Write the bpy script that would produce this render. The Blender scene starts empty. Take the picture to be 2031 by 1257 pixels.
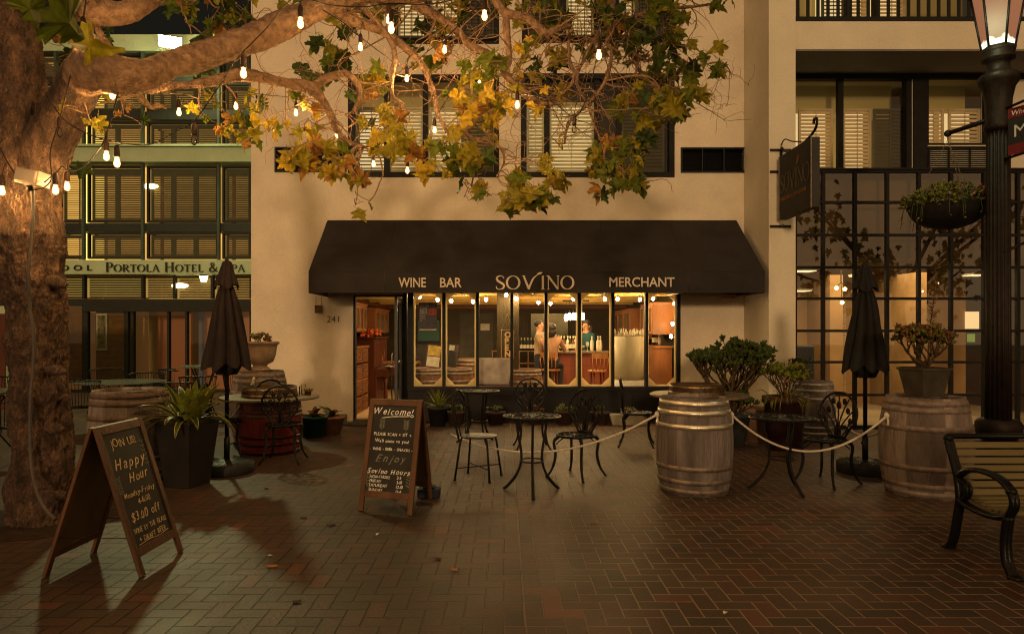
import bpy, bmesh, math, random
from mathutils import Vector, Matrix, noise
rnd = random.Random(7)
D = bpy.data
SC = bpy.context.scene
COL = SC.collection
PI = math.pi
R = math.radians
# ------------------------------------------------------------------ camera
F, CX, CY, H = 1354.0, 1000.0, 659.0, 1.49      # 24 mm lens, eye height 1.49 m
cam = D.cameras.new("camera"); cam_o = D.objects.new("camera", cam); COL.objects.link(cam_o)
cam.sensor_width = 36; cam.lens = 36 * F / 2031
cam.shift_x = 15.5 / 2031; cam.shift_y = 30.5 / 2031
cam.clip_start = 0.05; cam.clip_end = 400
cam_o.location = (0, 0, H); cam_o.rotation_euler = (PI / 2, 0, 0)
SC.camera = cam_o
# ------------------------------------------------------------------ night sky, glow of the plaza lamps behind the camera
wd = D.worlds.new("World"); SC.world = wd; wd.use_nodes = True
bg = wd.node_tree.nodes['Background']
_n = wd.node_tree.nodes; _l = wd.node_tree.links
_tc = _n.new('ShaderNodeTexCoord'); _sp = _n.new('ShaderNodeSeparateXYZ'); _l.new(_tc.outputs['Generated'], _sp.inputs[0])
_mr = _n.new('ShaderNodeMapRange'); _mr.interpolation_type = 'SMOOTHSTEP'; _mr.inputs[1].default_value = .15; _mr.inputs[2].default_value = -.55; _l.new(_sp.outputs[1], _mr.inputs[0])
_mx = _n.new('ShaderNodeMix'); _mx.data_type = 'RGBA'; _l.new(_mr.outputs[0], _mx.inputs[0])
_mx.inputs[6].default_value = (.010, .009, .006, 1); _mx.inputs[7].default_value = (.55, .322, .148, 1)   # street glow of the plaza on the camera's side
_l.new(_mx.outputs[2], bg.inputs[0]); bg.inputs[1].default_value = 1.0
sun = D.lights.new("plaza_glow", 'SUN'); sun.energy = 1.0; sun.angle = R(4.0); sun.color = (1.0, 0.64, 0.33)
sun_o = D.objects.new("plaza_glow", sun); COL.objects.link(sun_o)
sd = Vector((0.12, 1.0, -0.13)).normalized()
sun_o.rotation_euler = sd.to_track_quat('-Z', 'Y').to_euler()
SC.view_settings.view_transform = 'Standard'; SC.view_settings.look = 'None'
SC.view_settings.exposure = 0.0; SC.view_settings.gamma = 1.0
SC.render.engine = 'CYCLES'
cy = SC.cycles
cy.use_denoising = True; cy.denoising_prefilter = 'ACCURATE'; cy.filter_width = 1.15
cy.max_bounces = 6; cy.diffuse_bounces = 3; cy.glossy_bounces = 3; cy.transparent_max_bounces = 12; cy.transmission_bounces = 3
cy.sample_clamp_indirect = 3.0; cy.caustics_reflective = False; cy.caustics_refractive = False
# ------------------------------------------------------------------ helpers
def W(px, py, Y): return Vector(((px - CX) * Y / F, Y, H + (CY - py) * Y / F))
def XX(px, Y): return (px - CX) * Y / F
def ZZ(py, Y): return H + (CY - py) * Y / F
def GY(py): return H * F / (py - CY)

def nodes(m):
    m.use_nodes = True; nt = m.node_tree
    return nt, nt.nodes['Principled BSDF']
_mats = {}
def M(name, col, rough=.6, metal=0., var=.18, scale=6., bump=0., bscale=60., col2=None, stretch=(1, 1, 1), detail=5., spec=.22, trans=0.):
    if name in _mats: return _mats[name]
    m = D.materials.new(name); nt, b = nodes(m); N = nt.nodes; L = nt.links
    tc = N.new('ShaderNodeTexCoord'); mp = N.new('ShaderNodeMapping'); mp.inputs['Scale'].default_value = stretch
    L.new(tc.outputs['Object'], mp.inputs[0])
    nz = N.new('ShaderNodeTexNoise'); nz.inputs['Scale'].default_value = scale; nz.inputs['Detail'].default_value = detail
    L.new(mp.outputs[0], nz.inputs['Vector'])
    rp = N.new('ShaderNodeValToRGB'); rp.color_ramp.elements[0].position = .3; rp.color_ramp.elements[1].position = .7
    c2 = col2 or tuple(min(1, c * (1 + var)) for c in col)
    c1 = col if col2 else tuple(c * (1 - var) for c in col)
    rp.color_ramp.elements[0].color = (*c1, 1); rp.color_ramp.elements[1].color = (*c2, 1)
    L.new(nz.outputs[0], rp.inputs[0]); L.new(rp.outputs[0], b.inputs['Base Color'])
    b.inputs['Roughness'].default_value = rough; b.inputs['Metallic'].default_value = metal
    b.inputs['Specular IOR Level'].default_value = spec
    if bump:
        n2 = N.new('ShaderNodeTexNoise'); n2.inputs['Scale'].default_value = bscale; n2.inputs['Detail'].default_value = 6
        L.new(mp.outputs[0], n2.inputs['Vector'])
        bp = N.new('ShaderNodeBump'); bp.inputs['Strength'].default_value = min(1, bump); bp.inputs['Distance'].default_value = .02 * max(1, bump * 1.6)
        L.new(n2.outputs[0], bp.inputs['Height']); L.new(bp.outputs[0], b.inputs['Normal'])
    if trans:
        out = N['Material Output']; tr = N.new('ShaderNodeBsdfTranslucent'); mx = N.new('ShaderNodeMixShader')
        mx.inputs[0].default_value = trans; L.new(rp.outputs[0], tr.inputs[0])
        L.new(b.outputs[0], mx.inputs[1]); L.new(tr.outputs[0], mx.inputs[2]); L.new(mx.outputs[0], out.inputs[0])
    _mats[name] = m; return m
def ME(name, col, s):
    if name in _mats: return _mats[name]
    m = D.materials.new(name); nt, b = nodes(m)
    b.inputs['Base Color'].default_value = (*[c * .5 for c in col], 1)
    b.inputs['Emission Color'].default_value = (*col, 1); b.inputs['Emission Strength'].default_value = s
    _mats[name] = m; return m
def MG(name, refl=1.0, tint=(1, 1, 1), ior=1.5, rough=.0, film=0.):
    """thin glass: see-through with a Fresnel reflection"""
    if name in _mats: return _mats[name]
    m = D.materials.new(name); nt, b = nodes(m); N = nt.nodes; L = nt.links; N.remove(b)
    out = N['Material Output']
    fr = N.new('ShaderNodeFresnel'); fr.inputs[0].default_value = ior
    ml = N.new('ShaderNodeMath'); ml.operation = 'MULTIPLY'; ml.inputs[1].default_value = refl; L.new(fr.outputs[0], ml.inputs[0])
    tr = N.new('ShaderNodeBsdfTransparent'); tr.inputs[0].default_value = (*tint, 1)
    gl = N.new('ShaderNodeBsdfGlossy'); gl.inputs['Roughness'].default_value = rough
    mx = N.new('ShaderNodeMixShader'); L.new(ml.outputs[0], mx.inputs[0]); L.new(tr.outputs[0], mx.inputs[1]); L.new(gl.outputs[0], mx.inputs[2])
    last = mx
    if film:     # smeary dirt film on the pane
        tc = N.new('ShaderNodeTexCoord'); nz = N.new('ShaderNodeTexNoise'); nz.inputs['Scale'].default_value = 2.3; nz.inputs['Detail'].default_value = 8
        L.new(tc.outputs['Object'], nz.inputs['Vector'])
        mr = N.new('ShaderNodeMapRange'); mr.inputs[1].default_value = .4; mr.inputs[2].default_value = .75; mr.inputs[3].default_value = 0; mr.inputs[4].default_value = film
        L.new(nz.outputs[0], mr.inputs[0]); df = N.new('ShaderNodeBsdfDiffuse'); df.inputs[0].default_value = (.5, .46, .4, 1)
        m2 = N.new('ShaderNodeMixShader'); L.new(mr.outputs[0], m2.inputs[0]); L.new(mx.outputs[0], m2.inputs[1]); L.new(df.outputs[0], m2.inputs[2]); last = m2
    L.new(last.outputs[0], out.inputs[0])
    _mats[name] = m; return m

class MB:
    def __init__(s): s.v = []; s.f = []; s.m = []; s.sm = []
    def add(s, vs, fs, mi=0, sm=False):
        o = len(s.v); s.v += [tuple(v) for v in vs]
        for f in fs: s.f.append([i + o for i in f]); s.m.append(mi); s.sm.append(sm)
        return s
    def box(s, a, b, mi=0, mat=None):
        x0, y0, z0 = [min(p, q) for p, q in zip(a, b)]; x1, y1, z1 = [max(p, q) for p, q in zip(a, b)]
        vs = [Vector(p) for p in ((x0, y0, z0), (x1, y0, z0), (x1, y1, z0), (x0, y1, z0), (x0, y0, z1), (x1, y0, z1), (x1, y1, z1), (x0, y1, z1))]
        if mat: vs = [mat @ v for v in vs]
        return s.add(vs, [(3, 2, 1, 0), (4, 5, 6, 7), (0, 1, 5, 4), (1, 2, 6, 5), (2, 3, 7, 6), (3, 0, 4, 7)], mi)
    def bar(s, p, q, w, t, up=(0, 0, 1), mi=0):
        """rectangular bar from p to q: w across, t along 'up'"""
        p = Vector(p); q = Vector(q); d = (q - p).normalized(); u = Vector(up); x = d.cross(u)
        if x.length < 1e-4: x = d.cross(Vector((1, 0, 0)))
        x.normalize(); u = x.cross(d)
        vs = [c + x * (i * w / 2) + u * (j * t / 2) for c in (p, q) for i, j in ((-1, -1), (1, -1), (1, 1), (-1, 1))]
        return s.add(vs, [(0, 1, 2, 3), (7, 6, 5, 4), (4, 5, 1, 0), (5, 6, 2, 1), (6, 7, 3, 2), (7, 4, 0, 3)], mi)
    def tube(s, pts, r, seg=8, mi=0, cap=True, closed=False, disp=None, sm=True):
        pts = [Vector(p) for p in pts]; n = len(pts)
        rs = [r] * n if not hasattr(r, '__len__') else list(r)
        if closed: tans = [(pts[(i + 1) % n] - pts[i - 1]).normalized() for i in range(n)]
        else: tans = [(pts[min(i + 1, n - 1)] - pts[max(i - 1, 0)]).normalized() for i in range(n)]
        t = tans[0]; u = t.orthogonal().normalized(); vs = []
        for i in range(n):
            t = tans[i]; u = (u - t * u.dot(t))
            u = u.normalized() if u.length > 1e-6 else t.orthogonal().normalized()
            w = t.cross(u)
            for k in range(seg):
                a = 2 * PI * k / seg; d = u * math.cos(a) + w * math.sin(a); rr = rs[i]
                if disp: rr = rr + disp(pts[i] + d * rr, d, rs[i])
                vs.append(pts[i] + d * rr)
        fs = []
        for i in range(n if closed else n - 1):
            j = (i + 1) % n
            for k in range(seg):
                k2 = (k + 1) % seg; fs.append((i * seg + k, i * seg + k2, j * seg + k2, j * seg + k))
        s.add(vs, fs, mi, sm)
        if cap and not closed:
            o = len(s.v) - n * seg
            s.f.append([o + k for k in range(seg)][::-1]); s.m.append(mi); s.sm.append(False)
            s.f.append([o + (n - 1) * seg + k for k in range(seg)]); s.m.append(mi); s.sm.append(False)
        return s
    def lathe(s, prof, seg=24, c=(0, 0, 0), mi=0, sm=True, fn=None, capb=True, capt=True):
        c = Vector(c); vs = []
        for i, (r, z) in enumerate(prof):
            for k in range(seg):
                a = 2 * PI * k / seg; rr = fn(r, z, a) if fn else r
                vs.append(c + Vector((rr * math.cos(a), rr * math.sin(a), z)))
        fs = []
        for i in range(len(prof) - 1):
            for k in range(seg):
                k2 = (k + 1) % seg; fs.append((i * seg + k, i * seg + k2, (i + 1) * seg + k2, (i + 1) * seg + k))
        s.add(vs, fs, mi, sm); o = len(s.v) - len(prof) * seg
        if capb and prof[0][0] > 1e-4: s.f.append([o + k for k in range(seg)][::-1]); s.m.append(mi); s.sm.append(False)
        if capt and prof[-1][0] > 1e-4: s.f.append([o + (len(prof) - 1) * seg + k for k in range(seg)]); s.m.append(mi); s.sm.append(False)
        return s
    def ball(s, c, r, seg=10, rings=6, mi=0, mat=None):
        c = Vector(c); rr = r if hasattr(r, '__len__') else (r, r, r); vs = [Vector((0, 0, -1))]
        for i in range(1, rings):
            a = -PI / 2 + PI * i / rings
            for k in range(seg): b = 2 * PI * k / seg; vs.append(Vector((math.cos(a) * math.cos(b), math.cos(a) * math.sin(b), math.sin(a))))
        vs.append(Vector((0, 0, 1))); fs = []
        for k in range(seg): fs.append((0, 1 + (k + 1) % seg, 1 + k))
        for i in range(rings - 2):
            for k in range(seg): a = 1 + i * seg; k2 = (k + 1) % seg; fs.append((a + k, a + k2, a + seg + k2, a + seg + k))
        a = 1 + (rings - 2) * seg; t = len(vs) - 1
        for k in range(seg): fs.append((a + k, a + (k + 1) % seg, t))
        vs = [Vector((v.x * rr[0], v.y * rr[1], v.z * rr[2])) for v in vs]
        if mat: vs = [mat @ v for v in vs]
        return s.add([v + c for v in vs], fs, mi, True)
    def prism(s, poly, mat, t, mi=0):
        """polygon (x,y) in the frame 'mat' extruded by t along its z"""
        n = len(poly)
        vs = [mat @ Vector((x, y, 0)) for x, y in poly] + [mat @ Vector((x, y, t)) for x, y in poly]
        fs = [list(range(n))[::-1], [n + i for i in range(n)]] + [(i, (i + 1) % n, n + (i + 1) % n, n + i) for i in range(n)]
        return s.add(vs, fs, mi)
    def quad(s, a, b, c, d, mi=0): return s.add([a, b, c, d], [(0, 1, 2, 3)], mi)
    def build(s, name, mats, parent=None, bevel=0, loc=None, label=None):
        me = D.meshes.new(name); me.from_pydata([tuple(v) for v in s.v], [], s.f)
        mats = mats if isinstance(mats, (list, tuple)) else [mats]
        for m in mats: me.materials.append(m)
        me.polygons.foreach_set('material_index', s.m); me.polygons.foreach_set('use_smooth', s.sm); me.update()
        o = D.objects.new(name, me); COL.objects.link(o)
        if parent: o.parent = parent
        if loc is not None: o.location = loc
        if bevel:
            b = o.modifiers.new('bevel', 'BEVEL'); b.width = bevel; b.segments = 2; b.limit_method = 'ANGLE'; b.angle_limit = R(40)
        if label: o['label'] = label
        return o
def tag(o, label, cat, group=None, kind=None):
    if label: o['label'] = label
    if cat: o['category'] = cat
    if group: o['group'] = group
    if kind: o['kind'] = kind
    return o
def thing(name, label, cat, loc=(0, 0, 0), rz=0., group=None):
    o = D.objects.new(name, None); COL.objects.link(o); o.empty_display_size = .1
    o.location = loc; o.rotation_euler = (0, 0, rz); return tag(o, label, cat, group)
def kids(o): return [c for c in D.objects if c.parent == o]
def copy_tree(o, parent=None):
    c = o.copy(); COL.objects.link(c)
    if parent: c.parent = parent
    for k in kids(o): copy_tree(k, c)
    return c
def dup(o, loc, rz, label, group=None, scale=None):
    c = copy_tree(o); c.location = loc; c.rotation_euler = (0, 0, rz); c['label'] = label
    if group: c['group'] = group
    if scale: c.scale = scale
    return c
def crom(pts, n=6):
    """smooth a polyline of tuples (any length)"""
    out = []; P = [pts[0]] + list(pts) + [pts[-1]]
    for i in range(1, len(P) - 2):
        for k in range(n):
            t = k / n
            out.append(tuple(.5 * ((2 * b) + (c - a) * t + (2 * a - 5 * b + 4 * c - d) * t * t + (3 * b - a - 3 * c + d) * t ** 3)
                             for a, b, c, d in zip(P[i - 1], P[i], P[i + 1], P[i + 2])))
    out.append(tuple(pts[-1])); return out
def frame(o, x, y):
    """matrix with local x,y axes in world"""
    x = Vector(x).normalized(); y = Vector(y).normalized(); z = x.cross(y)
    m = Matrix.Identity(4)
    for i in range(3): m[i][0] = x[i]; m[i][1] = y[i]; m[i][2] = z[i]; m[i][3] = o[i]
    return m
def text(mb, s, size, mat, mi=0, ext=.002, align='LEFT', shear=0, offset=0, space=1.0, jit=0, sx=1.0):
    cu = D.curves.new('t', 'FONT'); cu.body = s; cu.size = size; cu.extrude = ext; cu.align_x = align; cu.shear = shear; cu.offset = offset
    cu.space_character = space; cu.resolution_u = 3
    ob = D.objects.new('t', cu); COL.objects.link(ob); bpy.context.view_layer.update()
    me = D.meshes.new_from_object(ob.evaluated_get(bpy.context.evaluated_depsgraph_get()))
    vs = [mat @ Vector((v.co.x * sx, v.co.y + (jit * math.sin(v.co.x * 37 / size * .1 + 1.3 * len(s)) if jit else 0), v.co.z)) for v in me.vertices]
    mb.add(vs, [list(p.vertices) for p in me.polygons], mi)
    D.objects.remove(ob); D.curves.remove(cu); D.meshes.remove(me)
# --- a small contrast-stroke alphabet for the painted roman capitals (x, y, pen width)
def arc(cx, cy, rx, ry, a0, a1, n, w0, w1):
    """pen thick on the sides, thin at top and bottom"""
    o = []
    for i in range(n + 1):
        a = R(a0 + (a1 - a0) * i / n); o.append((cx + rx * math.cos(a), cy + ry * math.sin(a), w0 + (w1 - w0) * abs(math.cos(a)) ** 1.3))
    return o
TK, TN = .15, .05
def serif(x, y, w=.14): return [(x - w, y, .035), (x + w, y, .035)]
GL = {
 'O': (1.02, [arc(.5, .5, .43, .46, 0, 360, 28, .045, TK)]),
 'S': (.70, [[(.60, .80, .09), (.56, .90, .05), (.44, .965, .05), (.28, .96, .08), (.14, .86, .12), (.13, .72, .14), (.24, .59, .15), (.40, .49, .15), (.56, .38, .15), (.62, .24, .14), (.54, .10, .11), (.38, .03, .06), (.22, .03, .05), (.11, .10, .07), (.08, .24, .05)]]),
 'V': (.92, [[(.06, .97, .14), (.46, .03, .15)], [(.46, .03, .07), (.86, .97, .05)], serif(.07, .98, .10), serif(.86, .98, .09)]),
 'I': (.40, [[(.2, .02, TK), (.2, .98, TK)], serif(.2, .98), serif(.2, .02)]),
 'N': (1.0, [[(.16, .02, .06), (.16, .96, .06)], [(.14, .97, .14), (.86, .04, .14)], [(.86, .02, .06), (.86, .98, .06)], serif(.1, .98, .1), serif(.16, .02, .1), serif(.86, .98, .1)]),
 'P': (.76, [[(.18, .02, TK), (.18, .98, TK)], [(.2, .95, .05), (.42, .95, .06), (.60, .88, .11), (.66, .72, .15), (.60, .56, .11), (.42, .48, .06), (.2, .48, .05)], serif(.16, .98, .13), serif(.18, .02)]),
 'R': (.88, [[(.18, .02, TK), (.18, .98, TK)], [(.2, .95, .05), (.42, .95, .06), (.60, .88, .11), (.65, .73, .15), (.58, .57, .11), (.42, .5, .06), (.2, .5, .05)], [(.40, .5, .12), (.80, .03, .15)], serif(.16, .98, .13), serif(.18, .02), serif(.84, .02, .08)]),
 'T': (.86, [[(.43, .02, TK), (.43, .96, TK)], [(.06, .95, .07), (.80, .95, .07)], [(.06, .80, .03), (.06, .96, .05)], [(.80, .80, .03), (.80, .96, .05)], serif(.43, .02)]),
 'L': (.74, [[(.18, .02, TK), (.18, .98, TK)], [(.14, .04, .07), (.66, .04, .07)], [(.66, .02, .05), (.66, .20, .03)], serif(.18, .98)]),
 'A': (.94, [[(.08, .02, .06), (.45, .97, .07)], [(.43, .98, .12), (.82, .02, .15)], [(.2, .36, .06), (.68, .36, .06)], serif(.08, .02, .1), serif(.82, .02, .12)]),
 'H': (1.0, [[(.18, .02, TK), (.18, .98, TK)], [(.80, .02, TK), (.80, .98, TK)], [(.2, .5, .06), (.78, .5, .06)], serif(.18, .98), serif(.18, .02), serif(.8, .98), serif(.8, .02)]),
 'E': (.78, [[(.18, .02, TK), (.18, .98, TK)], [(.14, .95, .07), (.64, .95, .07)], [(.18, .5, .06), (.54, .5, .06)], [(.14, .04, .07), (.68, .04, .07)], [(.64, .8, .03), (.64, .96, .05)], [(.68, .04, .05), (.68, .2, .03)]]),
 '&': (.98, [[(.84, .5, .05), (.74, .3, .06), (.56, .1, .08), (.36, .03, .10), (.18, .1, .13), (.13, .26, .14), (.22, .42, .1), (.42, .58, .07), (.54, .74, .09), (.50, .88, .09), (.38, .95, .06), (.27, .87, .1), (.27, .74, .12), (.44, .48, .13), (.66, .2, .14), (.86, .03, .1)]]),
}
def ribbon(mb, pts, mat, ext, mi=0):
    P = [Vector((p[0], p[1], 0)) for p in pts]; n = len(P); vs = []
    for i in range(n):
        d = (P[min(i + 1, n - 1)] - P[max(i - 1, 0)]); d = d.normalized() if d.length else Vector((1, 0, 0)); nn = Vector((-d.y, d.x, 0)) * pts[i][2] / 2
        vs += [mat @ (P[i] + nn), mat @ (P[i] - nn), mat @ (P[i] + nn + Vector((0, 0, ext))), mat @ (P[i] - nn + Vector((0, 0, ext)))]
    fs = []
    for i in range(n - 1):
        a = i * 4; b = a + 4; fs += [(a + 3, a + 2, b + 2, b + 3), (a, a + 1, b + 1, b), (a + 2, a, b, b + 2), (a + 1, a + 3, b + 3, b + 1)]
    fs += [(0, 2, 3, 1), ((n - 1) * 4, (n - 1) * 4 + 1, (n - 1) * 4 + 3, (n - 1) * 4 + 2)]
    mb.add(vs, fs, mi)
def roman(mb, s, x, y, h, org, ax, ay, ext=.004, track=.08, sx=1.0, mi=0, w=1.0, small=.78):
    """small-caps roman lettering; lower-case letters are drawn as small capitals"""
    k = 0
    for ch in s:
        if ch == ' ': x += h * .42 * sx; continue
        hh = h * (small if ch.islower() else 1); adv, st = GL[ch.upper()]
        for j, pl in enumerate(st):
            k += 1
            m = frame(Vector(org) + Vector(ax) * x + Vector(ay) * y, ax, ay) @ Matrix.Diagonal((hh * sx, hh, 1, 1))
            m = m @ Matrix.Translation((0, 0, .0002 * (k % 3)))
            ribbon(mb, [(a, b, c * w) for a, b, c in (crom(pl, 4) if len(pl) > 3 else pl)], m, ext, mi)
        x += (adv + track) * hh * sx
    return x
# --- walls with openings
def wall(mb, x0, x1, z0, z1, y, t, holes, mi=0):
    xs = sorted({x0, x1, *[v for h in holes for v in h[:2] if x0 < v < x1]}); zs = sorted({z0, z1, *[v for h in holes for v in h[2:] if z0 < v < z1]})
    def inh(x, z): return any(h[0] < x < h[1] and h[2] < z < h[3] for h in holes)
    for i in range(len(xs) - 1):
        for j in range(len(zs) - 1):
            a, b, c, d = xs[i], xs[i + 1], zs[j], zs[j + 1]
            if inh((a + b) / 2, (c + d) / 2): continue
            mb.quad((a, y, c), (b, y, c), (b, y, d), (a, y, d), mi); mb.quad((b, y + t, c), (a, y + t, c), (a, y + t, d), (b, y + t, d), mi)
    for (a, b, c, d) in holes:
        mb.quad((a, y, c), (a, y, d), (a, y + t, d), (a, y + t, c), mi); mb.quad((b, y, d), (b, y, c), (b, y + t, c), (b, y + t, d), mi)
        mb.quad((a, y, d), (b, y, d), (b, y + t, d), (a, y + t, d), mi)
        if c > z0: mb.quad((b, y, c), (a, y, c), (a, y + t, c), (b, y + t, c), mi)
    for (x, s) in ((x0, 1), (x1, -1)): mb.quad((x, y, z0), (x, y + t, z0), (x, y + t, z1), (x, y, z1), mi)
    mb.quad((x0, y, z1), (x1, y, z1), (x1, y + t, z1), (x0, y + t, z1), mi)
# ------------------------------------------------------------------ materials
def stucco(name, col, col2):
    m = D.materials.new(name); nt, b = nodes(m); N = nt.nodes; L = nt.links
    tc = N.new('ShaderNodeTexCoord')
    def nz(s, d=6, r=.6):
        n = N.new('ShaderNodeTexNoise'); n.inputs['Scale'].default_value = s; n.inputs['Detail'].default_value = d; n.inputs['Roughness'].default_value = r
        L.new(tc.outputs['Object'], n.inputs['Vector']); return n
    a = nz(1.6, 7, .62); rp = N.new('ShaderNodeValToRGB'); rp.color_ramp.elements[0].position = .32; rp.color_ramp.elements[1].position = .68
    rp.color_ramp.elements[0].color = (*col, 1); rp.color_ramp.elements[1].color = (*col2, 1); L.new(a.outputs[0], rp.inputs[0])
    c = nz(40, 4); r2 = N.new('ShaderNodeMapRange'); r2.inputs[1].default_value = .3; r2.inputs[2].default_value = .7; r2.inputs[3].default_value = .92; r2.inputs[4].default_value = 1.06; L.new(c.outputs[0], r2.inputs[0])
    mx = N.new('ShaderNodeVectorMath'); mx.operation = 'SCALE'; L.new(rp.outputs[0], mx.inputs[0]); L.new(r2.outputs[0], mx.inputs['Scale'])
    L.new(mx.outputs[0], b.inputs['Base Color']); b.inputs['Roughness'].default_value = .92; b.inputs['Specular IOR Level'].default_value = .2
    e = nz(55, 8, .7); f = nz(4, 3); ad = N.new('ShaderNodeMath'); ad.operation = 'MULTIPLY_ADD'; ad.inputs[1].default_value = 1.2
    L.new(f.outputs[0], ad.inputs[0]); L.new(e.outputs[0], ad.inputs[2])
    bp = N.new('ShaderNodeBump'); bp.inputs['Strength'].default_value = .55; bp.inputs['Distance'].default_value = .015
    L.new(ad.outputs[0], bp.inputs['Height']); L.new(bp.outputs[0], b.inputs['Normal'])
    _mats[name] = m; return m
stucco('cream stucco', (.61, .53, .42), (.73, .64, .50)); stucco('pale stucco', (.60, .55, .43), (.70, .63, .50))
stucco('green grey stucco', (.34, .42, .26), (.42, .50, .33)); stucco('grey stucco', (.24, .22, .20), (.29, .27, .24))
BLK = M('black metal', (.008, .008, .009), .42, .2, .3, 12, .15, 90)
IRON = M('cast iron', (.010, .009, .008), .38, .45, .4, 25, .4, 120)
FRM = M('dark window frame', (.009, .008, .007), .55, 0, .25, 10, .08, 60, spec=.15)
CRM = M('cream shutter paint', (.84, .78, .60), .55, 0, .05, 5, trans=.4)
OLV = M('olive window paint', (.045, .058, .014), .6, 0, .2, 5)
OAKG = M('weathered grey oak', (.075, .062, .058), .8, 0, 0, 6, .8, 60, col2=(.22, .188, .178), stretch=(1, 1, .18))
OAKP = M('pale weathered oak', (.115, .088, .078), .8, 0, 0, 6, .8, 60, col2=(.27, .215, .19), stretch=(1, 1, .18))
REDW = M('red stained barrel', (.12, .018, .012), .38, 0, .5, 5, .3, 50, stretch=(1, 1, .2))
DKW = M('dark barrel wood', (.05, .028, .015), .45, 0, .5, 5, .3, 50)
HOOP = M('galvanized hoop', (.42, .38, .32), .30, .9, .25, 18, .25, 60)
OAKD = M('dark stave oak', (.06, .047, .042), .8, 0, 0, 6, .8, 60, col2=(.16, .128, .115), stretch=(1, 1, .15))
HOOPD = M('dull hoop', (.20, .16, .13), .6, .6, .4, 18, .3, 60)
FRAMEW = M('brown stained frame wood', (.085, .040, .018), .5, 0, .35, 6, .35, 40, stretch=(1, 1, .2))
CHALKB = M('chalkboard', (.014, .013, .011), .6, 0, .5, 3, 0, col2=(.030, .028, .025))
CHALK = M('chalk marks', (.85, .80, .70), .9, 0, .35, 40)
CHALKY = M('yellow chalk', (.60, .46, .26), .9, 0, .35, 40)
CHALKG = M('faint chalk', (.16, .18, .13), .9, 0, .35, 40)
ROPE = M('white rope', (.60, .55, .46), .85, 0, .2, 60, .5, 200)
FABR = M('awning canvas', (.026, .022, .021), .85, 0, .2, 3, .2, 220)
UMBR = M('umbrella canvas', (.017, .011, .011), .85, 0, .2, 9, .2, 220)
UMB2 = M('umbrella canvas in charcoal', (.011, .010, .010), .85, 0, .2, 9, .2, 220)
CABLE = M('black cable', (.012, .011, .010), .6)
FILA = ME('glowing filament', (1.0, .56, .18), 12500)
BULB = D.materials.new('lit bulb glass'); _nt, _b = nodes(BULB); _nt.nodes.remove(_b)
_e = _nt.nodes.new('ShaderNodeEmission'); _e.inputs[0].default_value = (1.0, .55, .17, 1); _e.inputs[1].default_value = 7.5; _t = _nt.nodes.new('ShaderNodeBsdfTransparent'); _m = _nt.nodes.new('ShaderNodeMixShader'); _m.inputs[0].default_value = .55
_nt.links.new(_t.outputs[0], _m.inputs[1]); _nt.links.new(_e.outputs[0], _m.inputs[2]); _nt.links.new(_m.outputs[0], _nt.nodes['Material Output'].inputs[0])
CLEARB = MG('clear bulb glass', 2.2, (.9, .85, .75), 1.5, .05)
SOCK = M('bulb socket', (.03, .012, .006), .5)
GLASS = MG('window glass', 1.2, (.85, .87, .80))
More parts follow.
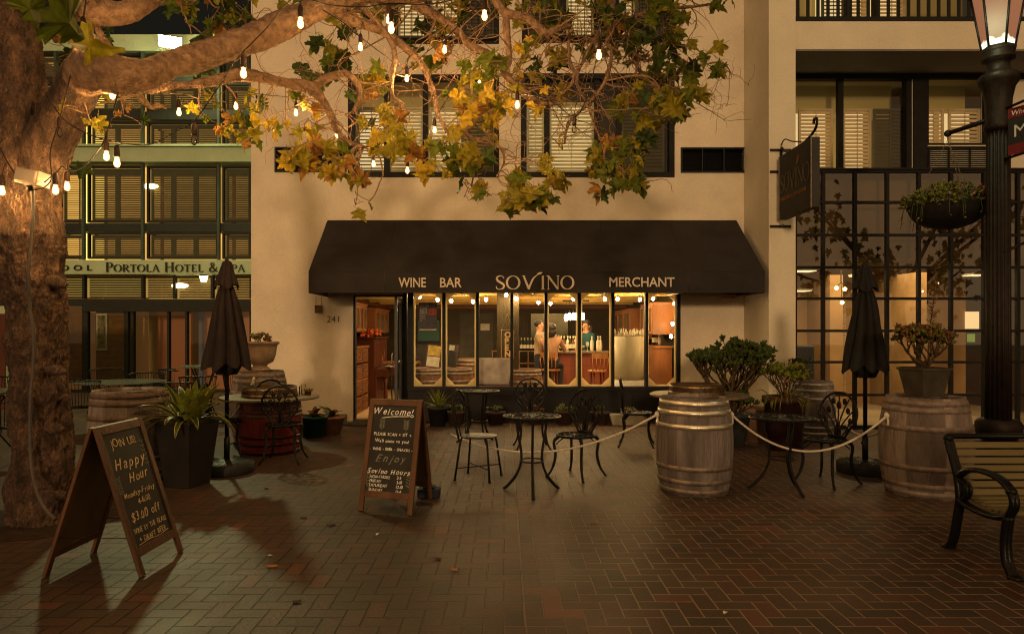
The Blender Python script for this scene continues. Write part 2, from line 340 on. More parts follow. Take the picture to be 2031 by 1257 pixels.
# ------------------------------------------------------------------ pavement: herringbone pavers
def paving():
    m = D.materials.new('herringbone brick pavers'); nt, b = nodes(m); N = nt.nodes; L = nt.links
    tc = N.new('ShaderNodeTexCoord'); sp = N.new('ShaderNodeSeparateXYZ'); L.new(tc.outputs['Object'], sp.inputs[0])
    def mt(op, a, c=None, d=None):
        n = N.new('ShaderNodeMath'); n.operation = op
        for i, v in enumerate((a, c, d)):
            if v is None: continue
            if isinstance(v, (int, float)): n.inputs[i].default_value = v
            else: L.new(v, n.inputs[i])
        return n.outputs[0]
    def noise_(s, vec=None, det=5):
        n = N.new('ShaderNodeTexNoise'); n.inputs['Scale'].default_value = s; n.inputs['Detail'].default_value = det
        L.new(vec or tc.outputs['Object'], n.inputs['Vector']); return n.outputs[0]
    wob = mt('MULTIPLY', mt('SUBTRACT', noise_(1.3), .5), .10); wob2 = mt('MULTIPLY', mt('SUBTRACT', noise_(1.7), .5), .10)
    x = mt('ADD', mt('DIVIDE', sp.outputs[0], .105), wob); y = mt('ADD', mt('DIVIDE', sp.outputs[1], .105), wob2)
    i = mt('FLOOR', x); j = mt('FLOOR', y); fx = mt('SUBTRACT', x, i); fy = mt('SUBTRACT', y, j)
    k = mt('FLOORED_MODULO', mt('SUBTRACT', i, j), 4) if False else mt('MODULO', mt('ADD', mt('SUBTRACT', i, j), 4000), 4)
    def eq(v): return mt('COMPARE', k, v, .1)
    e0, e1, e2, e3 = eq(0), eq(1), eq(2), eq(3)
    gx = mt('SUBTRACT', 1, fx); gy = mt('SUBTRACT', 1, fy)
    mn = lambda *a: a[0] if len(a) == 1 else mt('MINIMUM', a[0], mn(*a[1:]))
    d0 = mn(fx, fy, gy); d1 = mn(gx, fy, gy); d2 = mn(gy, fx, gx); d3 = mn(fy, fx, gx)
    dist = mt('ADD', mt('ADD', mt('MULTIPLY', e0, d0), mt('MULTIPLY', e1, d1)), mt('ADD', mt('MULTIPLY', e2, d2), mt('MULTIPLY', e3, d3)))
    cx = mt('SUBTRACT', i, e1); cyy = mt('ADD', j, e3)
    cb = N.new('ShaderNodeCombineXYZ'); L.new(cx, cb.inputs[0]); L.new(cyy, cb.inputs[1]); L.new(mt('ADD', e0, e1), cb.inputs[2])
    wn = N.new('ShaderNodeTexWhiteNoise'); wn.noise_dimensions = '3D'; L.new(cb.outputs[0], wn.inputs['Vector'])
    # joints
    dj = mt('ADD', dist, mt('MULTIPLY', mt('SUBTRACT', noise_(30), .5), .05))
    jn = N.new('ShaderNodeMapRange'); jn.inputs[1].default_value = .028; jn.inputs[2].default_value = .052; L.new(dj, jn.inputs[0])
    l1 = mt('ABSOLUTE', mt('SUBTRACT', sp.outputs[0], .111)); l2 = mt('ABSOLUTE', mt('SUBTRACT', sp.outputs[1], 5.59))
    ln = N.new('ShaderNodeMapRange'); ln.inputs[1].default_value = .003; ln.inputs[2].default_value = .007; L.new(mt('MINIMUM', l1, l2), ln.inputs[0])
    brick = mt('MULTIPLY', jn.outputs[0], ln.outputs[0])
    rp = N.new('ShaderNodeValToRGB'); cr = rp.color_ramp
    for p_, c in ((0., (.050, .037, .027)), (.35, (.071, .046, .033)), (.7, (.066, .039, .028)), (.93, (.078, .042, .030)), (1., (.12, .052, .034))):
        e = cr.elements.new(p_) if p_ not in (0., 1.) else cr.elements[0 if p_ == 0. else len(cr.elements) - 1]; e.color = (*c, 1); e.position = p_
    L.new(wn.outputs['Value'], rp.inputs[0])
    grime = N.new('ShaderNodeMapRange'); grime.inputs[1].default_value = .3; grime.inputs[2].default_value = .7; grime.inputs[3].default_value = .62; grime.inputs[4].default_value = 1.25
    L.new(noise_(.8, det=7), grime.inputs[0])
    fine = N.new('ShaderNodeMapRange'); fine.inputs[3].default_value = .75; fine.inputs[4].default_value = 1.2; L.new(noise_(90, det=4), fine.inputs[0])
    sc_ = N.new('ShaderNodeVectorMath'); sc_.operation = 'SCALE'; L.new(rp.outputs[0], sc_.inputs[0]); gv = N.new('ShaderNodeTexVoronoi'); gv.inputs['Scale'].default_value = 2.6; L.new(tc.outputs['Object'], gv.inputs['Vector']); gm = N.new('ShaderNodeMapRange'); gm.inputs[1].default_value = .035; gm.inputs[2].default_value = .07; gm.inputs[3].default_value = .45; gm.inputs[4].default_value = 1; L.new(mt('ADD', gv.outputs[0], mt('MULTIPLY', noise_(9), .03)), gm.inputs[0]); L.new(mt('MULTIPLY', gm.outputs[0], mt('MULTIPLY', grime.outputs[0], fine.outputs[0])), sc_.inputs['Scale'])
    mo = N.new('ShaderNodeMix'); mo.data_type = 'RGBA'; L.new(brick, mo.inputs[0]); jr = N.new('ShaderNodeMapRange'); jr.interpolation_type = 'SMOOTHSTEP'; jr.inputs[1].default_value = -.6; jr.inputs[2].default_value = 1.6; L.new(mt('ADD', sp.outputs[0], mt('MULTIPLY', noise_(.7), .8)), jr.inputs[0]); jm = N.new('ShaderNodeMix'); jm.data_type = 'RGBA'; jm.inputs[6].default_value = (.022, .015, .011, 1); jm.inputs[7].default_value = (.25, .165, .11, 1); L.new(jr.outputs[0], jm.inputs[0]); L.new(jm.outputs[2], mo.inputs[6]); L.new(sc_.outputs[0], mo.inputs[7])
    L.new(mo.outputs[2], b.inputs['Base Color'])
    ro = N.new('ShaderNodeMapRange'); ro.inputs[3].default_value = .38; ro.inputs[4].default_value = .62; L.new(noise_(2.2, det=6), ro.inputs[0]); L.new(ro.outputs[0], b.inputs['Roughness'])
    b.inputs['Specular IOR Level'].default_value = .13
    hh = mt('ADD', mt('MULTIPLY', brick, .8), mt('ADD', mt('MULTIPLY', wn.outputs['Value'], .25), mt('MULTIPLY', noise_(45, det=5), .45)))
    bp = N.new('ShaderNodeBump'); bp.inputs['Strength'].default_value = 1; bp.inputs['Distance'].default_value = .006
    L.new(hh, bp.inputs['Height']); L.new(bp.outputs[0], b.inputs['Normal'])
    return m
g = MB(); g.quad((-60, -60, 0), (60, -60, 0), (60, 60, 0), (-60, 60, 0))
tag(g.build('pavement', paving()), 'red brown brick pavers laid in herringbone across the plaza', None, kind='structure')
# bare soil ring where the tree stands
g = MB(); pts = [(.62 * (1 + .12 * math.sin(3 * a)) * math.cos(a), .55 * (1 + .1 * math.cos(2 * a)) * math.sin(a), .004) for a in [2 * PI * i / 28 for i in range(28)]]
g.add(pts, [list(range(28))]); tag(g.build('tree_pit_soil', M('dark soil', (.03, .018, .010), .95, 0, .4, 9, .8, 50), loc=(-3.72, 5.35, 0)), None, None, kind='structure')

# ------------------------------------------------------------------ wine bar building
YF = 11.47
fx_ = lambda px: XX(px, YF); fz_ = lambda py: ZZ(py, YF)
XL, XR = fx_(498), 4.03
bar = thing('wine_bar_building', 'cream stucco building with a dark awning over the lit wine bar front', 'building', ((XL + XR) / 2, YF, 0))
BX = (XL + XR) / 2
def inb(mb, name, mats, parent=None, **k):
    """build world-space geometry as a part of the building"""
    o = mb.build(name, mats, parent or bar, **k)
    if not parent: o.location = (-BX, -YF, 0)
    return o
def inp(root, off):
    def f(mb, name, mats, parent=None, **k):
        o = mb.build(name, mats, parent or root, **k)
        if not parent: o.location = (-off[0], -off[1], -off[2])
        return o
    return f
DOOR = (fx_(700), fx_(800), 0, 2.12); SHOP = (fx_(806), fx_(1350), .52, 2.17)
W1 = (fx_(690), fx_(990), fz_(352), fz_(148)); W2 = (fx_(1033), fx_(1338), fz_(352), fz_(146))
W3 = (fx_(775), fx_(990), fz_(88), fz_(88) + 1.9); W4 = (fx_(1035), fx_(1336), fz_(86), fz_(86) + 1.9)
V1 = (fx_(545), fx_(688), fz_(342), fz_(292)); V2 = (fx_(1350), fx_(1482) - .02, fz_(343), fz_(293))
mb = MB(); wall(mb, XL, XR, 0, 8.6, YF, .22, [DOOR, (DOOR[1], SHOP[1], 0, 2.17), W1, W2, W3, W4, V1, V2])
mb.quad((XL, YF + .22, 0), (XL, 19, 0), (XL, 19, 8.6), (XL, YF + .22, 8.6)); mb.quad((XL, YF, 8.6), (XR, YF, 8.6), (XR, 19, 8.6), (XL, 19, 8.6))
inb(mb, 'wall', _mats['cream stucco'])
mb = MB(); mb.box((XL + .3, YF - .03, 0), (fx_(688), YF, .12)); inb(mb, 'skirting', M('grey skirting paint', (.10, .085, .065), .8, 0, .2))
# upstairs windows
def louvres(mb, x0, x1, z0, z1, y, pitch=.062, tilt=.62, dep=.05, mi=0, gap=0):
    n = max(2, round((z1 - z0) / pitch)); p = (z1 - z0) / n
    for i in range(n):
        zc = z0 + (i + .5) * p; h = p * tilt
        mb.add([(x0, y + dep, zc + h / 2), (x1, y + dep, zc + h / 2), (x1, y, zc - h / 2), (x0, y, zc - h / 2),
                (x0, y + dep + .006, zc + h / 2), (x1, y + dep + .006, zc + h / 2), (x1, y + .006, zc - h / 2), (x0, y + .006, zc - h / 2)],
               [(3, 2, 1, 0), (4, 5, 6, 7), (0, 1, 5, 4), (2, 3, 7, 6)], mi)
ROOMD = M('dark room', (.03, .026, .02), .9); LITW = ME('shutter backlight', (1.0, .72, .36), .85); ROOMG = ME('dim lamplit room', (.8, .62, .22), .008)
def window(build, fr, panes, Y, top=None, glass=True, back=None, fw=.09):
    """black frame; panes = (x0,x1,z0,z1,material,tilt) shuttered leaves behind the glass"""
    x0, x1, z0, z1 = fr; f = MB()
    f.box((x0 + .002, Y - .012, z0 + .002), (x0 + fw, Y + .13, z1 - .002)); f.box((x1 - fw, Y - .012, z0 + .002), (x1 - .002, Y + .13, z1 - .002))
    f.box((x0 + fw, Y - .012, z0 + .002), (x1 - fw, Y + .13, z0 + fw)); f.box((x0 + fw, Y - .012, z1 - fw), (x1 - fw, Y + .13, z1 - .002))
    for a in (top or []): f.box((a - fw / 2, Y + .035, z0 + fw), (a + fw / 2, Y + .125, z1 - fw))
    w = build(f, 'window', FRM)
    p = MB(); p.quad((x0, Y + .6, z0 - .1), (x1, Y + .6, z0 - .1), (x1, Y + .6, z1 + .1), (x0, Y + .6, z1 + .1))
    build(p, 'room_behind', back or ROOMD, w)
    for (a, b, c, d, m, tl) in panes:
        s = MB(); st = .035
        s.box((a, Y + .15, c), (a + st, Y + .19, d)); s.box((b - st, Y + .15, c), (b, Y + .19, d))
        s.box((a + st, Y + .15, c), (b - st, Y + .19, c + st)); s.box((a + st, Y + .15, d - st), (b - st, Y + .19, d))
        louvres(s, a + st, b - st, c + st, d - st, Y + .15, tilt=tl, dep=.035)
        s.box(((a + b) / 2 - .005, Y + .140, c + st), ((a + b) / 2 + .005, Y + .148, d - st))
        build(s, 'shutter', m, w)
        if m.name in ('cream shutter paint', 'peach lit shutter') or tl < .7:
            s = MB(); s.quad((a + .005, Y + .42, c), (b - .005, Y + .42, c), (b - .005, Y + .42, d), (a + .005, Y + .42, d)); build(s, 'backlight_panel', LITW, w)  # added glow panel, shutter height only, backlights the slats
    if glass:
        gmb = MB(); gmb.quad((x0 + fw / 2, Y + .08, z0 + fw / 2), (x1 - fw / 2, Y + .08, z0 + fw / 2), (x1 - fw / 2, Y + .08, z1 - fw / 2), (x0 + fw / 2, Y + .08, z1 - fw / 2))
        build(gmb, 'pane', GLASS, w)
    return w
zt, zb = fz_(207), fz_(337)
DRK = M('dark shutter paint', (.09, .075, .04), .6, 0, .2, 5)
window(inb, W1, [(fx_(703), fx_(763), zb, zt, DRK, .5), (fx_(768), fx_(836), zb, zt, CRM, .88), (fx_(850), fx_(912), zb, zt, CRM, .8), (fx_(914), fx_(978), zb, zt, DRK, .8)], YF, [fx_(766), fx_(843)], back=ROOMG)
window(inb, W2, [(fx_(1046), fx_(1080), zb, zt + .1, CRM, .9), (fx_(1091), fx_(1180), zb, zt + .08, CRM, .8), (fx_(1236), fx_(1322), zb, zt, DRK, .97)], YF, [fx_(1085), fx_(1185), fx_(1229)])
window(inb, W3, [(fx_(786), fx_(845), W3[2] + .14, W3[3] - .2, CRM, .8), (fx_(850), fx_(910), W3[2] + .14, W3[3] - .2, CRM, .85), (fx_(915), fx_(980), W3[2] + .14, W3[3] - .2, DRK, .9)], YF, [fx_(847), fx_(912)])
window(inb, W4, [(fx_(1048), fx_(1110), W4[2] + .14, W4[3] - .2, DRK, .9), (fx_(1125), fx_(1180), W4[2] + .14, W4[3] - .2, CRM, .85), (fx_(1225), fx_(1262), W4[2] + .14, W4[3] - .2, CRM, .9), (fx_(1264), fx_(1322), W4[2] + .14, W4[3] - .2, DRK, .9)], YF, [fx_(1118), fx_(1190), fx_(1222)])
for wn_ in (W3, W4):       # guard railings in front of the third-floor windows
    r = MB(); a, b = wn_[0] + .02, wn_[1] - .02
    for z in (wn_[2] + .06, wn_[2] + .95): r.box((a, YF - .10, z), (b, YF - .07, z + .03))
    n = int((b - a) / .11)
    for i in range(n + 1): xx = a + (b - a) * i / n; r.box((xx - .007, YF - .092, wn_[2] + .09), (xx + .007, YF - .078, wn_[2] + .95))
    for xx in (a, b - .03): r.box((xx, YF - .07, wn_[2] + .955), (xx + .03, YF + .03, wn_[2] + .975)); r.box((xx, YF - .07, wn_[2] + .065), (xx + .03, YF + .03, wn_[2] + .085))
    inb(r, 'railing', BLK)
def vent(build, v, Y, parent=None):
    g = MB(); x0, x1, z0, z1 = v; w = .025
    g.box((x0, Y - .02, z0), (x0 + w, Y + .1, z1)); g.box((x1 - w, Y - .02, z0), (x1, Y + .1, z1)); g.box((x0 + w, Y - .02, z0), (x1 - w, Y + .1, z0 + w)); g.box((x0 + w, Y - .02, z1 - w), (x1 - w, Y + .1, z1))
    louvres(g, x0 + w, x1 - w, z0 + w, z1 - w, Y, .034, .7, .03)
    for k in (.33, .66): xx = x0 + (x1 - x0) * k; g.box((xx - .01, Y - .012, z0 + w), (xx + .01, Y - .002, z1 - w))
    g.quad((x0, Y + .12, z0), (x1, Y + .12, z0), (x1, Y + .12, z1), (x0, Y + .12, z1))
    build(g, 'vent_grille', BLK)
vent(inb, V1, YF); vent(inb, V2, YF)
mb = MB(); mb.box((fx_(1133), YF - .012, fz_(301)), (fx_(1133) + .01, YF - .01, fz_(300)));
# pilaster on the right, standing proud of the wall
PX0, PX1, PY = 4.032, XX(1578, 10.4), 10.4
mb = MB(); mb.box((PX0, PY, 0), (PX1, 11.72, 8.6)); inb(mb, 'pilaster', _mats['pale stucco'])
# ---- awning
AY = 10.26; AX0, AX1 = XX(612, AY), XX(1517, AY); AZ0, AZ1, AZ2 = ZZ(581, AY), ZZ(538, AY), fz_(437)
WX0, WX1 = fx_(650), fx_(1460)
mb = MB()
def sheet(mb, P, n1, n2, mi=0, sag=0., th=.006, sm=True):
    """bilinear cloth sheet from corners P (a,b,c,d) with a little sag"""
    a, b, c, d = [Vector(p) for p in P]; nn = (b - a).cross(d - a).normalized(); vs = []
    for side in (0, 1):
        for i in range(n1 + 1):
            for j in range(n2 + 1):
                u, v = i / n1, j / n2; p = (a * (1 - u) + b * u) * (1 - v) + (d * (1 - u) + c * u) * v
                s = sag * math.sin(PI * v) * (abs(math.sin(PI * u * 6)) ** .6) + .004 * noise.noise(p * 2.3)
                vs.append(p - nn * (s + side * th))
    q = (n1 + 1) * (n2 + 1); fs = []
    for i in range(n1):
        for j in range(n2):
            k = i * (n2 + 1) + j; fs.append((k, k + n2 + 1, k + n2 + 2, k + 1)); fs.append((q + k + 1, q + k + n2 + 2, q + k + n2 + 1, q + k))
    mb.add(vs, fs, mi, sm)
sheet(mb, [(AX0, AY, AZ1), (AX1, AY, AZ1), (WX1, YF - .01, AZ2), (WX0, YF - .01, AZ2)], 48, 8, sag=.028)
sheet(mb, [(AX0, AY, AZ0), (AX1, AY, AZ0), (AX1, AY, AZ1), (AX0, AY, AZ1)], 48, 3)
for x, wx in ((AX0, WX0), (AX1, WX1)):
    s = 1 if x == AX0 else -1; vs = [(x, AY, AZ0), (x, AY, AZ1), (wx, YF - .01, AZ2), (wx, YF - .01, AZ0), (x, YF - .01, AZ0)]
    mb.add(vs[:2] + [vs[2], vs[3]], [(0, 1, 2, 3)], 0); mb.add([(p[0] + s * .006, p[1] + .006, p[2]) for p in vs[:2] + [vs[2], vs[3]]], [(3, 2, 1, 0)], 0)
aw = inb(mb, 'awning', FABR)
mb = MB()
for i in range(1, 6):
    u = i / 6; x = AX0 + (AX1 - AX0) * u; wx = WX0 + (WX1 - WX0) * u; mb.tube([(x, AY - .004, AZ0 + .004), (x, AY - .004, AZ1), (wx, YF - .03, AZ2 - .012)], .005, 5)
mb.tube([(AX0, AY - .003, AZ1), (AX1, AY - .003, AZ1)], .005, 5); mb.tube([(AX0, AY - .003, AZ0 + .01), (AX1, AY - .003, AZ0 + .01)], .006, 5)
inb(mb, 'seam', M('faded awning seam', (.045, .037, .032), .85), aw)
mb = MB()
for i in range(7):
    x = AX0 + (AX1 - AX0) * i / 6; wx = WX0 + (WX1 - WX0) * i / 6
    x = min(max(x, AX0 + .03), AX1 - .03)
    mb.tube([(x, AY + .03, AZ0 + .02), (x, AY + .03, AZ1 - .02), (wx, YF - .03, AZ2 - .04)], .013, 6); mb.tube([(x, AY + .03, AZ0 + .03), (wx, YF - .02, AZ0 + .03)], .011, 6)
mb.tube([(AX0 + .03, AY + .03, AZ0 + .025), (AX1 - .03, AY + .03, AZ0 + .025)], .012, 6); inb(mb, 'awning_frame', BLK, aw)
mb = MB()   # red lining visible under the right end
mb.quad((AX1 - .42, YF - .15, AZ0 - .01), (AX1 - .02, AY + .05, AZ0 + .004), (WX1 + .0, YF - .02, AZ0 + .012), (WX1 - .02, YF - .02, AZ0 - .012))
inb(mb, 'awning_lining', M('red lining', (.25, .02, .02), .8), aw)
mb = MB(); org = Vector((0, AY - .004, 0)); ax = (1, 0, 0); az = (0, 0, 1)
am = lambda px, py: frame((XX(px, AY), AY - .003, ZZ(py, AY)), ax, az)
LC = M('cream painted letters', (.60, .52, .42), .8, 0, .1, 20)
def fit(mb, s, px0, px1, py0, py1, **k):
    t = MB(); text(t, s, 1, Matrix.Identity(4), **k); xs = [v[0] for v in t.v]; ys = [v[1] for v in t.v]
    a, b = XX(px0, AY), XX(px1, AY); c, d = ZZ(py1, AY), ZZ(py0, AY); sx_ = (b - a) / (max(xs) - min(xs)); sy_ = (d - c) / (max(ys) - min(ys))
    mb.add([(a + (v[0] - min(xs)) * sx_, AY - .0225 - v[2], c + (v[1] - min(ys)) * sy_) for v in t.v], t.f)
for s_, a_, b_, c_, d_ in (('WINE', 791, 845, 551, 570), ('BAR', 873, 916, 551, 570), ('MERCHANT', 1208, 1337, 550, 569)):
    mb = MB(); fit(mb, s_, a_, b_, c_, d_, offset=.012); inb(mb, 'awning_word', LC, aw)
mb = MB()
sH = (ZZ(546, AY) - ZZ(574, AY)); so = Vector((XX(982, AY), AY - .018, ZZ(574.5, AY))); e = .004
sc_w = .92
xo = roman(mb, 'SO', 0, 0, sH, so, ax, az, e, track=.05, sx=1.02)
# V whose right arm sweeps up into a leaf
vx = XX(1035, AY) - so.x; u = sH
ribbon(mb, [(vx + .12 * u, .97 * u, .13 * u), (vx + .50 * u, .05 * u, .16 * u)], frame(so, ax, az), e)
ribbon(mb, crom([(vx + .48 * u, .03 * u, .13 * u), (vx + .62 * u, .40 * u, .13 * u), (vx + .82 * u, .80 * u, .11 * u), (vx + 1.12 * u, 1.06 * u, .05 * u)], 6), frame(so + Vector((0, -.0003, 0)), ax, az), e)
ribbon(mb, crom([(vx + 1.05 * u, 1.04 * u, .02 * u), (vx + 1.20 * u, 1.13 * u, .15 * u), (vx + 1.36 * u, 1.18 * u, .10 * u), (vx + 1.46 * u, 1.21 * u, .01 * u)], 6), frame(so + Vector((0, -.0006, 0)), ax, az), e)
ribbon(mb, serif(vx + .12 * u, .98 * u, .1 * u) and [(vx + .0 * u, .98 * u, .035 * u), (vx + .24 * u, .98 * u, .035 * u)], frame(so, ax, az), e)
ix = XX(1071, AY) - so.x
ribbon(mb, [(ix + .2 * u, .02 * u, .15 * u), (ix + .2 * u, .98 * u, .15 * u)], frame(so, ax, az), e); ribbon(mb, [(ix + .06 * u, .02 * u, .035 * u), (ix + .36 * u, .02 * u, .035 * u)], frame(so, ax, az), e)
roman(mb, 'NO', XX(1083, AY) - so.x, 0, sH, so, ax, az, e, track=.03, sx=.98)
inb(mb, 'shop_name_lettering', LC, aw)
# house number and little sign board
mb = MB(); t = MB(); text(t, '241', .155, frame((fx_(648), YF - .012, fz_(639)), ax, az), ext=.006, offset=-.003, space=1.02, sx=1.02); mb.add(t.v, t.f); inb(mb, 'house_number', BLK)
pl = thing('hanging_plaque', 'small square wooden plaque hung from two chains under the awning end', 'sign', (fx_(636), YF - .12, 1.9))
mb = MB(); mb.box((-.065, -.012, -.09), (.065, .012, .04)); mb.build('board', M('old plaque wood', (.10, .055, .02), .7, 0, .4, 12), pl, bevel=.004)
mb = MB(); [mb.tube([(s * .045, 0, .038), (s * .045, 0, .19)], .004, 5) for s in (-1, 1)]; mb.build('chain', BLK, pl)
# ---- shop window
mb = MB(); S0, S1, SZ0, SZ1 = SHOP
mull = [fx_(p) for p in (815, 880, 947, 1015, 1083, 1149.5, 1216, 1283, 1347)]
mb.box((DOOR[1] - .02, YF + .02, 0), (fx_(806), YF + .16, 2.17)); mb.box((fx_(808), YF + .0, .52), (mull[0] + .035, YF + .12, 2.17))
for x in mull[1:-1]: mb.box((x - .024, YF, .58), (x + .024, YF + .12, 2.165))
mb.box((mull[-1] - .035, YF, .58), (SHOP[1] - .002, YF + .12, 2.165))
mb.box((fx_(808), YF - .05, .52), (SHOP[1] - .002, YF + .125, .58))
sw = inb(mb, 'shop_window', FRM)
g = MB(); g.quad((mull[0], YF + .07, .58), (mull[-1], YF + .07, .58), (mull[-1], YF + .07, 2.17), (mull[0], YF + .07, 2.17)); inb(g, 'pane', MG('shop glass', .45, (.96, .95, .9)), sw)
CB = M('cream window border', (.74, .63, .40), .7, 0, .06, 5, trans=.62)
for i in (0, 1, 4, 5, 7):
    a, b = mull[i] + .024, mull[i + 1] - .024; c, d = .58, 2.165; w = .028; q = .125; mb = MB()
    if i == 0: a += .012
    if i == 7: b -= .012
    out = [(a, c), (b, c), (b, d), (a, d)]
    inn = [(a + w + q, c + w), (b - w - q, c + w), (b - w, c + w + q), (b - w, d - w - q), (b - w - q, d - w), (a + w + q, d - w), (a + w, d - w - q), (a + w, c + w + q)]
    vs = [(x, YF + .085, z) for x, z in out + inn]
    mb.add(vs, [(0, 1, 5, 4), (1, 6, 5), (1, 2, 7, 6), (2, 8, 7), (2, 3, 9, 8), (3, 10, 9), (3, 0, 11, 10), (0, 4, 11)])
    vs2 = [(x, YF + .091, z) for x, y, z in vs]; mb.add(vs2, [(4, 5, 1, 0), (5, 6, 1), (6, 7, 2, 1), (7, 8, 2), (8, 9, 3, 2), (9, 10, 3), (10, 11, 0, 3), (11, 4, 0)])
    inb(mb, 'octagon_border', CB, sw)
mb = MB(); mb.box((fx_(808), YF + .02, 0), (SHOP[1] - .002, YF + .16, .52))
for k in range(5):
    a = fx_(820) + k * .92; 
    for q in (0, 1):
        z = .08 + q * .36; mb.box((a, YF, z), (a + .84, YF + .018, z + .03))
    mb.box((a, YF, .11), (a + .03, YF + .018, .44)); mb.box((a + .81, YF, .11), (a + .84, YF + .018, .44))
inb(mb, 'stall_riser', M('black riser paint', (.008, .007, .008), .6, 0, .3, 4, spec=.2))
mb = MB(); z = 2.12
mb.box((DOOR[0], YF + .03, 0), (DOOR[0] + .035, YF + .12, z)); mb.box((DOOR[0] + .035, YF + .03, z - .03), (DOOR[1] - .02, YF + .12, z)); dfr = inb(mb, 'door_frame', FRM)
mb = MB(); x = DOOR[1] - .06; a = [(x, YF + .02), (x + .045, YF + .02)]
mb.box((x, YF - .55, .02), (x + .04, YF - .47, 2.06)); mb.box((x, YF - .07, .02), (x + .04, YF + .015, 2.06)); mb.box((x, YF - .47, .02), (x + .04, YF - .07, .2)); mb.box((x, YF - .47, 1.98), (x + .04, YF - .07, 2.06))
do = inb(mb, 'door', M('blue grey door paint', (.05, .055, .065), .5, 0, .2))
g = MB(); g.quad((x + .02, YF - .47, .2), (x + .02, YF - .07, .2), (x + .02, YF - .07, 1.98), (x + .02, YF - .47, 1.98)); inb(g, 'pane', GLASS, do)
g = MB(); g.tube([(x - .03, YF - .5, .95), (x - .05, YF - .5, 1.0), (x - .05, YF - .5, 1.12), (x - .03, YF - .5, 1.17)], .01, 6); g.ball((x + .06, YF - .5, 1.02), .025, 8, 5); inb(g, 'handle', HOOP, do)
mb = MB(); mb.box((DOOR[0], YF - .02, 0), (DOOR[1], YF + .2, .025)); inb(mb, 'door_sill', M('worn sill', (.09, .05, .03), .6, 0, .3))
mt_ = MB(); mt_.prism([(.36 * math.cos(a), .22 * math.sin(a)) for a in [2 * PI * i / 30 for i in range(30)]], Matrix.Identity(4), .018); tag(mt_.build('door_mat', M('dark coir mat', (.03, .028, .018), .98, 0, .4, 60, .8, 200), loc=(XX(722, 11.1), 11.05, 0)), 'dark oval doormat lying on the bricks at the open door', 'doormat')
# ---- inside of the bar
IX0, IX1, IY1, CZ = -3.05, 3.15, 17.6, 2.26
mb = MB(); y0 = YF + .22
mb.quad((IX0, y0, .02), (IX0, IY1, .02), (IX0, IY1, CZ), (IX0, y0, CZ)); mb.quad((IX1, IY1, .02), (IX1, y0, .02), (IX1, y0, CZ), (IX1, IY1, CZ)); mb.quad((IX0, IY1, .02), (IX1, IY1, .02), (IX1, IY1, CZ), (IX0, IY1, CZ))
mb.box((fx_(985) * 1.02, 12.3, .02), (fx_(1030) * 1.05, 12.75, CZ - .002))
inb(mb, 'interior_wall', M('dark olive interior wall', (.045, .033, .018), .85, 0, .2, 4, .3, 25))
mb = MB(); mb.quad((IX0, YF + .16, .02), (IX1, YF + .16, .02), (IX1, IY1, .02), (IX0, IY1, .02)); inb(mb, 'interior_floor', M('pale wood floor', (.50, .34, .18), .4, 0, .2, 3, .1, 40, stretch=(6, .6, 1)))
mb = MB(); mb.quad((IX0, y0, CZ), (IX0, IY1, CZ), (IX1, IY1, CZ), (IX1, y0, CZ))
for k in range(4): mb.box((IX0 + .001, 12.8 + 1.3 * k, CZ - .09), (IX1 - .001, 12.9 + 1.3 * k, CZ + .01))
inb(mb, 'ceiling', M('ochre ceiling', (.55, .38, .13), .7, 0, .15, 4))
mb = MB(); mb.box((IX0 + .002, IY1 - .03, CZ - .16), (IX1 - .002, IY1 - .002, CZ - .08)); mb.box((IX0 + .002, y0, CZ - .16), (IX0 + .03, IY1 - .03, CZ - .08)); inb(mb, 'cornice', M('red brown trim', (.16, .05, .02), .5))
def II(px, py, Y): return W(px, py, Y)
# back-wall door
mb = MB(); a = XX(918, IY1); b = XX(972, IY1)
mb.box((a, IY1 - .03, .02), (b, IY1 - .01, 1.9)); mb.box((a - .08, IY1 - .045, .02), (a, IY1 - .005, 1.98)); mb.box((b, IY1 - .045, .02), (b + .08, IY1 - .005, 1.98)); mb.box((a, IY1 - .045, 1.9), (b, IY1 - .005, 1.98)); inb(mb, 'inner_door', M('dark green brown door', (.05, .045, .03), .6, 0, .2))
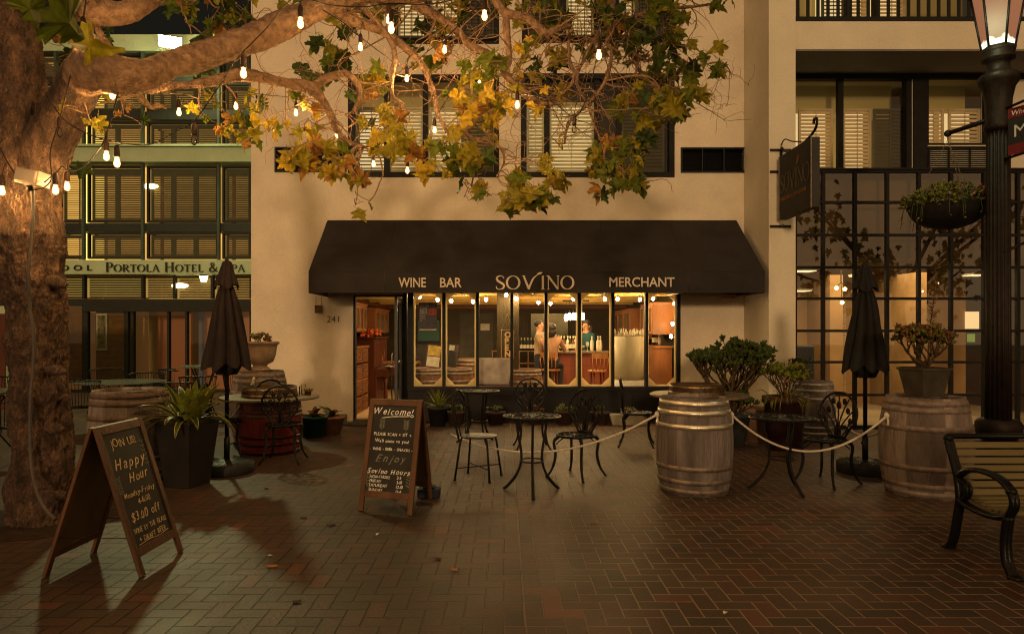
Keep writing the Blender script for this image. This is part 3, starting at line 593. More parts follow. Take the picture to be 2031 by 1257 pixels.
# paintings
def painting(name, label, px0, px1, py0, py1, Y, cols, sc=1.2):
    t = thing(name, label, 'painting', (XX((px0 + px1) / 2, Y), Y, ZZ((py0 + py1) / 2, Y)))
    w = XX(px1, Y) - XX(px0, Y); h = ZZ(py0, Y) - ZZ(py1, Y); mb = MB(); mb.box((-w / 2, -.02, -h / 2), (w / 2, .015, h / 2))
    m = D.materials.new(label[:30]); nt, b = nodes(m); N = nt.nodes; L = nt.links
    tc = N.new('ShaderNodeTexCoord'); sp = N.new('ShaderNodeSeparateXYZ'); L.new(tc.outputs['Object'], sp.inputs[0])
    nz = N.new('ShaderNodeTexNoise'); nz.inputs['Scale'].default_value = sc * 2.5; nz.inputs['Detail'].default_value = 8; L.new(tc.outputs['Object'], nz.inputs[0])
    ma = N.new('ShaderNodeMath'); ma.operation = 'MULTIPLY_ADD'; ma.inputs[1].default_value = 1 / h; ma.inputs[2].default_value = .12; L.new(sp.outputs[2], ma.inputs[0])
    mb2 = N.new('ShaderNodeMath'); mb2.operation = 'MULTIPLY_ADD'; mb2.inputs[1].default_value = .75; L.new(nz.outputs[0], mb2.inputs[0]); L.new(ma.outputs[0], mb2.inputs[2])
    rp = N.new('ShaderNodeValToRGB'); L.new(mb2.outputs[0], rp.inputs[0]); cr = rp.color_ramp
    for i, c in enumerate(cols):
        e_ = cr.elements[0] if i == 0 else (cr.elements[1] if i == len(cols) - 1 else cr.elements.new(i / (len(cols) - 1))); e_.color = (*c, 1); e_.position = i / (len(cols) - 1)
    L.new(rp.outputs[0], b.inputs['Base Color']); b.inputs['Roughness'].default_value = .6; mb.build('canvas', m, t)
    mb = MB(); q = .03
    mb.box((-w / 2 - q, -.03, -h / 2 - q), (-w / 2, .02, h / 2 + q)); mb.box((w / 2, -.03, -h / 2 - q), (w / 2 + q, .02, h / 2 + q)); mb.box((-w / 2, -.03, h / 2), (w / 2, .02, h / 2 + q)); mb.box((-w / 2, -.03, -h / 2 - q), (w / 2, .02, -h / 2)); mb.build('picture_frame', M('black picture frame', (.02, .015, .01), .5), t)
painting('painting', 'large pale landscape painting with bare trees on the back wall of the bar', 1053, 1126, 622, 669, IY1 - .05, [(.06, .08, .03), (.16, .17, .07), (.42, .40, .26), (.55, .52, .40), (.60, .56, .42)])
painting('painting', 'green and teal abstract painting on the back wall left of the inner door', 829, 872, 636, 676, IY1 - .05, [(.03, .12, .10), (.05, .20, .14), (.30, .28, .10), (.10, .25, .22), (.02, .10, .10)])
CHERRY = M('cherry cabinet wood', (.20, .075, .025), .38, 0, .35, 4, .2, 40, stretch=(1, 1, .3))
MAHOG = M('dark mahogany', (.075, .02, .010), .35, 0, .35, 4, .2, 40, stretch=(1, 1, .3))
def cabinet(label, x0, x1, y0, y1, z0, z1, side, loc=None):
    """wall cabinet whose doors face +x (side=1) or -x"""
    t = thing('wall_cabinet', label, 'cabinet', ((x0 + x1) / 2, (y0 + y1) / 2, z0)); dx, dy, h = (x1 - x0) / 2, (y1 - y0) / 2, z1 - z0
    mb = MB(); mb.box((-dx, -dy, 0), (dx, dy, h)); mb.box((-dx - .0, -dy - .03, h), (dx + .03, dy + .03, h + .04)); mb.build('carcass', CHERRY, t, bevel=.004)
    n = 3
    for i in range(n):
        mb = MB(); a = -dy + 2 * dy * i / n + .012; b = -dy + 2 * dy * (i + 1) / n - .012; x = dx * side
        mb.box((x, a, .02), (x + side * .02, a + .04, h - .02)); mb.box((x, b - .04, .02), (x + side * .02, b, h - .02)); mb.box((x, a + .04, .02), (x + side * .02, b - .04, .06)); mb.box((x, a + .04, h - .06), (x + side * .02, b - .04, h - .02)); mb.box((x + side * .001, a + .04, .06), (x + side * .010, b - .04, h - .06), 1)
        mb.build('cabinet_door', [CHERRY, M('cabinet glass', (.10, .06, .03), .15)], t)
    # panel moulding on the end that faces the street
    mb = MB(); mb.box((-dx + .04, -dy - .012, .04), (dx - .04, -dy, .06)); mb.box((-dx + .04, -dy - .012, h - .07), (dx - .04, -dy, h - .05)); mb.build('moulding', CHERRY, t)
cabinet('cherry wall cabinet nearest the open doorway', IX0 + .01, -2.62, 12.0, 12.95, 1.50, 1.98, 1)
cabinet('cherry wall cabinet over the piano', IX0 + .01, -2.62, 13.9, 15.4, 1.48, 1.95, 1)
cabinet('cherry wall cabinet seen in the rightmost pane', 2.72, IX1 - .01, 12.5, 13.6, 1.45, 2.0, -1)
cabinet('dark red cabinet on the right wall behind the frosted drum', 2.62, IX1 - .01, 14.2, 16.4, 1.35, 1.95, -1)
# basket shelf
t = thing('basket_shelf', 'tall shelf of wicker drawers just inside the doorway', 'shelf', (-2.83, 12.65, .02))
mb = MB(); mb.box((-.2, -.55, 0), (.2, .55, .03)); mb.box((-.2, -.55, 1.18), (.22, .57, 1.22)); mb.box((-.2, -.55, .58), (.2, .55, .61)); mb.box((-.2, -.55, .03), (.2, -.53, 1.18)); mb.box((-.2, .53, .03), (.2, .55, 1.18)); mb.box((-.2, -.01, .03), (.2, .01, 1.18)); mb.build('shelf_frame', CHERRY, t)
WICK = M('wicker', (.17, .06, .018), .7, 0, .5, 60, .9, 90, stretch=(1, 1, 1))
for r_ in range(4):
    for c_ in range(2):
        mb = MB(); a = -.52 + c_ * .54; z = .035 + r_ * .29 + (.01 if r_ > 1 else 0)
        for k in range(6): mb.box((-.18, a + .004 * (k % 2), z + .008 + k * .042), (.205 + .006 * (k % 2), a + .49 - .004 * (k % 2), z + .04 + k * .042))
        mb.build('basket_drawer', WICK, t)
# piano
t = thing('upright_piano', 'dark mahogany upright piano by the left wall of the bar', 'piano', (-2.70, 14.3, .02))
mb = MB(); mb.box((-.32, -.72, 0), (.12, .72, 1.34)); mb.box((-.34, -.75, 1.34), (.16, .75, 1.38)); mb.box((.12, -.72, .58), (.38, .72, .74)); mb.box((.12, -.72, 0), (.16, -.66, .58)); mb.box((.12, -.6, .85), (.135, .6, 1.25)); mb.build('case', MAHOG, t, bevel=.008)
for s in (-.66, .66):
    mb = MB(); mb.lathe([(.035, 0), (.03, .08), (.045, .2), (.028, .4), (.045, .56)], 10, (.33, s, 0)); mb.build('leg', MAHOG, t)
mb = MB(); mb.box((.16, -.62, .74), (.33, .62, .755)); mb.build('keyboard', M('piano keys', (.5, .46, .36), .3, 0, .6, 60), t)
t = thing('dried_garland', 'orange dried flower garland lying on the piano top', 'garland', (-2.75, 14.0, 1.42))
mb = MB()
for i in range(60):
    a = rnd.uniform(-.55, .5); mb.ball((rnd.uniform(-.1, .15), a, rnd.uniform(0, .12)), (.05, .06, .02), 5, 4, mat=Matrix.Rotation(rnd.uniform(-1, 1), 4, 'X') @ Matrix.Rotation(rnd.uniform(-1, 1), 4, 'Y'))
mb.build('dried_flowers', M('orange dried petals', (.42, .07, .015), .8, 0, .5, 10), t)
# bar stools
def stool(label, loc, rz, grp):
    t = thing('bar_stool', label, 'stool', loc, rz, grp); WD = M('stool wood', (.24, .10, .03), .4, 0, .3, 6)
    mb = MB(); mb.lathe([(.02, .70), (.19, .705), (.20, .73), (.17, .745), (.01, .735)], 18); mb.build('seat', WD, t)
    for i in range(4):
        a = PI / 4 + i * PI / 2; mb = MB(); mb.tube([(.13 * math.cos(a), .13 * math.sin(a), .70), (.20 * math.cos(a), .20 * math.sin(a), 0)], [.018, .014], 8); mb.build('leg', MAHOG, t)
    mb = MB(); mb.tube([(.175 * math.cos(a), .175 * math.sin(a), .28) for a in [2 * PI * i / 20 for i in range(20)]], .010, 6, closed=True); mb.build('footrest', BLK, t)
    mb = MB()
    for k in range(5): x = -.14 + .07 * k; mb.tube([(x, -.15, .73), (x * 1.15, -.20, .98)], .009, 6)
    for k in range(10):
        a0, a1 = -.9 + 1.8 * k / 10, -.9 + 1.8 * (k + 1) / 10; mb.bar((.2 * math.sin(a0), -.04 - .17 * math.cos(a0), 1.02), (.2 * math.sin(a1), -.04 - .17 * math.cos(a1), 1.02), .02, .10)
    mb.build('backrest', WD, t)
stool('wooden bar stool with a curved back seen through the doorway', (XX(770, 14.6), 14.6, .02), R(-60), None)
stool('bar stool drawn up to the right end of the bar counter', (XX(1185, 13.2), 13.2, .02), R(10), None)
stool('bar stool under the woman in the peach top', (XX(1092, 13.62), 13.62, .02), R(-20), None)
t = thing('high_table', 'small high table with a red brown top behind the door leaf', 'table', (XX(792, 13.6), 13.9, .02)); mb = MB(); mb.box((-.34, -.34, .84), (.34, .34, .88)); mb.build('tabletop', CHERRY, t, bevel=.006); mb = MB(); mb.tube([(0, 0, 0), (0, 0, .84)], .03, 8); mb.lathe([(.22, 0), (.2, .03), (.03, .05)], 16); mb.build('pedestal', BLK, t)
# bar counter
t = thing('bar_counter', 'dark red wooden bar counter in the middle of the room', 'counter', (XX(1150, 14.3), 14.5, .02))
mb = MB(); mb.box((-.56, -.3, 0), (.62, .3, 1.04)); [mb.box((-.52 + .4 * k, -.315, .1), (-.18 + .4 * k, -.3, .94)) for k in range(3)]; mb.build('front', M('red counter panels', (.13, .030, .012), .45, 0, .4, 3, .1, 30, stretch=(1, 1, .3)), t, bevel=.005)
mb = MB(); mb.box((-.66, -.42, 1.04), (.72, .36, 1.08)); mb.build('countertop', M('granite countertop', (.16, .11, .07), .2, 0, .6, 60), t, bevel=.006)
# wine racks and bottles on the back
t = thing('wine_rack', 'low rack of dark wine bottles along the back wall', 'rack', (XX(1048, 16.9), 16.9, .02)); mb = MB()
for k in range(9): mb.box((-.9 + .22 * k, -.15, 0), (-.88 + .22 * k, .15, 1.0))
for z in (.1, .4, .7, 1.0): mb.box((-.9, -.15, z), (.88, .15, z + .02))
mb.build('rack_frame', M('rack wood', (.20, .09, .03), .6, 0, .3), t)
for i, (px, Y, z, c) in enumerate([(p, 16.85, 1.045, 0) for p in (1034, 1040.5, 1047, 1053.5, 1060)] + [(p, 14.55 + .12 * (i % 3), 1.10, i % 3) for i, p in enumerate((1113, 1119, 1126, 1131, 1137, 1141))] + [(p, 14.5, 1.10, 2) for p in (1186, 1191, 1174)] + [(p, 13.1, 1.25, i % 3) for i, p in enumerate((1297, 1302, 1307))]):
    b_ = MB(); b_.lathe([(.036, 0), (.038, .02), (.038, .17), (.030, .21), (.014, .24), (.013, .30), (.015, .305)], 10); b_.lathe([(.0385, .05), (.0385, .14)], 10, mi=1, capb=False, capt=False); b_.lathe([(.0155, .255), (.0155, .31)], 8, mi=2)
    o = b_.build('wine_bottle', [[M('black bottle glass', (.01, .012, .006), .1), M('brown bottle glass', (.10, .03, .01), .1), M('clear bottle glass', (.45, .40, .30), .1)][c], M('bottle label', (.55, .48, .34), .7), M('bottle foil', (.5, .42, .25), .4)], loc=(XX(px, Y), Y, z))
    where = 'dark wine bottle standing on the rack by the back wall' if i < 5 else 'wine bottle among the glasses on the bar counter' if i < 14 else 'bottle on the sideboard in the rightmost pane'
    tag(o, where, 'bottle', ['bottles on the back rack', 'bottles on the bar counter', 'bottles on the sideboard'][0 if i < 5 else 1 if i < 14 else 2])
# sideboard right
t = thing('sideboard', 'orange brown sideboard in the rightmost pane', 'sideboard', (2.85, 13.1, .02)); mb = MB(); mb.box((-.25, -.5, 0), (.25, .5, 1.18)); mb.box((-.28, -.53, 1.18), (.27, .53, 1.22)); mb.box((-.27, -.45, .62), (-.25, .45, .95)); mb.box((-.27, -.45, .15), (-.25, .45, .5)); mb.build('carcass', CHERRY, t, bevel=.006)
for i in range(2): mb = MB(); mb.tube([(-.29, -.1, .78 - .45 * i), (-.29, .1, .78 - .45 * i)], .01, 6); mb.build('handle', BLK, t)
# barrels shown in the window, drum, poster boards
def staves(seg_n, depth=.006):
    def fn(r, z, a): k = (a * seg_n / (2 * PI)) % 1; return r - depth * 1.5 * (1 if min(k, 1 - k) < .09 else 0) + .003 * math.sin(7.3 * math.floor(a * seg_n / (2 * PI)))
    return fn
def barrel(label, loc, r=.355, h=.9, rt=.31, wood=None, hoop=None, rz=0, grp=None, hoops=(.04, .115, .27), lower=None, name='wine_barrel', bright=None):
    t = thing(name, label, 'barrel', loc, rz, grp); wood = wood or OAKG; hoop = hoop or HOOPD
    prof = []; n = 16
    def rad(u): return rt + (r - rt) * (1 - (2 * u - 1) ** 2)
    prof = [(rad(i / n), h * i / n) for i in range(n + 1)]
    mb = MB(); mb.lathe(prof, 132, fn=staves(22), capb=True, capt=False)
    mb.lathe([(rt, h), (rt - .025, h), (rt - .03, h - .03)], 44, capb=False, capt=False)
    for q, f_ in enumerate(mb.f):
        v_ = mb.v[f_[0]]; k_ = int((math.atan2(v_[1], v_[0]) + .012) % (2 * PI) * 22 / (2 * PI)); mb.m[q] = 1 if (k_ * 7919 + 13) % 10 < 3 else 0
    mb.build('staves', [wood, OAKD if wood in (OAKG, OAKP) else wood], t)
    mb = MB(); mb.lathe([(.001, h - .035), (rt - .015, h - .035)], 44, capb=False, capt=False)
    for k in range(-4, 5): mb.box((k * .065 - .001, -math.sqrt(max(0, (rt - .04) ** 2 - (k * .065) ** 2)), h - .0352), (k * .065 + .001, math.sqrt(max(0, (rt - .04) ** 2 - (k * .065) ** 2)), h - .034))
    mb.build('barrel_head', wood, t)
    allh = [1 - q for q in hoops] + list(lower or hoops)
    for u in allh:
        w = .026; mb = MB()
        mb.lathe([(rad(u - w) + .002, h * (u - w)), (rad(u - w) + .0045, h * (u - w)), (rad(u + w) + .0045, h * (u + w)), (rad(u + w) + .002, h * (u + w))], 48, capb=False, capt=False)
        for q in range(2): mb.ball(((rad(u) + .004) * math.cos(-1.75 + .06 * q), (rad(u) + .004) * math.sin(-1.75 + .06 * q), h * u), .006, 6, 4)
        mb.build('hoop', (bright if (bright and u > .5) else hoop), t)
    return t
ORB = M('orange barrel wood', (.15, .07, .035), .6, 0, .3, 4, .4, 50, stretch=(1, 1, .2))
for i, (px, Y, lab, h) in enumerate([(848, 12.15, 'barrel with a metal rim inside the first two panes', .86), (903, 12.2, 'second barrel inside the window under the leaning boards', .86), (938, 13.3, 'orange barrel standing deeper in the room behind the second pane', .98), (1040, 12.2, 'barrel with a grey hoop inside the fourth pane', .84)]):
    barrel(lab, (XX(px, Y), Y, .02), .34, h - .02, .29, ORB, HOOPD)
def board(label, px0, px1, py0, py1, Y, lean, parts, cat='poster board'):
    t = thing('poster_board', label, cat, (XX((px0 + px1) / 2, Y), Y, ZZ(py1, Y))); w = XX(px1, Y) - XX(px0, Y); h = ZZ(py0, Y) - ZZ(py1, Y); m = Matrix.Rotation(lean, 4, 'Y') @ Matrix.Rotation(-.12, 4, 'X')
    mb = MB(); mb.box((-w / 2, 0, 0), (w / 2, .02, h), mat=m); mb.build('backing', M('poster dark frame', (.05, .03, .02), .5), t)
    for (a, b, c, d, mm) in parts: mb = MB(); mb.box((-w / 2 + w * a, -.006, h * c), (-w / 2 + w * b, -.001, h * d), mat=m); mb.build('poster', mm, t)
YEL = M('yellow poster', (.50, .36, .06), .6, 0, .5, 14); WHT = M('white poster', (.60, .56, .44), .6, 0, .2, 14)
board('leaning board with a yellow and a white poster behind the first pane', 842, 872, 683, 729, 12.1, .12, [(.08, .92, .52, .95, YEL), (.08, .92, .05, .48, WHT)])
board('leaning framed chalkboard behind the second pane', 884, 905, 682, 728, 12.15, .12, [(.1, .6, .72, .95, WHT), (.12, .88, .06, .66, CHALKB)])
t = thing('frosted_drum', 'tall whitish frosted glass drum with a ragged top standing inside the seventh pane', 'drum', (XX(1247, 12.3), 12.3, .02))
mb = MB(); mb.lathe([(.255, .62), (.262, .7), (.27, 1.40)], 40, capb=True, capt=True); mb.build('drum_body', M('frosted drum', (.42, .35, .22), .35, 0, .3, 3, .3, 30, stretch=(1, 1, .3), trans=.3), t)
mb = MB()
for i in range(110):
    a = rnd.uniform(0, 2 * PI); r_ = rnd.uniform(.12, .27); z = 1.38; hh = rnd.uniform(.06, .17); mb.tube([(r_ * math.cos(a), r_ * math.sin(a), z), (r_ * 1.05 * math.cos(a + .1), r_ * 1.05 * math.sin(a + .1), z + hh)], [.010, .003], 4)
mb.build('fringe', M('pale fringe', (.48, .42, .30), .6, 0, .3, trans=.3), t)
mb = MB(); mb.lathe([(.29, 0), (.29, .62)], 32); mb.build('plinth', M('white plinth', (.42, .38, .34), .7), t)
# pale panel added for the whitish flared smear in the third pane
t = thing('smear_panel', 'greyish white frosted panel standing inside the third pane', 'screen', (XX(980, 12.0), 12.02, .02))
mb = MB(); mb.box((-.29, 0, .56), (.29, .02, 1.02)); mb.build('panel', M('smeared white panel', (.40, .37, .38), .3, 0, .4, 5, col2=(.75, .68, .64), trans=.5), t); mb = MB(); mb.box((-.29, -.01, 0), (.29, .03, .56)); mb.build('foot', MAHOG, t)
mb = MB(); mb.box((XX(953, 11.6), 11.62, ZZ(655, 11.6)), (XX(971, 11.6), 11.625, ZZ(642, 11.6))); tag(mb.build('paper_notice', WHT), 'small cream paper notice taped in the third pane', 'notice')
# poster in the first pane
t = thing('event_poster', 'dark blue event poster with white and red blocks taped inside the first pane', 'poster', (XX(849, 11.62), 11.6, ZZ(656, 11.6)))
w_ = XX(868, 11.6) - XX(832, 11.6); h_ = ZZ(600, 11.6) - ZZ(656, 11.6)
mb = MB(); mb.box((-w_ / 2, 0, 0), (w_ / 2, .003, h_)); mb.build('sheet', M('navy poster paper', (.035, .035, .065), .5, 0, .4, 12), t)
mb = MB()
for (s, z, sz, mi) in (('LIVE MUSIC', .93, .030, 0), ('EVERY WEEK', .87, .026, 0), ('FRIDAY', .50, .03, 0), ('NIGHTS', .42, .026, 0), ('6-9', .34, .026, 0)): text(mb, s, sz, frame((-w_ / 2 + .02, -.002, h_ * z), ax, az), mi=mi)
mb.box((-w_ / 2 + .02, -.003, h_ * .58), (-.01, -.001, h_ * .83), 1); mb.box((.01, -.003, h_ * .55), (w_ / 2 - .01, -.001, h_ * .8), 2); mb.box((-w_ / 2 + .01, -.003, .01), (w_ / 2 - .01, -.001, .03), 0); inb_ = mb.build('print', [WHT, M('grey print', (.22, .2, .2), .6, 0, .7, 30), M('red print', (.32, .06, .03), .6, 0, .6, 30)], t)
# OPEN neon sign (unlit amber outline)
t = thing('open_sign', 'upright OPEN sign hanging on cords inside the window', 'sign', (XX(1006, 11.5), 11.50, ZZ(711, 11.5)))
w_ = .2; h_ = ZZ(655, 11.65) - ZZ(711, 11.65); AMB = M('amber letters', (.80, .55, .24), .5)
mb = MB(); rr = crom([(-w_ / 2 + .02, 0, 0), (w_ / 2 - .02, 0, 0), (w_ / 2, 0, .03), (w_ / 2, 0, h_ - .03), (w_ / 2 - .02, 0, h_), (-w_ / 2 + .02, 0, h_), (-w_ / 2, 0, h_ - .03), (-w_ / 2, 0, .03)], 3); mb.tube(rr, .0045, 5, closed=True); mb.build('border', AMB, t)
mb = MB()
for i, c in enumerate('OPEN'): text(mb, c, .135, frame((-.045, -.002, h_ - .125 - i * .108), ax, az), ext=.004, offset=.006)
mb.build('lettering', AMB, t); mb = MB(); mb.tube([(-w_ / 2 + .01, 0, h_), (.0, 0, h_ + .28), (w_ / 2 - .01, 0, h_)], .003, 4); mb.build('cord', AMB, t)
# pendant lamp over the bar, lit bulbs on the ceiling
t = thing('pendant_lamp', 'row of five lit pendant bulbs hanging over the bar counter', 'lamp', (XX(1142, 14.4), 14.4, CZ))
mb = MB(); mb.box((-.28, -.02, -.12), (.28, .02, -.09)); mb.tube([(0, 0, -.09), (0, 0, 0)], .01, 6); mb.build('rail', BLK, t)
PEND = ME('pendant glow', (1.0, .64, .25), 90)
for k, px in enumerate((1123, 1130, 1137, 1143, 1156)):
    x = XX(px, 14.4) - XX(1142, 14.4); z = ZZ(627 + (2 if k == 0 else 0), 14.4) - CZ
    mb = MB(); mb.tube([(x, 0, -.12), (x, 0, z + .07)], .004, 5); mb.build('cord', BLK, t); mb = MB(); mb.lathe([(.012, .07), (.03, .04), (.036, -.02), (.026, -.07), (.004, -.08)][::-1], 12, (x, 0, z)); mb.build('shade', PEND, t)
IB = ME('indoor bulb glow', (1.0, .66, .27), 330)
for k, (px, py, Y) in enumerate([(868, 594, 12.4), (895, 597, 12.8), (938, 598, 12.6), (964, 594, 12.4), (1004, 585, 11.95), (1024, 592, 12.2), (1068, 600, 13.2), (1092, 602, 13.4), (1137, 593, 12.6), (1155, 583, 11.9), (1200, 593, 12.4), (1225, 593, 12.4), (1269, 594, 12.6), (1295, 592, 12.2), (1338, 602, 12.0), (1334, 642, 12.0), (1331, 667, 12.0), (832, 588, 11.9)]):
    t = thing('indoor_bulb', ['lit bulb of the ceiling string inside the bar', 'lit bulb of the strand hanging down beside the rightmost pane'][1 if px > 1330 else 0], 'light bulb', W(px, py, Y), 0, ['bulbs strung under the bar ceiling', 'bulbs hanging beside the rightmost pane'][1 if px > 1330 else 0])
    mb = MB(); mb.ball((0, 0, 0), (.028, .028, .034), 10, 7); mb.build('bulb_glass', IB, t); mb = MB(); mb.tube([(0, 0, .03), (0, 0, .07)], .014, 8); mb.build('socket', SOCK, t)
mb = MB()
def sagline(mb, P, r=.004, s=.05, n=8):
    for a, b in zip(P[:-1], P[1:]):
        a = Vector(a); b = Vector(b); mb.tube([a.lerp(b, i / n) - Vector((0, 0, s * 4 * (i / n) * (1 - i / n))) for i in range(n + 1)], r, 5)
sagline(mb, [(-1.4, 11.9, 2.22), (-.6, 12.6, 2.2), (.3, 12.2, 2.2), (1.2, 13.0, 2.2), (2.0, 12.4, 2.2), (2.9, 12.2, 2.2)]); tag(mb.build('ceiling_cable', CABLE), 'black cable swagged under the bar ceiling', 'cable')
def area(name, loc, e, size, col, rot=(0, 0, 0), sy=None):
    l = D.lights.new(name, 'AREA'); l.energy = e; l.size = size; l.color = col
    if sy: l.shape = 'RECTANGLE'; l.size_y = sy
    o = D.objects.new(name, l); COL.objects.link(o); o.location = loc; o.rotation_euler = rot; return o
# ------------------------------------------------------------------ people in the bar
SKIN = M('skin', (.40, .19, .11), .55, 0, .08); HAIRD = M('dark hair', (.018, .012, .010), .5, 0, .4, 40)
def figure(label, loc, rz, J, shirt, trouser, hair='short', s=1.0, shoe=None):
    """J: joint positions of one posed body in metres; skinned as one surface"""
    t = thing('person', label, 'person', loc, rz)
    names = list(J); idx = {n: i for i, n in enumerate(names)}
    rad = dict(pelvis=(.155, .12), waist=(.135, .10), chest=(.165, .115), upchest=(.15, .10), neck=(.055, .055), jaw=(.068, .075), head=(.080, .095), crown=(.055, .07),
               lsh=(.062,) * 2, rsh=(.062,) * 2, lel=(.043,) * 2, rel=(.043,) * 2, lwr=(.030,) * 2, rwr=(.030,) * 2, lha=(.032, .022), rha=(.032, .022),
               lhip=(.095,) * 2, rhip=(.095,) * 2, lkn=(.062,) * 2, rkn=(.062,) * 2, lan=(.042,) * 2, ran=(.042,) * 2, lto=(.04, .03), rto=(.04, .03))
    E = [('pelvis', 'waist'), ('waist', 'chest'), ('chest', 'upchest'), ('upchest', 'neck'), ('neck', 'jaw'), ('jaw', 'head'), ('head', 'crown')]
    for q in 'lr': E += [('upchest', q + 'sh'), (q + 'sh', q + 'el'), (q + 'el', q + 'wr'), (q + 'wr', q + 'ha'), ('pelvis', q + 'hip'), (q + 'hip', q + 'kn'), (q + 'kn', q + 'an'), (q + 'an', q + 'to')]
    me = D.meshes.new('b'); me.from_pydata([J[n] for n in names], [(idx[a], idx[b]) for a, b in E], []); o = D.objects.new('b', me); COL.objects.link(o)
    sk = o.modifiers.new('s', 'SKIN'); sk.use_smooth_shade = True
    for n in names:
        v = me.skin_vertices[0].data[idx[n]]; v.radius = rad[n]; v.use_root = (n == 'pelvis')
    ss = o.modifiers.new('u', 'SUBSURF'); ss.levels = 2; ss.render_levels = 2
    bpy.context.view_layer.update(); b = D.meshes.new_from_object(o.evaluated_get(bpy.context.evaluated_depsgraph_get())); D.objects.remove(o)
    for m in (SKIN, shirt, trouser, shoe or MAHOG): b.materials.append(m)
    seg = [(Vector(J[a]), Vector(J[c]), a, c) for a, c in E]
    for p in b.polygons:
        best = None
        for a, c, na, nc in seg:
            d = c - a; tt = max(0, min(1, (p.center - a).dot(d) / max(d.length_squared, 1e-6))); q = (p.center - a - d * tt).length
            if best is None or q < best[0]: best = (q, na, nc, tt)
        na, nc, tt = best[1:]
        k = 1
        if nc in ('jaw', 'head', 'crown') or (nc == 'neck' and tt > .75) or nc.endswith('ha'): k = 0
        elif nc.endswith(('hip', 'kn', 'an')) or (nc == 'waist' and tt < .35): k = 2
        elif nc.endswith('to'): k = 3
        p.material_index = k; p.use_smooth = True
    bo = D.objects.new('body', b); COL.objects.link(bo); bo.parent = t
    hd = Vector(J['head']); fwd = Vector(J.get('_f', (0, -1, 0))) if False else Vector((0, -1, 0))
    mb = MB(); jw = Vector(J['jaw'])
    mb.ball(hd + Vector((0, -.100, -.02)), (.013, .022, .02), 8, 5); mb.ball(hd + Vector((.085, 0, -.02)), (.012, .022, .03), 8, 5); mb.ball(hd + Vector((-.085, 0, -.02)), (.012, .022, .03), 8, 5); mb.build('face_features', SKIN, t)
    mb = MB(); [mb.ball(hd + Vector((k * .032, -.090, .008)), (.012, .008, .007), 6, 4) for k in (-1, 1)]; mb.ball(hd + Vector((0, -.090, -.060)), (.024, .008, .006), 6, 4, 1); mb.build('eyes_and_mouth', [HAIRD, M('lips', (.30, .07, .05), .5)], t)
    mb = MB()
    if hair == 'short': mb.ball(hd + Vector((0, .034, .030)), (.088, .086, .080), 16, 10)
    if hair == 'bob':
        mb.ball(hd + Vector((0, .035, .03)), (.108, .100, .10), 16, 10); mb.ball(hd + Vector((0, .055, -.06)), (.115, .075, .11), 14, 8)
    if hair == 'long':
        mb.ball(hd + Vector((0, .035, .04)), (.098, .095, .088), 16, 10); mb.ball(hd + Vector((.02, .08, -.10)), (.115, .06, .17), 14, 8)
    mb.build('hair', HAIRD, t)
    return t
def pose(seat=None, arms='down', lean=0):
    J = dict(pelvis=(0, 0, .95), waist=(0, 0, 1.08), chest=(0, -.01, 1.25), upchest=(0, 0, 1.40), neck=(0, -.005, 1.49), jaw=(0, -.02, 1.545), head=(0, -.015, 1.62), crown=(0, -.005, 1.69),
             lsh=(.18, 0, 1.40), rsh=(-.18, 0, 1.40), lel=(.23, .02, 1.13), rel=(-.23, .02, 1.13), lwr=(.24, -.06, .90), rwr=(-.24, -.06, .90), lha=(.24, -.09, .81), rha=(-.24, -.09, .81),
             lhip=(.09, 0, .88), rhip=(-.09, 0, .88), lkn=(.10, -.02, .48), rkn=(-.10, -.02, .48), lan=(.10, .02, .08), ran=(-.10, .02, .08), lto=(.11, -.13, .035), rto=(-.11, -.13, .035))
    if seat:
        dz = seat + .12 - .95
        for k in ('pelvis', 'waist', 'chest', 'upchest', 'neck', 'jaw', 'head', 'crown', 'lsh', 'rsh', 'lel', 'rel', 'lwr', 'rwr', 'lha', 'rha', 'lhip', 'rhip'): x, y, z = J[k]; J[k] = (x, y, z + dz)
        for s, q in ((1, 'l'), (-1, 'r')): J[q + 'hip'] = (.09 * s, -.03, seat + .09); J[q + 'kn'] = (.12 * s, -.42, seat + .06); J[q + 'an'] = (.12 * s, -.36, seat - .36); J[q + 'to'] = (.12 * s, -.50, seat - .42)
    zz = J['upchest'][2]
    if arms == 'front':
        for s, q in ((1, 'l'), (-1, 'r')): J[q + 'el'] = (.22 * s, -.10, zz - .26); J[q + 'wr'] = (.12 * s, -.34, zz - .25); J[q + 'ha'] = (.08 * s, -.43, zz - .23)
    if arms == 'chin':
        J['rel'] = (-.24, -.22, zz - .22); J['rwr'] = (-.14, -.16, zz + .02); J['rha'] = (-.12, -.12, zz + .10); J['lel'] = (.22, -.14, zz - .25); J['lwr'] = (.12, -.38, zz - .22); J['lha'] = (.08, -.46, zz - .21)
    return J
TAN = M('beige shirt', (.26, .175, .10), .85, 0, .12, 20); PEACH = M('peach knit top', (.27, .145, .085), .85, 0, .12, 20); TEAL = M('teal blouse', (.006, .045, .05), .7, 0, .2, 20); JEAN = M('dark trousers', (.02, .02, .025), .85, 0, .2, 20)
figure('man in a beige shirt with short dark hair standing at the bar in profile', (XX(1069, 14.0), 14.0, .02), R(-100) + PI, pose(arms='front'), TAN, JEAN, 'short')
figure('woman in a peach top seated at the bar with her back to the street', (XX(1093, 13.55), 13.55, .02), R(165), pose(seat=.74, arms='chin'), PEACH, JEAN, 'bob')
figure('guest half hidden between the beige shirted man and the woman in peach', (XX(1086, 15.0), 15.0, .02), R(30), pose(), M('grey top', (.20, .17, .14), .85), JEAN, 'short')
figure('long haired bartender in a teal blouse behind the bar counter', (XX(1163, 15.2), 15.2, .02), R(-35), pose(arms='front'), TEAL, JEAN, 'long')
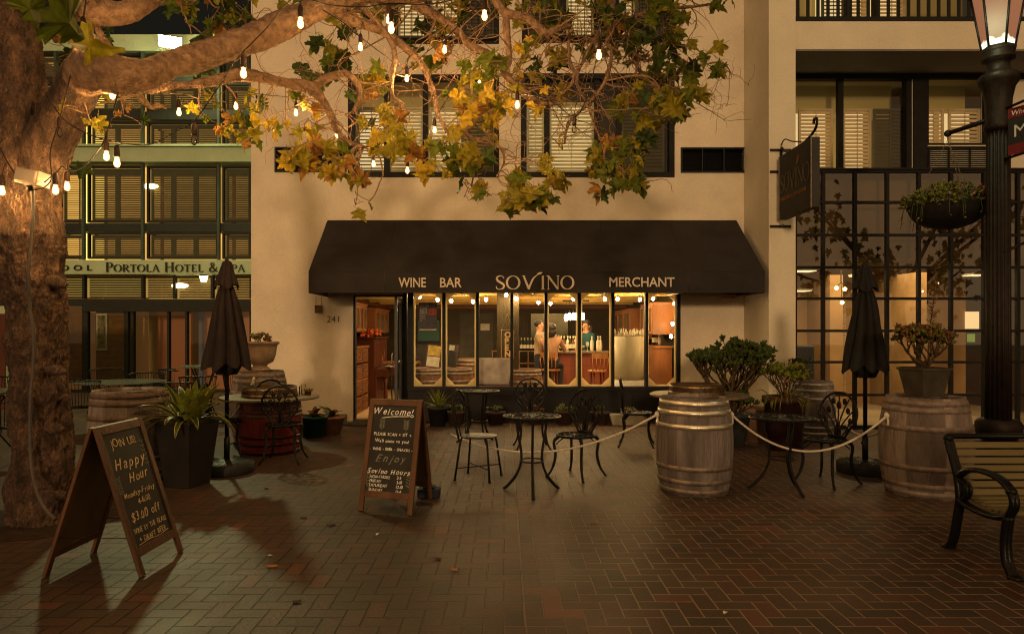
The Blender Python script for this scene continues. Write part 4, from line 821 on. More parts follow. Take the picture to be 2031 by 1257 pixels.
for i, px in enumerate((1108, 1165)):
    t = thing('wine_glass', ['stemmed wine glass on the counter by the woman in peach', 'wine glass on the counter in front of the bartender'][i], 'glass', (XX(px, 14.35), 14.35, 1.10)); mb = MB(); mb.lathe([(.03, 0), (.028, .004), (.004, .01), (.004, .08), (.03, .11), (.035, .15), (.028, .19)], 12, capt=False); mb.build('glass_bowl', M('wine glass', (.6, .55, .42), .08, trans=.6), t)
# ------------------------------------------------------------------ hotel behind on the left
YH = 17.0
hx = lambda p: XX(p, YH); hz = lambda p: ZZ(p, YH)
hot = thing('hotel_building', 'shuttered hotel front with a pale lettered band left of the wine bar', 'building', (hx(300), YH, 0))
inh = inp(hot, (hx(300), YH, 0))
GS = _mats['green grey stucco']; HF = M('hotel dark green frame', (.012, .014, .008), .55, 0, .25, 10, spec=.2)
HX0, HX1 = hx(-330), hx(560)
mb = MB()
for (a, b, d) in ((73, 105, .12), (297, 325, .22), (517, 545, .20)): mb.box((HX0, YH - d, hz(b)), (HX1, YH + .3, hz(a)))
mb.box((HX0, YH - .3, hz(296)), (HX1, YH - .001, hz(292)))
inh(mb, 'stucco_band', GS)
mb = MB(); mb.box((HX0, YH - .02, hz(238)), (HX1, YH + .25, hz(222))); mb.box((HX0, YH - .02, hz(460)), (HX1, YH + .25, hz(443))); mb.box((HX0, YH - .02, hz(606)), (HX1, YH + .25, hz(593)))
mb.box((HX0, YH + .02, hz(163)), (HX1, YH + .25, hz(156))); mb.box((HX0, YH + .0, .0), (HX1, YH + .25, .05)); inh(mb, 'beam', M('black green beam', (.010, .014, .010), .5, 0, .25, 10))
mb = MB(); mb.quad((HX0, YH + 5, 0), (HX1, YH + 5, 0), (HX1, YH + 5, hz(80)), (HX0, YH + 5, hz(80)))
for z in (hz(86), hz(311), hz(531)): mb.quad((HX0, YH + .3, z), (HX1, YH + .3, z), (HX1, YH + 5, z), (HX0, YH + 5, z))
mb.quad((HX0, YH + .26, .01), (HX1, YH + .26, .01), (HX1, YH + 5, .01), (HX0, YH + 5, .01)); inh(mb, 'inner_room', M('warm plaster', (.42, .30, .14), .9, 0, .15, 2))
HSH = M('hotel shutter paint', (.22, .165, .07), .6, 0, .15, 5, trans=.45); HSD = M('hotel olive shutter', (.08, .09, .035), .6, 0, .2, 5, trans=.2)
LIT = ME('lit hotel room', (1.0, .66, .13), 2.0); LITM = ME('softly lit hotel room', (1.0, .57, .13), .70); LITD = ME('dim hotel room', (.9, .58, .14), .32)
LITG = M('unlit hotel room', (.05, .06, .03), .9)
cols = [(-60, 58), (62, 112), (116, 165), (172, 282), (290, 432), (440, 497)]
rows = [(106, 156, 0), (164, 221, 0), (240, 292, 1), (328, 441, 2), (461, 513, 3)]
kind = {(0, 3): 'g', (0, 4): 'g', (0, 5): 'g', (1, 3): 'G', (1, 4): 'G', (1, 5): 'd', (1, 2): 'L', (0, 2): 'L', (2, 2): 'L', (2, 3): 'm', (2, 4): 'd', (2, 5): 'd', (3, 2): 'L', (3, 3): 'm', (3, 4): 'd', (3, 5): 'd', (4, 2): 'L', (4, 3): 'm', (4, 4): 'm', (4, 5): 'm'}
for ri, (y0_, y1_, _) in enumerate(rows):
    for ci, (a_, b_) in enumerate(cols):
        if ci < 1: continue
        kd = kind.get((ri, ci), 'm'); npn = max(1, round((b_ - a_) / 47)); x0, x1 = hx(a_), hx(b_); z0, z1 = hz(y1_), hz(y0_); f = MB(); fw = .05
        f.box((x0, YH + .02, z0), (x0 + fw, YH + .12, z1)); f.box((x1 - fw, YH + .02, z0), (x1, YH + .12, z1)); f.box((x0 + fw, YH + .02, z0), (x1 - fw, YH + .12, z0 + fw)); f.box((x0 + fw, YH + .02, z1 - fw), (x1 - fw, YH + .12, z1))
        w = inh(f, 'window', HF)
        for k in range(npn):
            a = x0 + fw + (x1 - x0 - 2 * fw) * k / npn + .0; b = x0 + fw + (x1 - x0 - 2 * fw) * (k + 1) / npn - .0; s = MB(); st = .06
            c, d = z0 + fw, z1 - fw
            s.box((a, YH + .14, c), (a + st, YH + .18, d)); s.box((b - st, YH + .14, c), (b, YH + .18, d)); s.box((a + st, YH + .14, c), (b - st, YH + .18, c + .05)); s.box((a + st, YH + .14, d - (.16 if ri == 3 else .08)), (b - st, YH + .18, d))
            sub = MB(); louvres(sub, a + st, b - st, c + .05, d - (.16 if ri == 3 else .08), YH + .14, .055, .93 if kd != 'L' else .4, .035)
            m2 = {'g': HSD, 'G': HSD, 'L': HSH, 'm': HSH, 'd': HSH}[kd]; s.add(sub.v, sub.f, 1)
            inh(s, 'shutter', [OLV, m2], w)
        q = MB(); q.quad((x0, YH + .9, z0), (x1, YH + .9, z0), (x1, YH + .9, z1), (x0, YH + .9, z1)); q.quad((x0, YH + .2, z1), (x1, YH + .2, z1), (x1, YH + .9, z1), (x0, YH + .9, z1))
        inh(q, 'backlight_panel', {'g': LITG, 'G': LITD, 'L': LIT, 'm': LITM, 'd': LITD}[kd], w)
        q = MB(); q.quad((x0 + .02, YH + .06, z0 + .02), (x1 - .02, YH + .06, z0 + .02), (x1 - .02, YH + .06, z1 - .02), (x0 + .02, YH + .06, z1 - .02)); inh(q, 'pane', GLASS, w)
# long posts over the window grid
for p in (60, 114, 168.5, 286, 436):
    mb = MB()
    for (a, b) in ((106, 296), (326, 516)): mb.box((hx(p - 2.5), YH - .10, hz(b)), (hx(p + 2.5), YH - .02, hz(a)))
    inh(mb, 'mullion', M('pale green mullion', (.035, .05, .036), .5))
# strip above the entrance
f = MB()
for p in (60, 165, 282, 345, 420, 497): f.box((hx(p) - .03, YH, hz(592)), (hx(p) + .03, YH + .12, hz(546)))
w = inh(f, 'transom_window', HF)
for a, b, m2 in ((62, 163, HSD), (167, 280, HSD), (284, 343, HSH), (347, 418, HSH), (422, 496, HSH)):
    s = MB(); louvres(s, hx(a) + .04, hx(b) - .04, hz(591), hz(548), YH + .14, .062, .72, .035); inh(s, 'shutter', m2, w)
q = MB(); q.quad((HX0, YH + .9, hz(592)), (HX1, YH + .9, hz(592)), (HX1, YH + .9, hz(546)), (HX0, YH + .9, hz(546))); inh(q, 'backlight_panel', LITD, w)
# ground floor glazing and doors
f = MB()
for p, w_ in ((60, .05), (168, .14), (250, .10), (262, .06), (333, .05), (369, .05), (497, .06)): f.box((hx(p) - w_ / 2, YH, .05), (hx(p) + w_ / 2, YH + .12, hz(606)))
f.box((hx(165), YH - .06, hz(618)), (hx(500), YH, hz(597))); f.box((hx(262), YH + .01, hz(775)), (hx(333), YH + .10, hz(758)))
en = inh(f, 'entrance', HF)
q = MB(); louvres(q, hx(64), hx(158), .25, hz(612), YH + .2, .062, .9, .035); louvres(q, hx(180), hx(245), .25, hz(612), YH + .2, .062, .9, .035); inh(q, 'blind', M('brown blind', (.30, .15, .05), .7, 0, .2, trans=.35), en)
q = MB(); q.quad((hx(50), YH + .8, 0), (hx(262), YH + .8, 0), (hx(262), YH + .8, 2.4), (hx(50), YH + .8, 2.4)); inh(q, 'backlight_panel', ME('amber lobby light', (1.0, .46, .14), .045), en)
q = MB(); q.quad((hx(264), YH + 1.2, 0), (hx(333), YH + 1.2, 0), (hx(333), YH + 1.2, 2.4), (hx(264), YH + 1.2, 2.4)); inh(q, 'lobby_wall', ME('dim lobby wall', (.7, .22, .07), .035), en)
q = MB(); q.quad((hx(337), YH + 1.6, 0), (hx(371), YH + 1.6, 0), (hx(371), YH + 1.6, 2.4), (hx(337), YH + 1.6, 2.4)); inh(q, 'lift_door', ME('blue grey lobby glow', (.20, .20, .22), .06), en)
q = MB(); q.box((hx(360), YH + .3, 0), (hx(368), YH + .4, 2.2)); inh(q, 'door_edge', M('speckled amber strip', (.5, .22, .06), .4, 0, .8, 60), en)
q = MB(); q.quad((hx(374), YH + .9, 0), (hx(500), YH + .9, 0), (hx(500), YH + .9, 2.4), (hx(374), YH + .9, 2.4)); inh(q, 'lobby_wall', ME('orange lobby wall', (.8, .30, .10), .04), en)
q = MB(); q.quad((hx(60), YH + .06, .05), (hx(497), YH + .06, .05), (hx(497), YH + .06, hz(606)), (hx(60), YH + .06, hz(606))); inh(q, 'pane', GLASS, en)
t = thing('framed_poster', 'white framed poster behind the hotel glass beside the entrance', 'poster', (hx(193), YH + .18, hz(695))); mb = MB(); w_ = hx(204) - hx(182); h_ = hz(621) - hz(695)
mb.box((-w_ / 2, 0, 0), (w_ / 2, .02, h_)); mb.build('frame', M('white poster frame', (.55, .5, .38), .6), t); mb = MB(); mb.box((-w_ / 2 + .04, -.005, .05), (w_ / 2 - .04, 0, h_ - .05)); mb.build('print', M('dark print', (.22, .18, .10), .6, 0, .8, 8), t)
# band lettering
mb = MB(); so = Vector((hx(220), YH - .226, hz(541))); ch = hz(522) - hz(541)
wd_ = roman(MB(), 'Portola Hotel & Spa', 0, 0, ch, so, (1, 0, 0), (0, 0, 1)); scx = (hx(500) - hx(220)) / wd_
roman(mb, 'Portola Hotel & Spa', 0, 0, ch, so, (1, 0, 0), (0, 0, 1), .02, sx=scx * .98, w=1.15)
inh(mb, 'lettering', M('dark bronze letters', (.02, .016, .010), .4, .5)); mb = MB(); text(mb, 'POOL', .19, frame((hx(112), YH - .226, hz(538)), (1, 0, 0), (0, 0, 1)), ext=.01, sx=1.42, space=1.75, offset=.004)
inh(mb, 'lettering', M('dark bronze letters', (.02, .016, .010), .4, .5))
# lights seen through the hotel glass
HL = ME('hotel lamp glow', (1.0, .78, .35), 9)
for px, py, rx, rz_, nm, lab in ((293, 368, .24, .075, 'ceiling_lamp', 'oval ceiling lamp glowing behind the tall upstairs hotel windows'), (353, 566, .24, .07, 'ceiling_lamp', 'oval ceiling lamp glowing above the hotel entrance')):
    t = thing(nm, lab, 'lamp', (XX(px, 17.7), 17.7, ZZ(py, 17.7))); mb = MB(); mb.ball((0, 0, 0), (rx, rx, rz_), 20, 8); mb.build('lamp_shade', HL, t)
# visible through the shutters would hide them, so they hang just inside the glass
for o_ in [o for o in D.objects if o.name.startswith('ceiling_lamp')]: o_.location.y = YH + .13; o_.location.x = hx((o_.location.x / 17.7 * F) + CX); o_.scale = (.95, .25, .9)
for o_, (px, py) in zip([o for o in D.objects if o.name.startswith('ceiling_lamp')], ((293, 368), (353, 566))): o_.location = (hx(px), YH + .10, hz(py)); o_.scale = (.9, .15, .9)
t = thing('wall_lantern', 'small square lit lantern under the lettered hotel band', 'lantern', (hx(404), YH + .0, hz(553))); mb = MB(); mb.lathe([(.07, -.07), (.11, .07)], 4, capb=True); mb.build('lamp_glass', HL, t); mb = MB(); mb.lathe([(.125, .07), (.09, .1), (.02, .12)], 4); mb.build('cap', BLK, t)
# floodlight
FL = Vector((XX(344, 16.4), 16.4, ZZ(88, 16.4)))
t = thing('floodlight', 'bright greenish white floodlight at the hotel roof edge', 'floodlight', FL)
mb = MB(); mb.box((-.05, .0, .05), (.05, .30, .13)); mb.bar((0, .3, .08), (0, .7, .08), .08, .06); mb.build('housing', BLK, t, bevel=.01)
fd = Vector((.30, -.72, -.62)).normalized(); fu = Vector((1, .42, 0)); fu = (fu - fd * fu.dot(fd)).normalized(); fv = fd.cross(fu).normalized()
mb = MB(); c_ = Vector((0, -.16, -.02)); P_ = [c_ + fu * a + fv * b for a, b in ((-.24, -.13), (.24, -.13), (.24, .13), (-.24, .13))]
mb.add(P_, [(0, 1, 2, 3)]); mb.build('diffuser', ME('flood glow', (1.0, .98, .46), 1080), t)
mb = MB(); Q_ = [p - fd * .012 for p in P_]; Q2 = [p - fd * .14 * 1 + (p - c_) * -.1 for p in P_]; mb.add(Q_ + Q2, [(0, 1, 2, 3), (7, 6, 5, 4), (0, 4, 5, 1), (1, 5, 6, 2), (2, 6, 7, 3), (3, 7, 4, 0)]); mb.build('lamp_head', BLK, t)
# low pale green wall and planting bed left of the tree
t = thing('garden_wall', 'low pale green wall at the far left behind the tree', 'wall', (XX(-60, 13), 13.2, 0)); mb = MB(); mb.box((-2.2, 0, 0), (XX(10, 13.2) - XX(-60, 13), .25, 2.0)); mb.build('wall_body', GS, t); mb = MB(); mb.box((-2.2, -.03, 0), (XX(10, 13.2) - XX(-60, 13) + .02, -.002, 1.85)); mb.build('timber_cladding', MAHOG, t)

# ------------------------------------------------------------------ glazed shop on the right
YG = 10.52; gx = lambda p: XX(p, YG); gz = lambda p: ZZ(p, YG)
shop = thing('corner_shop_building', 'cream building with a balcony above a tall black window grid', 'building', (5.8, YG, 0))
ins = inp(shop, (5.8, YG, 0)); SX1 = 9.2; YW = 11.40
mb = MB(); wx = lambda p: XX(p, YW); wz = lambda p: ZZ(p, YW)
G0 = PX1 + .003
U1 = (G0 + .04, wx(1808), wz(340) - .2, wz(146)); U2 = (wx(1838), wx(1962), wz(288), wz(150)); U3 = (wx(2020), SX1 - .3, wz(340), wz(150))
wall(mb, G0, SX1, gz(340), wz(143), YW, .2, [U1, U2]); ins(mb, 'wall', _mats['pale stucco'])
mb = MB(); mb.box((G0, 10.45, ZZ(98, 10.45)), (SX1, 13, ZZ(43, 10.45))); ins(mb, 'balcony_slab', _mats['pale stucco'])
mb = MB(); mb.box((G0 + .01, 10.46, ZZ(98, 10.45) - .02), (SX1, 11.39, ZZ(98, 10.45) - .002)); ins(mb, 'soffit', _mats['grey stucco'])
sb = MB(); sb.box((G0, YW - .03, wz(158)), (SX1, YW - .002, wz(143))); sb.box((wx(1810), YW - .03, wz(342)), (wx(1838), YW - .002, wz(158))); ins(sb, 'lintel', FRM)
PCH = M('peach lit shutter', (.88, .74, .54), .55, 0, .05, 5, trans=.45)
za, zc = wz(210), wz(337)
window(ins, U1, [(wx(1592), wx(1661), za - 1.3, za, PCH, .84), (wx(1681), wx(1738), za - 1.15, za, PCH, .88), (wx(1743), wx(1806), za - 1.15, za, DRK, .9)], YW, [wx(1670)], back=ROOMG)
window(ins, U2, [(wx(1840), wx(1884), wz(288) + .06, za, PCH, .84), (wx(1894), wx(1957), wz(288) + .06, za, PCH, .84)], YW, [], back=ROOMG, fw=.03)
vent(ins, (wx(1838), wx(1964), wz(338), wz(292)), YW - .03)
mb = MB(); za_ = ZZ(43, 10.45)
for z in (za_ + .03, za_ + .95): mb.box((G0 + .02, 10.5, z), (SX1, 10.54, z + .045))
mb.box((G0 + .02, 10.505, za_ + .075), (SX1, 10.535, za_ + .10))
for i in range(int((SX1 - G0) / .155)): x = G0 + .06 + .155 * i; mb.box((x, 10.508, za_ + .1), (x + .045, 10.532, za_ + .95))
ins(mb, 'balcony_railing', BLK)
U4 = (G0 + .1, wx(1960), za_ + .05, za_ + 2.0); mb = MB(); wall(mb, G0, SX1, za_, 8.6, YW + .02, .2, [U4]); ins(mb, 'upper_wall', _mats['pale stucco'])
window(ins, U4, [(wx(1640), wx(1685), za_ + .15, za_ + 1.8, DRK, .6), (wx(1690), wx(1735), za_ + .15, za_ + 1.8, PCH, .85), (wx(1752), wx(1808), za_ + .15, za_ + 1.8, PCH, .85)], YW + .02, [wx(1688), wx(1742)], back=ROOMG)
# window grid
cols_ = [1578, 1634, 1697, 1761, 1824, 1888, 1954, 2021, 2083, 2147]; rows_ = [340, 401, 466, 530, 592, 656, 718, 783, 846]
mb = MB(); zt_ = gz(340); zb_ = gz(846)
for i, p in enumerate(cols_): mb.box((gx(p) - .024, YG, zb_), (gx(p) + .024, YG + .06, zt_))
for p in rows_: mb.box((gx(1578) + .024, YG + .002, gz(p) - .02), (gx(2147), YG + .058, gz(p) + .02))
mb.box((PX1 + .003, YG - .02, 0), (gx(2147), YG + .1, zb_ - .02)); mb.box((PX1 + .003, YG - .02, zt_ + .02), (gx(2147), YG + .1, zt_ + .05)); mb.box((PX1 + .003, YG + .1, zt_ + .02), (gx(2147), YW, zt_ + .05))
gw = ins(mb, 'window_grid', FRM)
q = MB(); q.quad((PX1 + .01, YG + .03, zb_ - .02), (gx(2147), YG + .03, zb_ - .02), (gx(2147), YG + .03, zt_), (PX1 + .01, YG + .03, zt_)); ins(q, 'pane', MG('reflective shop glass', 3.6, (.80, .74, .60), 1.5), gw)
# room behind the grid
mb = MB(); RY = 14.2; RX1 = 9.6
mb.quad((PX1, RY, 0), (RX1, RY, 0), (RX1, RY, zt_), (PX1, RY, zt_)); mb.quad((PX1 + .004, YG + .1, 0), (PX1 + .004, RY, 0), (PX1 + .004, RY, zt_), (PX1 + .004, YG + .1, zt_)); mb.quad((PX1, YW, zt_ + .01), (PX1, RY, zt_ + .01), (RX1, RY, zt_ + .01), (RX1, YW, zt_ + .01))
mb.box((6.3, 13.2, 0), (6.55, RY - .01, zt_)); mb.box((7.6, 12.6, 0), (7.8, RY - .01, zt_)); ins(mb, 'inner_room', M('tan plaster', (.30, .19, .09), .85, 0, .25, 1.5)); mb = MB(); mb.box((PX1 + .006, YG + .35, 2.66), (RX1, RY - .004, 2.74)); mb.box((PX1 + .006, YG + .35, 2.74), (RX1, YG + .36, zt_)); ins(mb, 'added_ceiling', M('dark brown ceiling', (.10, .07, .04), .9, 0, .6, 1.2))  # low ceiling and upright sheet added to darken the upper panes
mb = MB(); mb.quad((PX1, YG + .1, .01), (RX1, YG + .1, .01), (RX1, RY, .01), (PX1, RY, .01)); ins(mb, 'interior_floor', M('pale tile floor', (.34, .27, .18), .4, 0, .3, 1.2))
mb = MB(); y_ = RY - .02
for (a, b, c, d) in ((1660, 1676, 592, 790),): s_ = MB(); louvres(s_, XX(a, y_), XX(b, y_), ZZ(d, y_), ZZ(c, y_), y_ - .06, .05, .7, .03); ins(s_, 'louvre_door', M('pale louvre', (.42, .32, .18), .7))
for (a, b, c, d, m_, nm) in ((1768, 1810, 612, 735, ME('doorway reflection glow', (.9, .85, .45), .42), 'reflected_doorway'), (1913, 1940, 618, 652, ME('sign reflection glow', (1.0, .75, .40), 1.1), 'reflected_sign'), (1917, 1932, 662, 678, ME('green notice glow', (.45, .8, .2), .22), 'wall_notice')):  # doorway and sign are reflections in the glass, built as glowing panels
    q = MB(); q.box((XX(a, y_), y_ - .03, ZZ(d, y_)), (XX(b, y_), y_ - .01, ZZ(c, y_))); ins(q, nm, m_)
    if nm == 'reflected_doorway':
        q = MB(); x0, x1, z0, z1 = XX(a, y_), XX(b, y_), ZZ(d, y_), ZZ(c, y_); q.box((x0 - .1, y_ - .05, z0), (x0, y_, z1 + .1)); q.box((x1, y_ - .05, z0), (x1 + .1, y_, z1 + .1)); q.box((x0, y_ - .05, z1), (x1, y_, z1 + .1)); q.box((x0 - .4, y_ - .045, z1 + .1), (x1 + .3, y_, z1 + .42)); ins(q, 'reflected_surround', MAHOG)
PNL = ME('ceiling panel glow', (1.0, .80, .48), 1.6)
for i, (px, py, w_) in enumerate(((1592, 539, 40), (1588, 578, 30), (1705, 548, 26), (1935, 547, 30))):
    Y = 12.4; t = thing('ceiling_panel_lamp', ['slim ceiling light panel in the top left of the window grid', 'lower slim ceiling light panel at the left edge of the window grid', 'slim ceiling light panel beside the folded umbrella top', 'slim ceiling light panel left of the lamp post'][i], 'lamp', W(px, py, Y)); mb = MB(); mb.box((-w_ * Y / F / 2, -.15, 0), (w_ * Y / F / 2, .15, .012)); mb.build('diffuser', PNL, t); mb = MB(); mb.box((-w_ * Y / F / 2 - .01, -.16, .013), (w_ * Y / F / 2 + .01, .16, .04)); mb.build('housing', HOOP, t)
t = thing('chandelier', 'small three bulb ceiling lamp behind the window grid', 'lamp', W(1668, 560, 12.2)); GB = ME('chandelier bulb', (1.0, .72, .3), 14); mb = MB(); mb.tube([(0, 0, .0), (0, 0, .35)], .01, 6); mb.tube([(-.08, 0, -.08), (0, 0, 0), (.07, 0, -.08)], .008, 6); mb.tube([(0, 0, 0), (.02, 0, -.32)], .006, 6); mb.build('arm', BLK, t)
for (x, z) in ((-.08, -.10), (.07, -.12), (.02, -.36)): mb = MB(); mb.ball((x, 0, z), .035, 10, 6); mb.build('bulb', GB, t)
t = thing('office_chair', 'dark blue padded chair behind the lower left of the window grid', 'chair', (XX(1600, 11.9), 11.9, .01)); NV = M('navy vinyl', (.03, .045, .07), .5)
mb = MB(); mb.box((-.24, -.24, .46), (.24, .24, .54)); mb.build('seat', NV, t, bevel=.03); mb = MB(); mb.box((-.24, .2, .58), (.24, .28, 1.25)); mb.build('backrest', NV, t, bevel=.04)
mb = MB(); mb.tube([(0, 0, .05), (0, 0, .46)], .025, 8); [mb.tube([(0, 0, .08), (.27 * math.cos(a), .27 * math.sin(a), .03)], .016, 6) for a in [2 * PI * i / 5 for i in range(5)]]; mb.build('base', BLK, t)
# warm light inside
area('bar_room_light', (.2, 14.2, 2.1), 120, 3.5, (1.0, .74, .38), sy=3.2)
area('bar_window_light', (.4, 12.1, 2.14), 45, 4.5, (1.0, .76, .38), sy=.3)
area('shop_room_light', (6.6, 12.4, 2.6), 120, 3.2, (1.0, .74, .40), sy=1.6)
# ================================================================== outdoor furniture
def GP(px, py):    # ground point seen at a pixel
    Y = GY(py); return Vector((XX(px, Y), Y, 0))
# ---- barrels
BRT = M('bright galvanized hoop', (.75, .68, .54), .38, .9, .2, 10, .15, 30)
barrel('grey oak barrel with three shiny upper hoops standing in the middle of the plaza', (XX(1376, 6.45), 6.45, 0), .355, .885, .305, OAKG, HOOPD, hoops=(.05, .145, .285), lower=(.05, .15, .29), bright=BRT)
barrel('pale grey oak barrel with dull hoops carrying the square planter by the bench', (XX(1835, 6.35), 6.35, 0), .385, .90, .32, OAKP, M('dull brown hoop', (.20, .155, .13), .7, .3, .3, 20, .3), rz=.6, hoops=(.05, .12, .30), lower=(.05, .13, .31))
barrel('grey brown barrel standing behind the join us chalkboard', (XX(258, 6.85), 6.85, 0), .375, .92, .335, OAKP, M('brown hoop', (.13, .09, .07), .7, .3, .3, 20, .3), rz=2.0, hoops=(.05, .13, .28))
barrel('pale barrel against the wall carrying the stone urn', (XX(515, 9.3), 9.3, 0), .38, .97, .31, OAKP, M('pale dull hoop', (.26, .20, .16), .7, .3, .3, 20, .3), rz=1, hoops=(.05, .13, .29))
barrel('small grey barrel by the window grid behind the round table', (XX(1612, 10.0), 10.0, 0), .31, .78, .265, OAKG, M('mid grey hoop', (.30, .28, .24), .5, .5, .3, 20, .3), rz=1, hoops=(.05, .16, .31))
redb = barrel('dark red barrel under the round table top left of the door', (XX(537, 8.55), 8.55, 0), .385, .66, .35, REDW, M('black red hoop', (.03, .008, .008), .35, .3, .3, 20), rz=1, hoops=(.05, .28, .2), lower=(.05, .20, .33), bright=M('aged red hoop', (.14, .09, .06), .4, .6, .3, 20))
barrel('barrel hidden behind the grey oak barrel, carrying a round table top', (XX(1385, 8.5), 8.5, 0), .36, .69, .33, OAKG, HOOPD, rz=1)
STONE = M('speckled stone top', (.15, .115, .075), .5, 0, .4, 30, .1, 80)
for px, py, Y, r_, z, lab in ((536, 787, 8.55, .60, .665, 'round stone table top resting on the dark red barrel'), (1386, 787, 8.5, .60, .695, 'round table top resting on the hidden barrel')):
    mb = MB(); mb.lathe([(r_ - .01, 0), (r_, .008), (r_, .026), (r_ - .01, .032)], 64); tag(mb.build('round_table_top', STONE, loc=(XX(px, Y), Y, z)), lab, 'table top')
def lid(label, loc, handle):
    t = thing('barrel_lid', label, 'barrel lid', loc, .4); mb = MB(); mb.lathe([(.335, 0), (.33, .05), (.318, .125)], 96, fn=staves(20, .004), capt=False); mb.lathe([(.318, .125), (.30, .125), (.297, .105), (.001, .105)], 40, capb=False, capt=False); mb.build('stave_ring', DKW, t)
    for z in (.022, .095): mb = MB(); r_ = .335 - .017 * z / .125; mb.lathe([(r_ + .001, z - .018), (r_ + .005, z - .018), (r_ + .003, z + .018), (r_ - .001, z + .018)], 48, capb=False, capt=False); mb.build('hoop', M('brassy hoop', (.26, .17, .08), .3, .85, .5, 14, .3, 50), t)
    if handle: mb = MB(); mb.tube(crom([(-.21, -.1, .11), (-.14, -.07, .13), (-.10, -.05, .175), (0, 0, .20), (.10, .05, .175), (.14, .07, .13), (.21, .1, .11)], 4), .014, 8); mb.build('handle', IRON, t)
    return t
lid('barrel lid with an arched iron handle on the left round table top', (XX(535, 8.5), 8.5, .699), True)
lid('barrel lid lying on the round table top behind the grey oak barrel', (XX(1381, 8.45), 8.45, .729), False)
# ---- urn, planters
t = thing('stone_urn', 'stone coloured footed urn planter on the pale barrel by the wall', 'urn', (XX(516, 9.25), 9.25, .972))
mb = MB(); mb.lathe([(.13, 0), (.13, .03), (.09, .06), (.10, .085), (.17, .12), (.20, .20), (.215, .30), (.225, .35), (.25, .365), (.255, .38), (.245, .392), (.215, .392), (.20, .35), (.001, .34)], 44, capt=False); mb.build('bowl', M('pinkish urn stone', (.34, .24, .17), .85, 0, .2, 8, .4, 50), t)
GRN = M('olive green leaf', (.060, .085, .014), .5, 0, .5, 30, trans=.25); GRY = M('yellow green leaf', (.16, .17, .020), .5, 0, .4, 30, trans=.3); GRD = M('dark green leaf', (.022, .040, .012), .5, 0, .4, 30, trans=.15)
REDL = M('reddish succulent leaf', (.14, .028, .016), .5, 0, .5, 20); BRNST = M('plant stem', (.07, .045, .022), .8, 0, .3, 20); RUSTL = M('bronze succulent leaf', (.10, .055, .018), .5, 0, .5, 20)
def leaf_ball(mb, c, d, L_, w, mi):
    """one fleshy leaf: a flattened pointed ellipsoid along d"""
    d = Vector(d).normalized(); s = d.orthogonal().normalized(); u = d.cross(s); c = Vector(c)
    vs = [c, c + d * L_]
    for k in range(5): a = 2 * PI * k / 5; vs.append(c + d * L_ * .55 + (s * math.cos(a) * w + u * math.sin(a) * w * .45))
    mb.add(vs, [(0, 2 + (k + 1) % 5, 2 + k) for k in range(5)] + [(1, 2 + k, 2 + (k + 1) % 5) for k in range(5)], mi, True)
def bush(parent, base, spread, height, nb, nleaf, L_, w, mats, rs=.014, up=.5, seed=1, clump=8):
    r2 = random.Random(seed); st = MB(); lf = MB(); base = Vector(base)
    def grow(p, d, ln, r_, dep):
        n = 4; pts = [p]; q = p.copy()
        for i in range(n):
            d = (d + Vector((r2.uniform(-.22, .22), r2.uniform(-.22, .22), r2.uniform(-.05, .2)))).normalized(); q = q + d * ln / n; pts.append(q.copy())
        st.tube(pts, [r_ * (1 - .35 * i / n) for i in range(n + 1)], 5)
        if dep <= 0:
            for k in range(clump): leaf_ball(lf, q - d * r2.uniform(0, ln * .35), (d + Vector((r2.uniform(-1, 1), r2.uniform(-1, 1), r2.uniform(-.6, 1)))), L_ * r2.uniform(.6, 1.2), w * r2.uniform(.8, 1.2), r2.randrange(len(mats)))
            return
        for k in range(r2.choice((2, 3, 3))):
            a = r2.uniform(0, 2 * PI); s_ = r2.uniform(.5, 1.0); grow(q, Vector((math.cos(a) * s_, math.sin(a) * s_, up)).normalized() * .7 + d * .5, ln * r2.uniform(.62, .85), r_ * .66, dep - 1)
    for k in range(nb):
        a = 2 * PI * k / nb + r2.uniform(-.4, .4); s_ = r2.uniform(.15, 1)
        grow(base + Vector((r2.uniform(-.03, .03), r2.uniform(-.03, .03), 0)), Vector((math.cos(a) * s_ * spread, math.sin(a) * s_ * spread, height)).normalized(), height * .36, rs, nleaf)
    st.build('stem', BRNST, parent); lf.build('foliage', mats, parent)
bush(t, (0, 0, .34), .9, .26, 8, 1, .055, .020, [REDL, RUSTL, GRY], .007, seed=3, clump=9)
# square planter with succulent on the right barrel
t = thing('square_metal_planter', 'tapered dark metal planter of bronze succulents on the barrel beside the lamp post', 'planter', (XX(1833, 6.35), 6.35, .902), .2)
mb = MB(); a, b, h = .110, .150, .26
def frus(mb, a, b, z0, z1, mi=0, a2=None, b2=None, caps=True):
    a2 = a2 or a; b2 = b2 or b
    vs = [(-a, -a2, z0), (a, -a2, z0), (a, a2, z0), (-a, a2, z0), (-b, -b2, z1), (b, -b2, z1), (b, b2, z1), (-b, b2, z1)]
    mb.add(vs, ([(3, 2, 1, 0), (4, 5, 6, 7)] if caps else []) + [(0, 1, 5, 4), (1, 2, 6, 5), (2, 3, 7, 6), (3, 0, 4, 7)], mi)
frus(mb, a, b, 0, h - .02); frus(mb, b + .012, b + .014, h - .0195, h); mb.build('pot', M('dark zinc', (.085, .075, .060), .45, .6, .3, 7, .2), t, bevel=.004)
mb = MB(); mb.box((-b, -b, h + .001), (b, b, h + .005)); mb.build('soil', M('dark soil', (.03, .018, .01)), t)
bush(t, (0, 0, h), 1.25, .52, 9, 2, .062, .026, [RUSTL, GRY, GRN, RUSTL, REDL], .013, seed=5, clump=11)
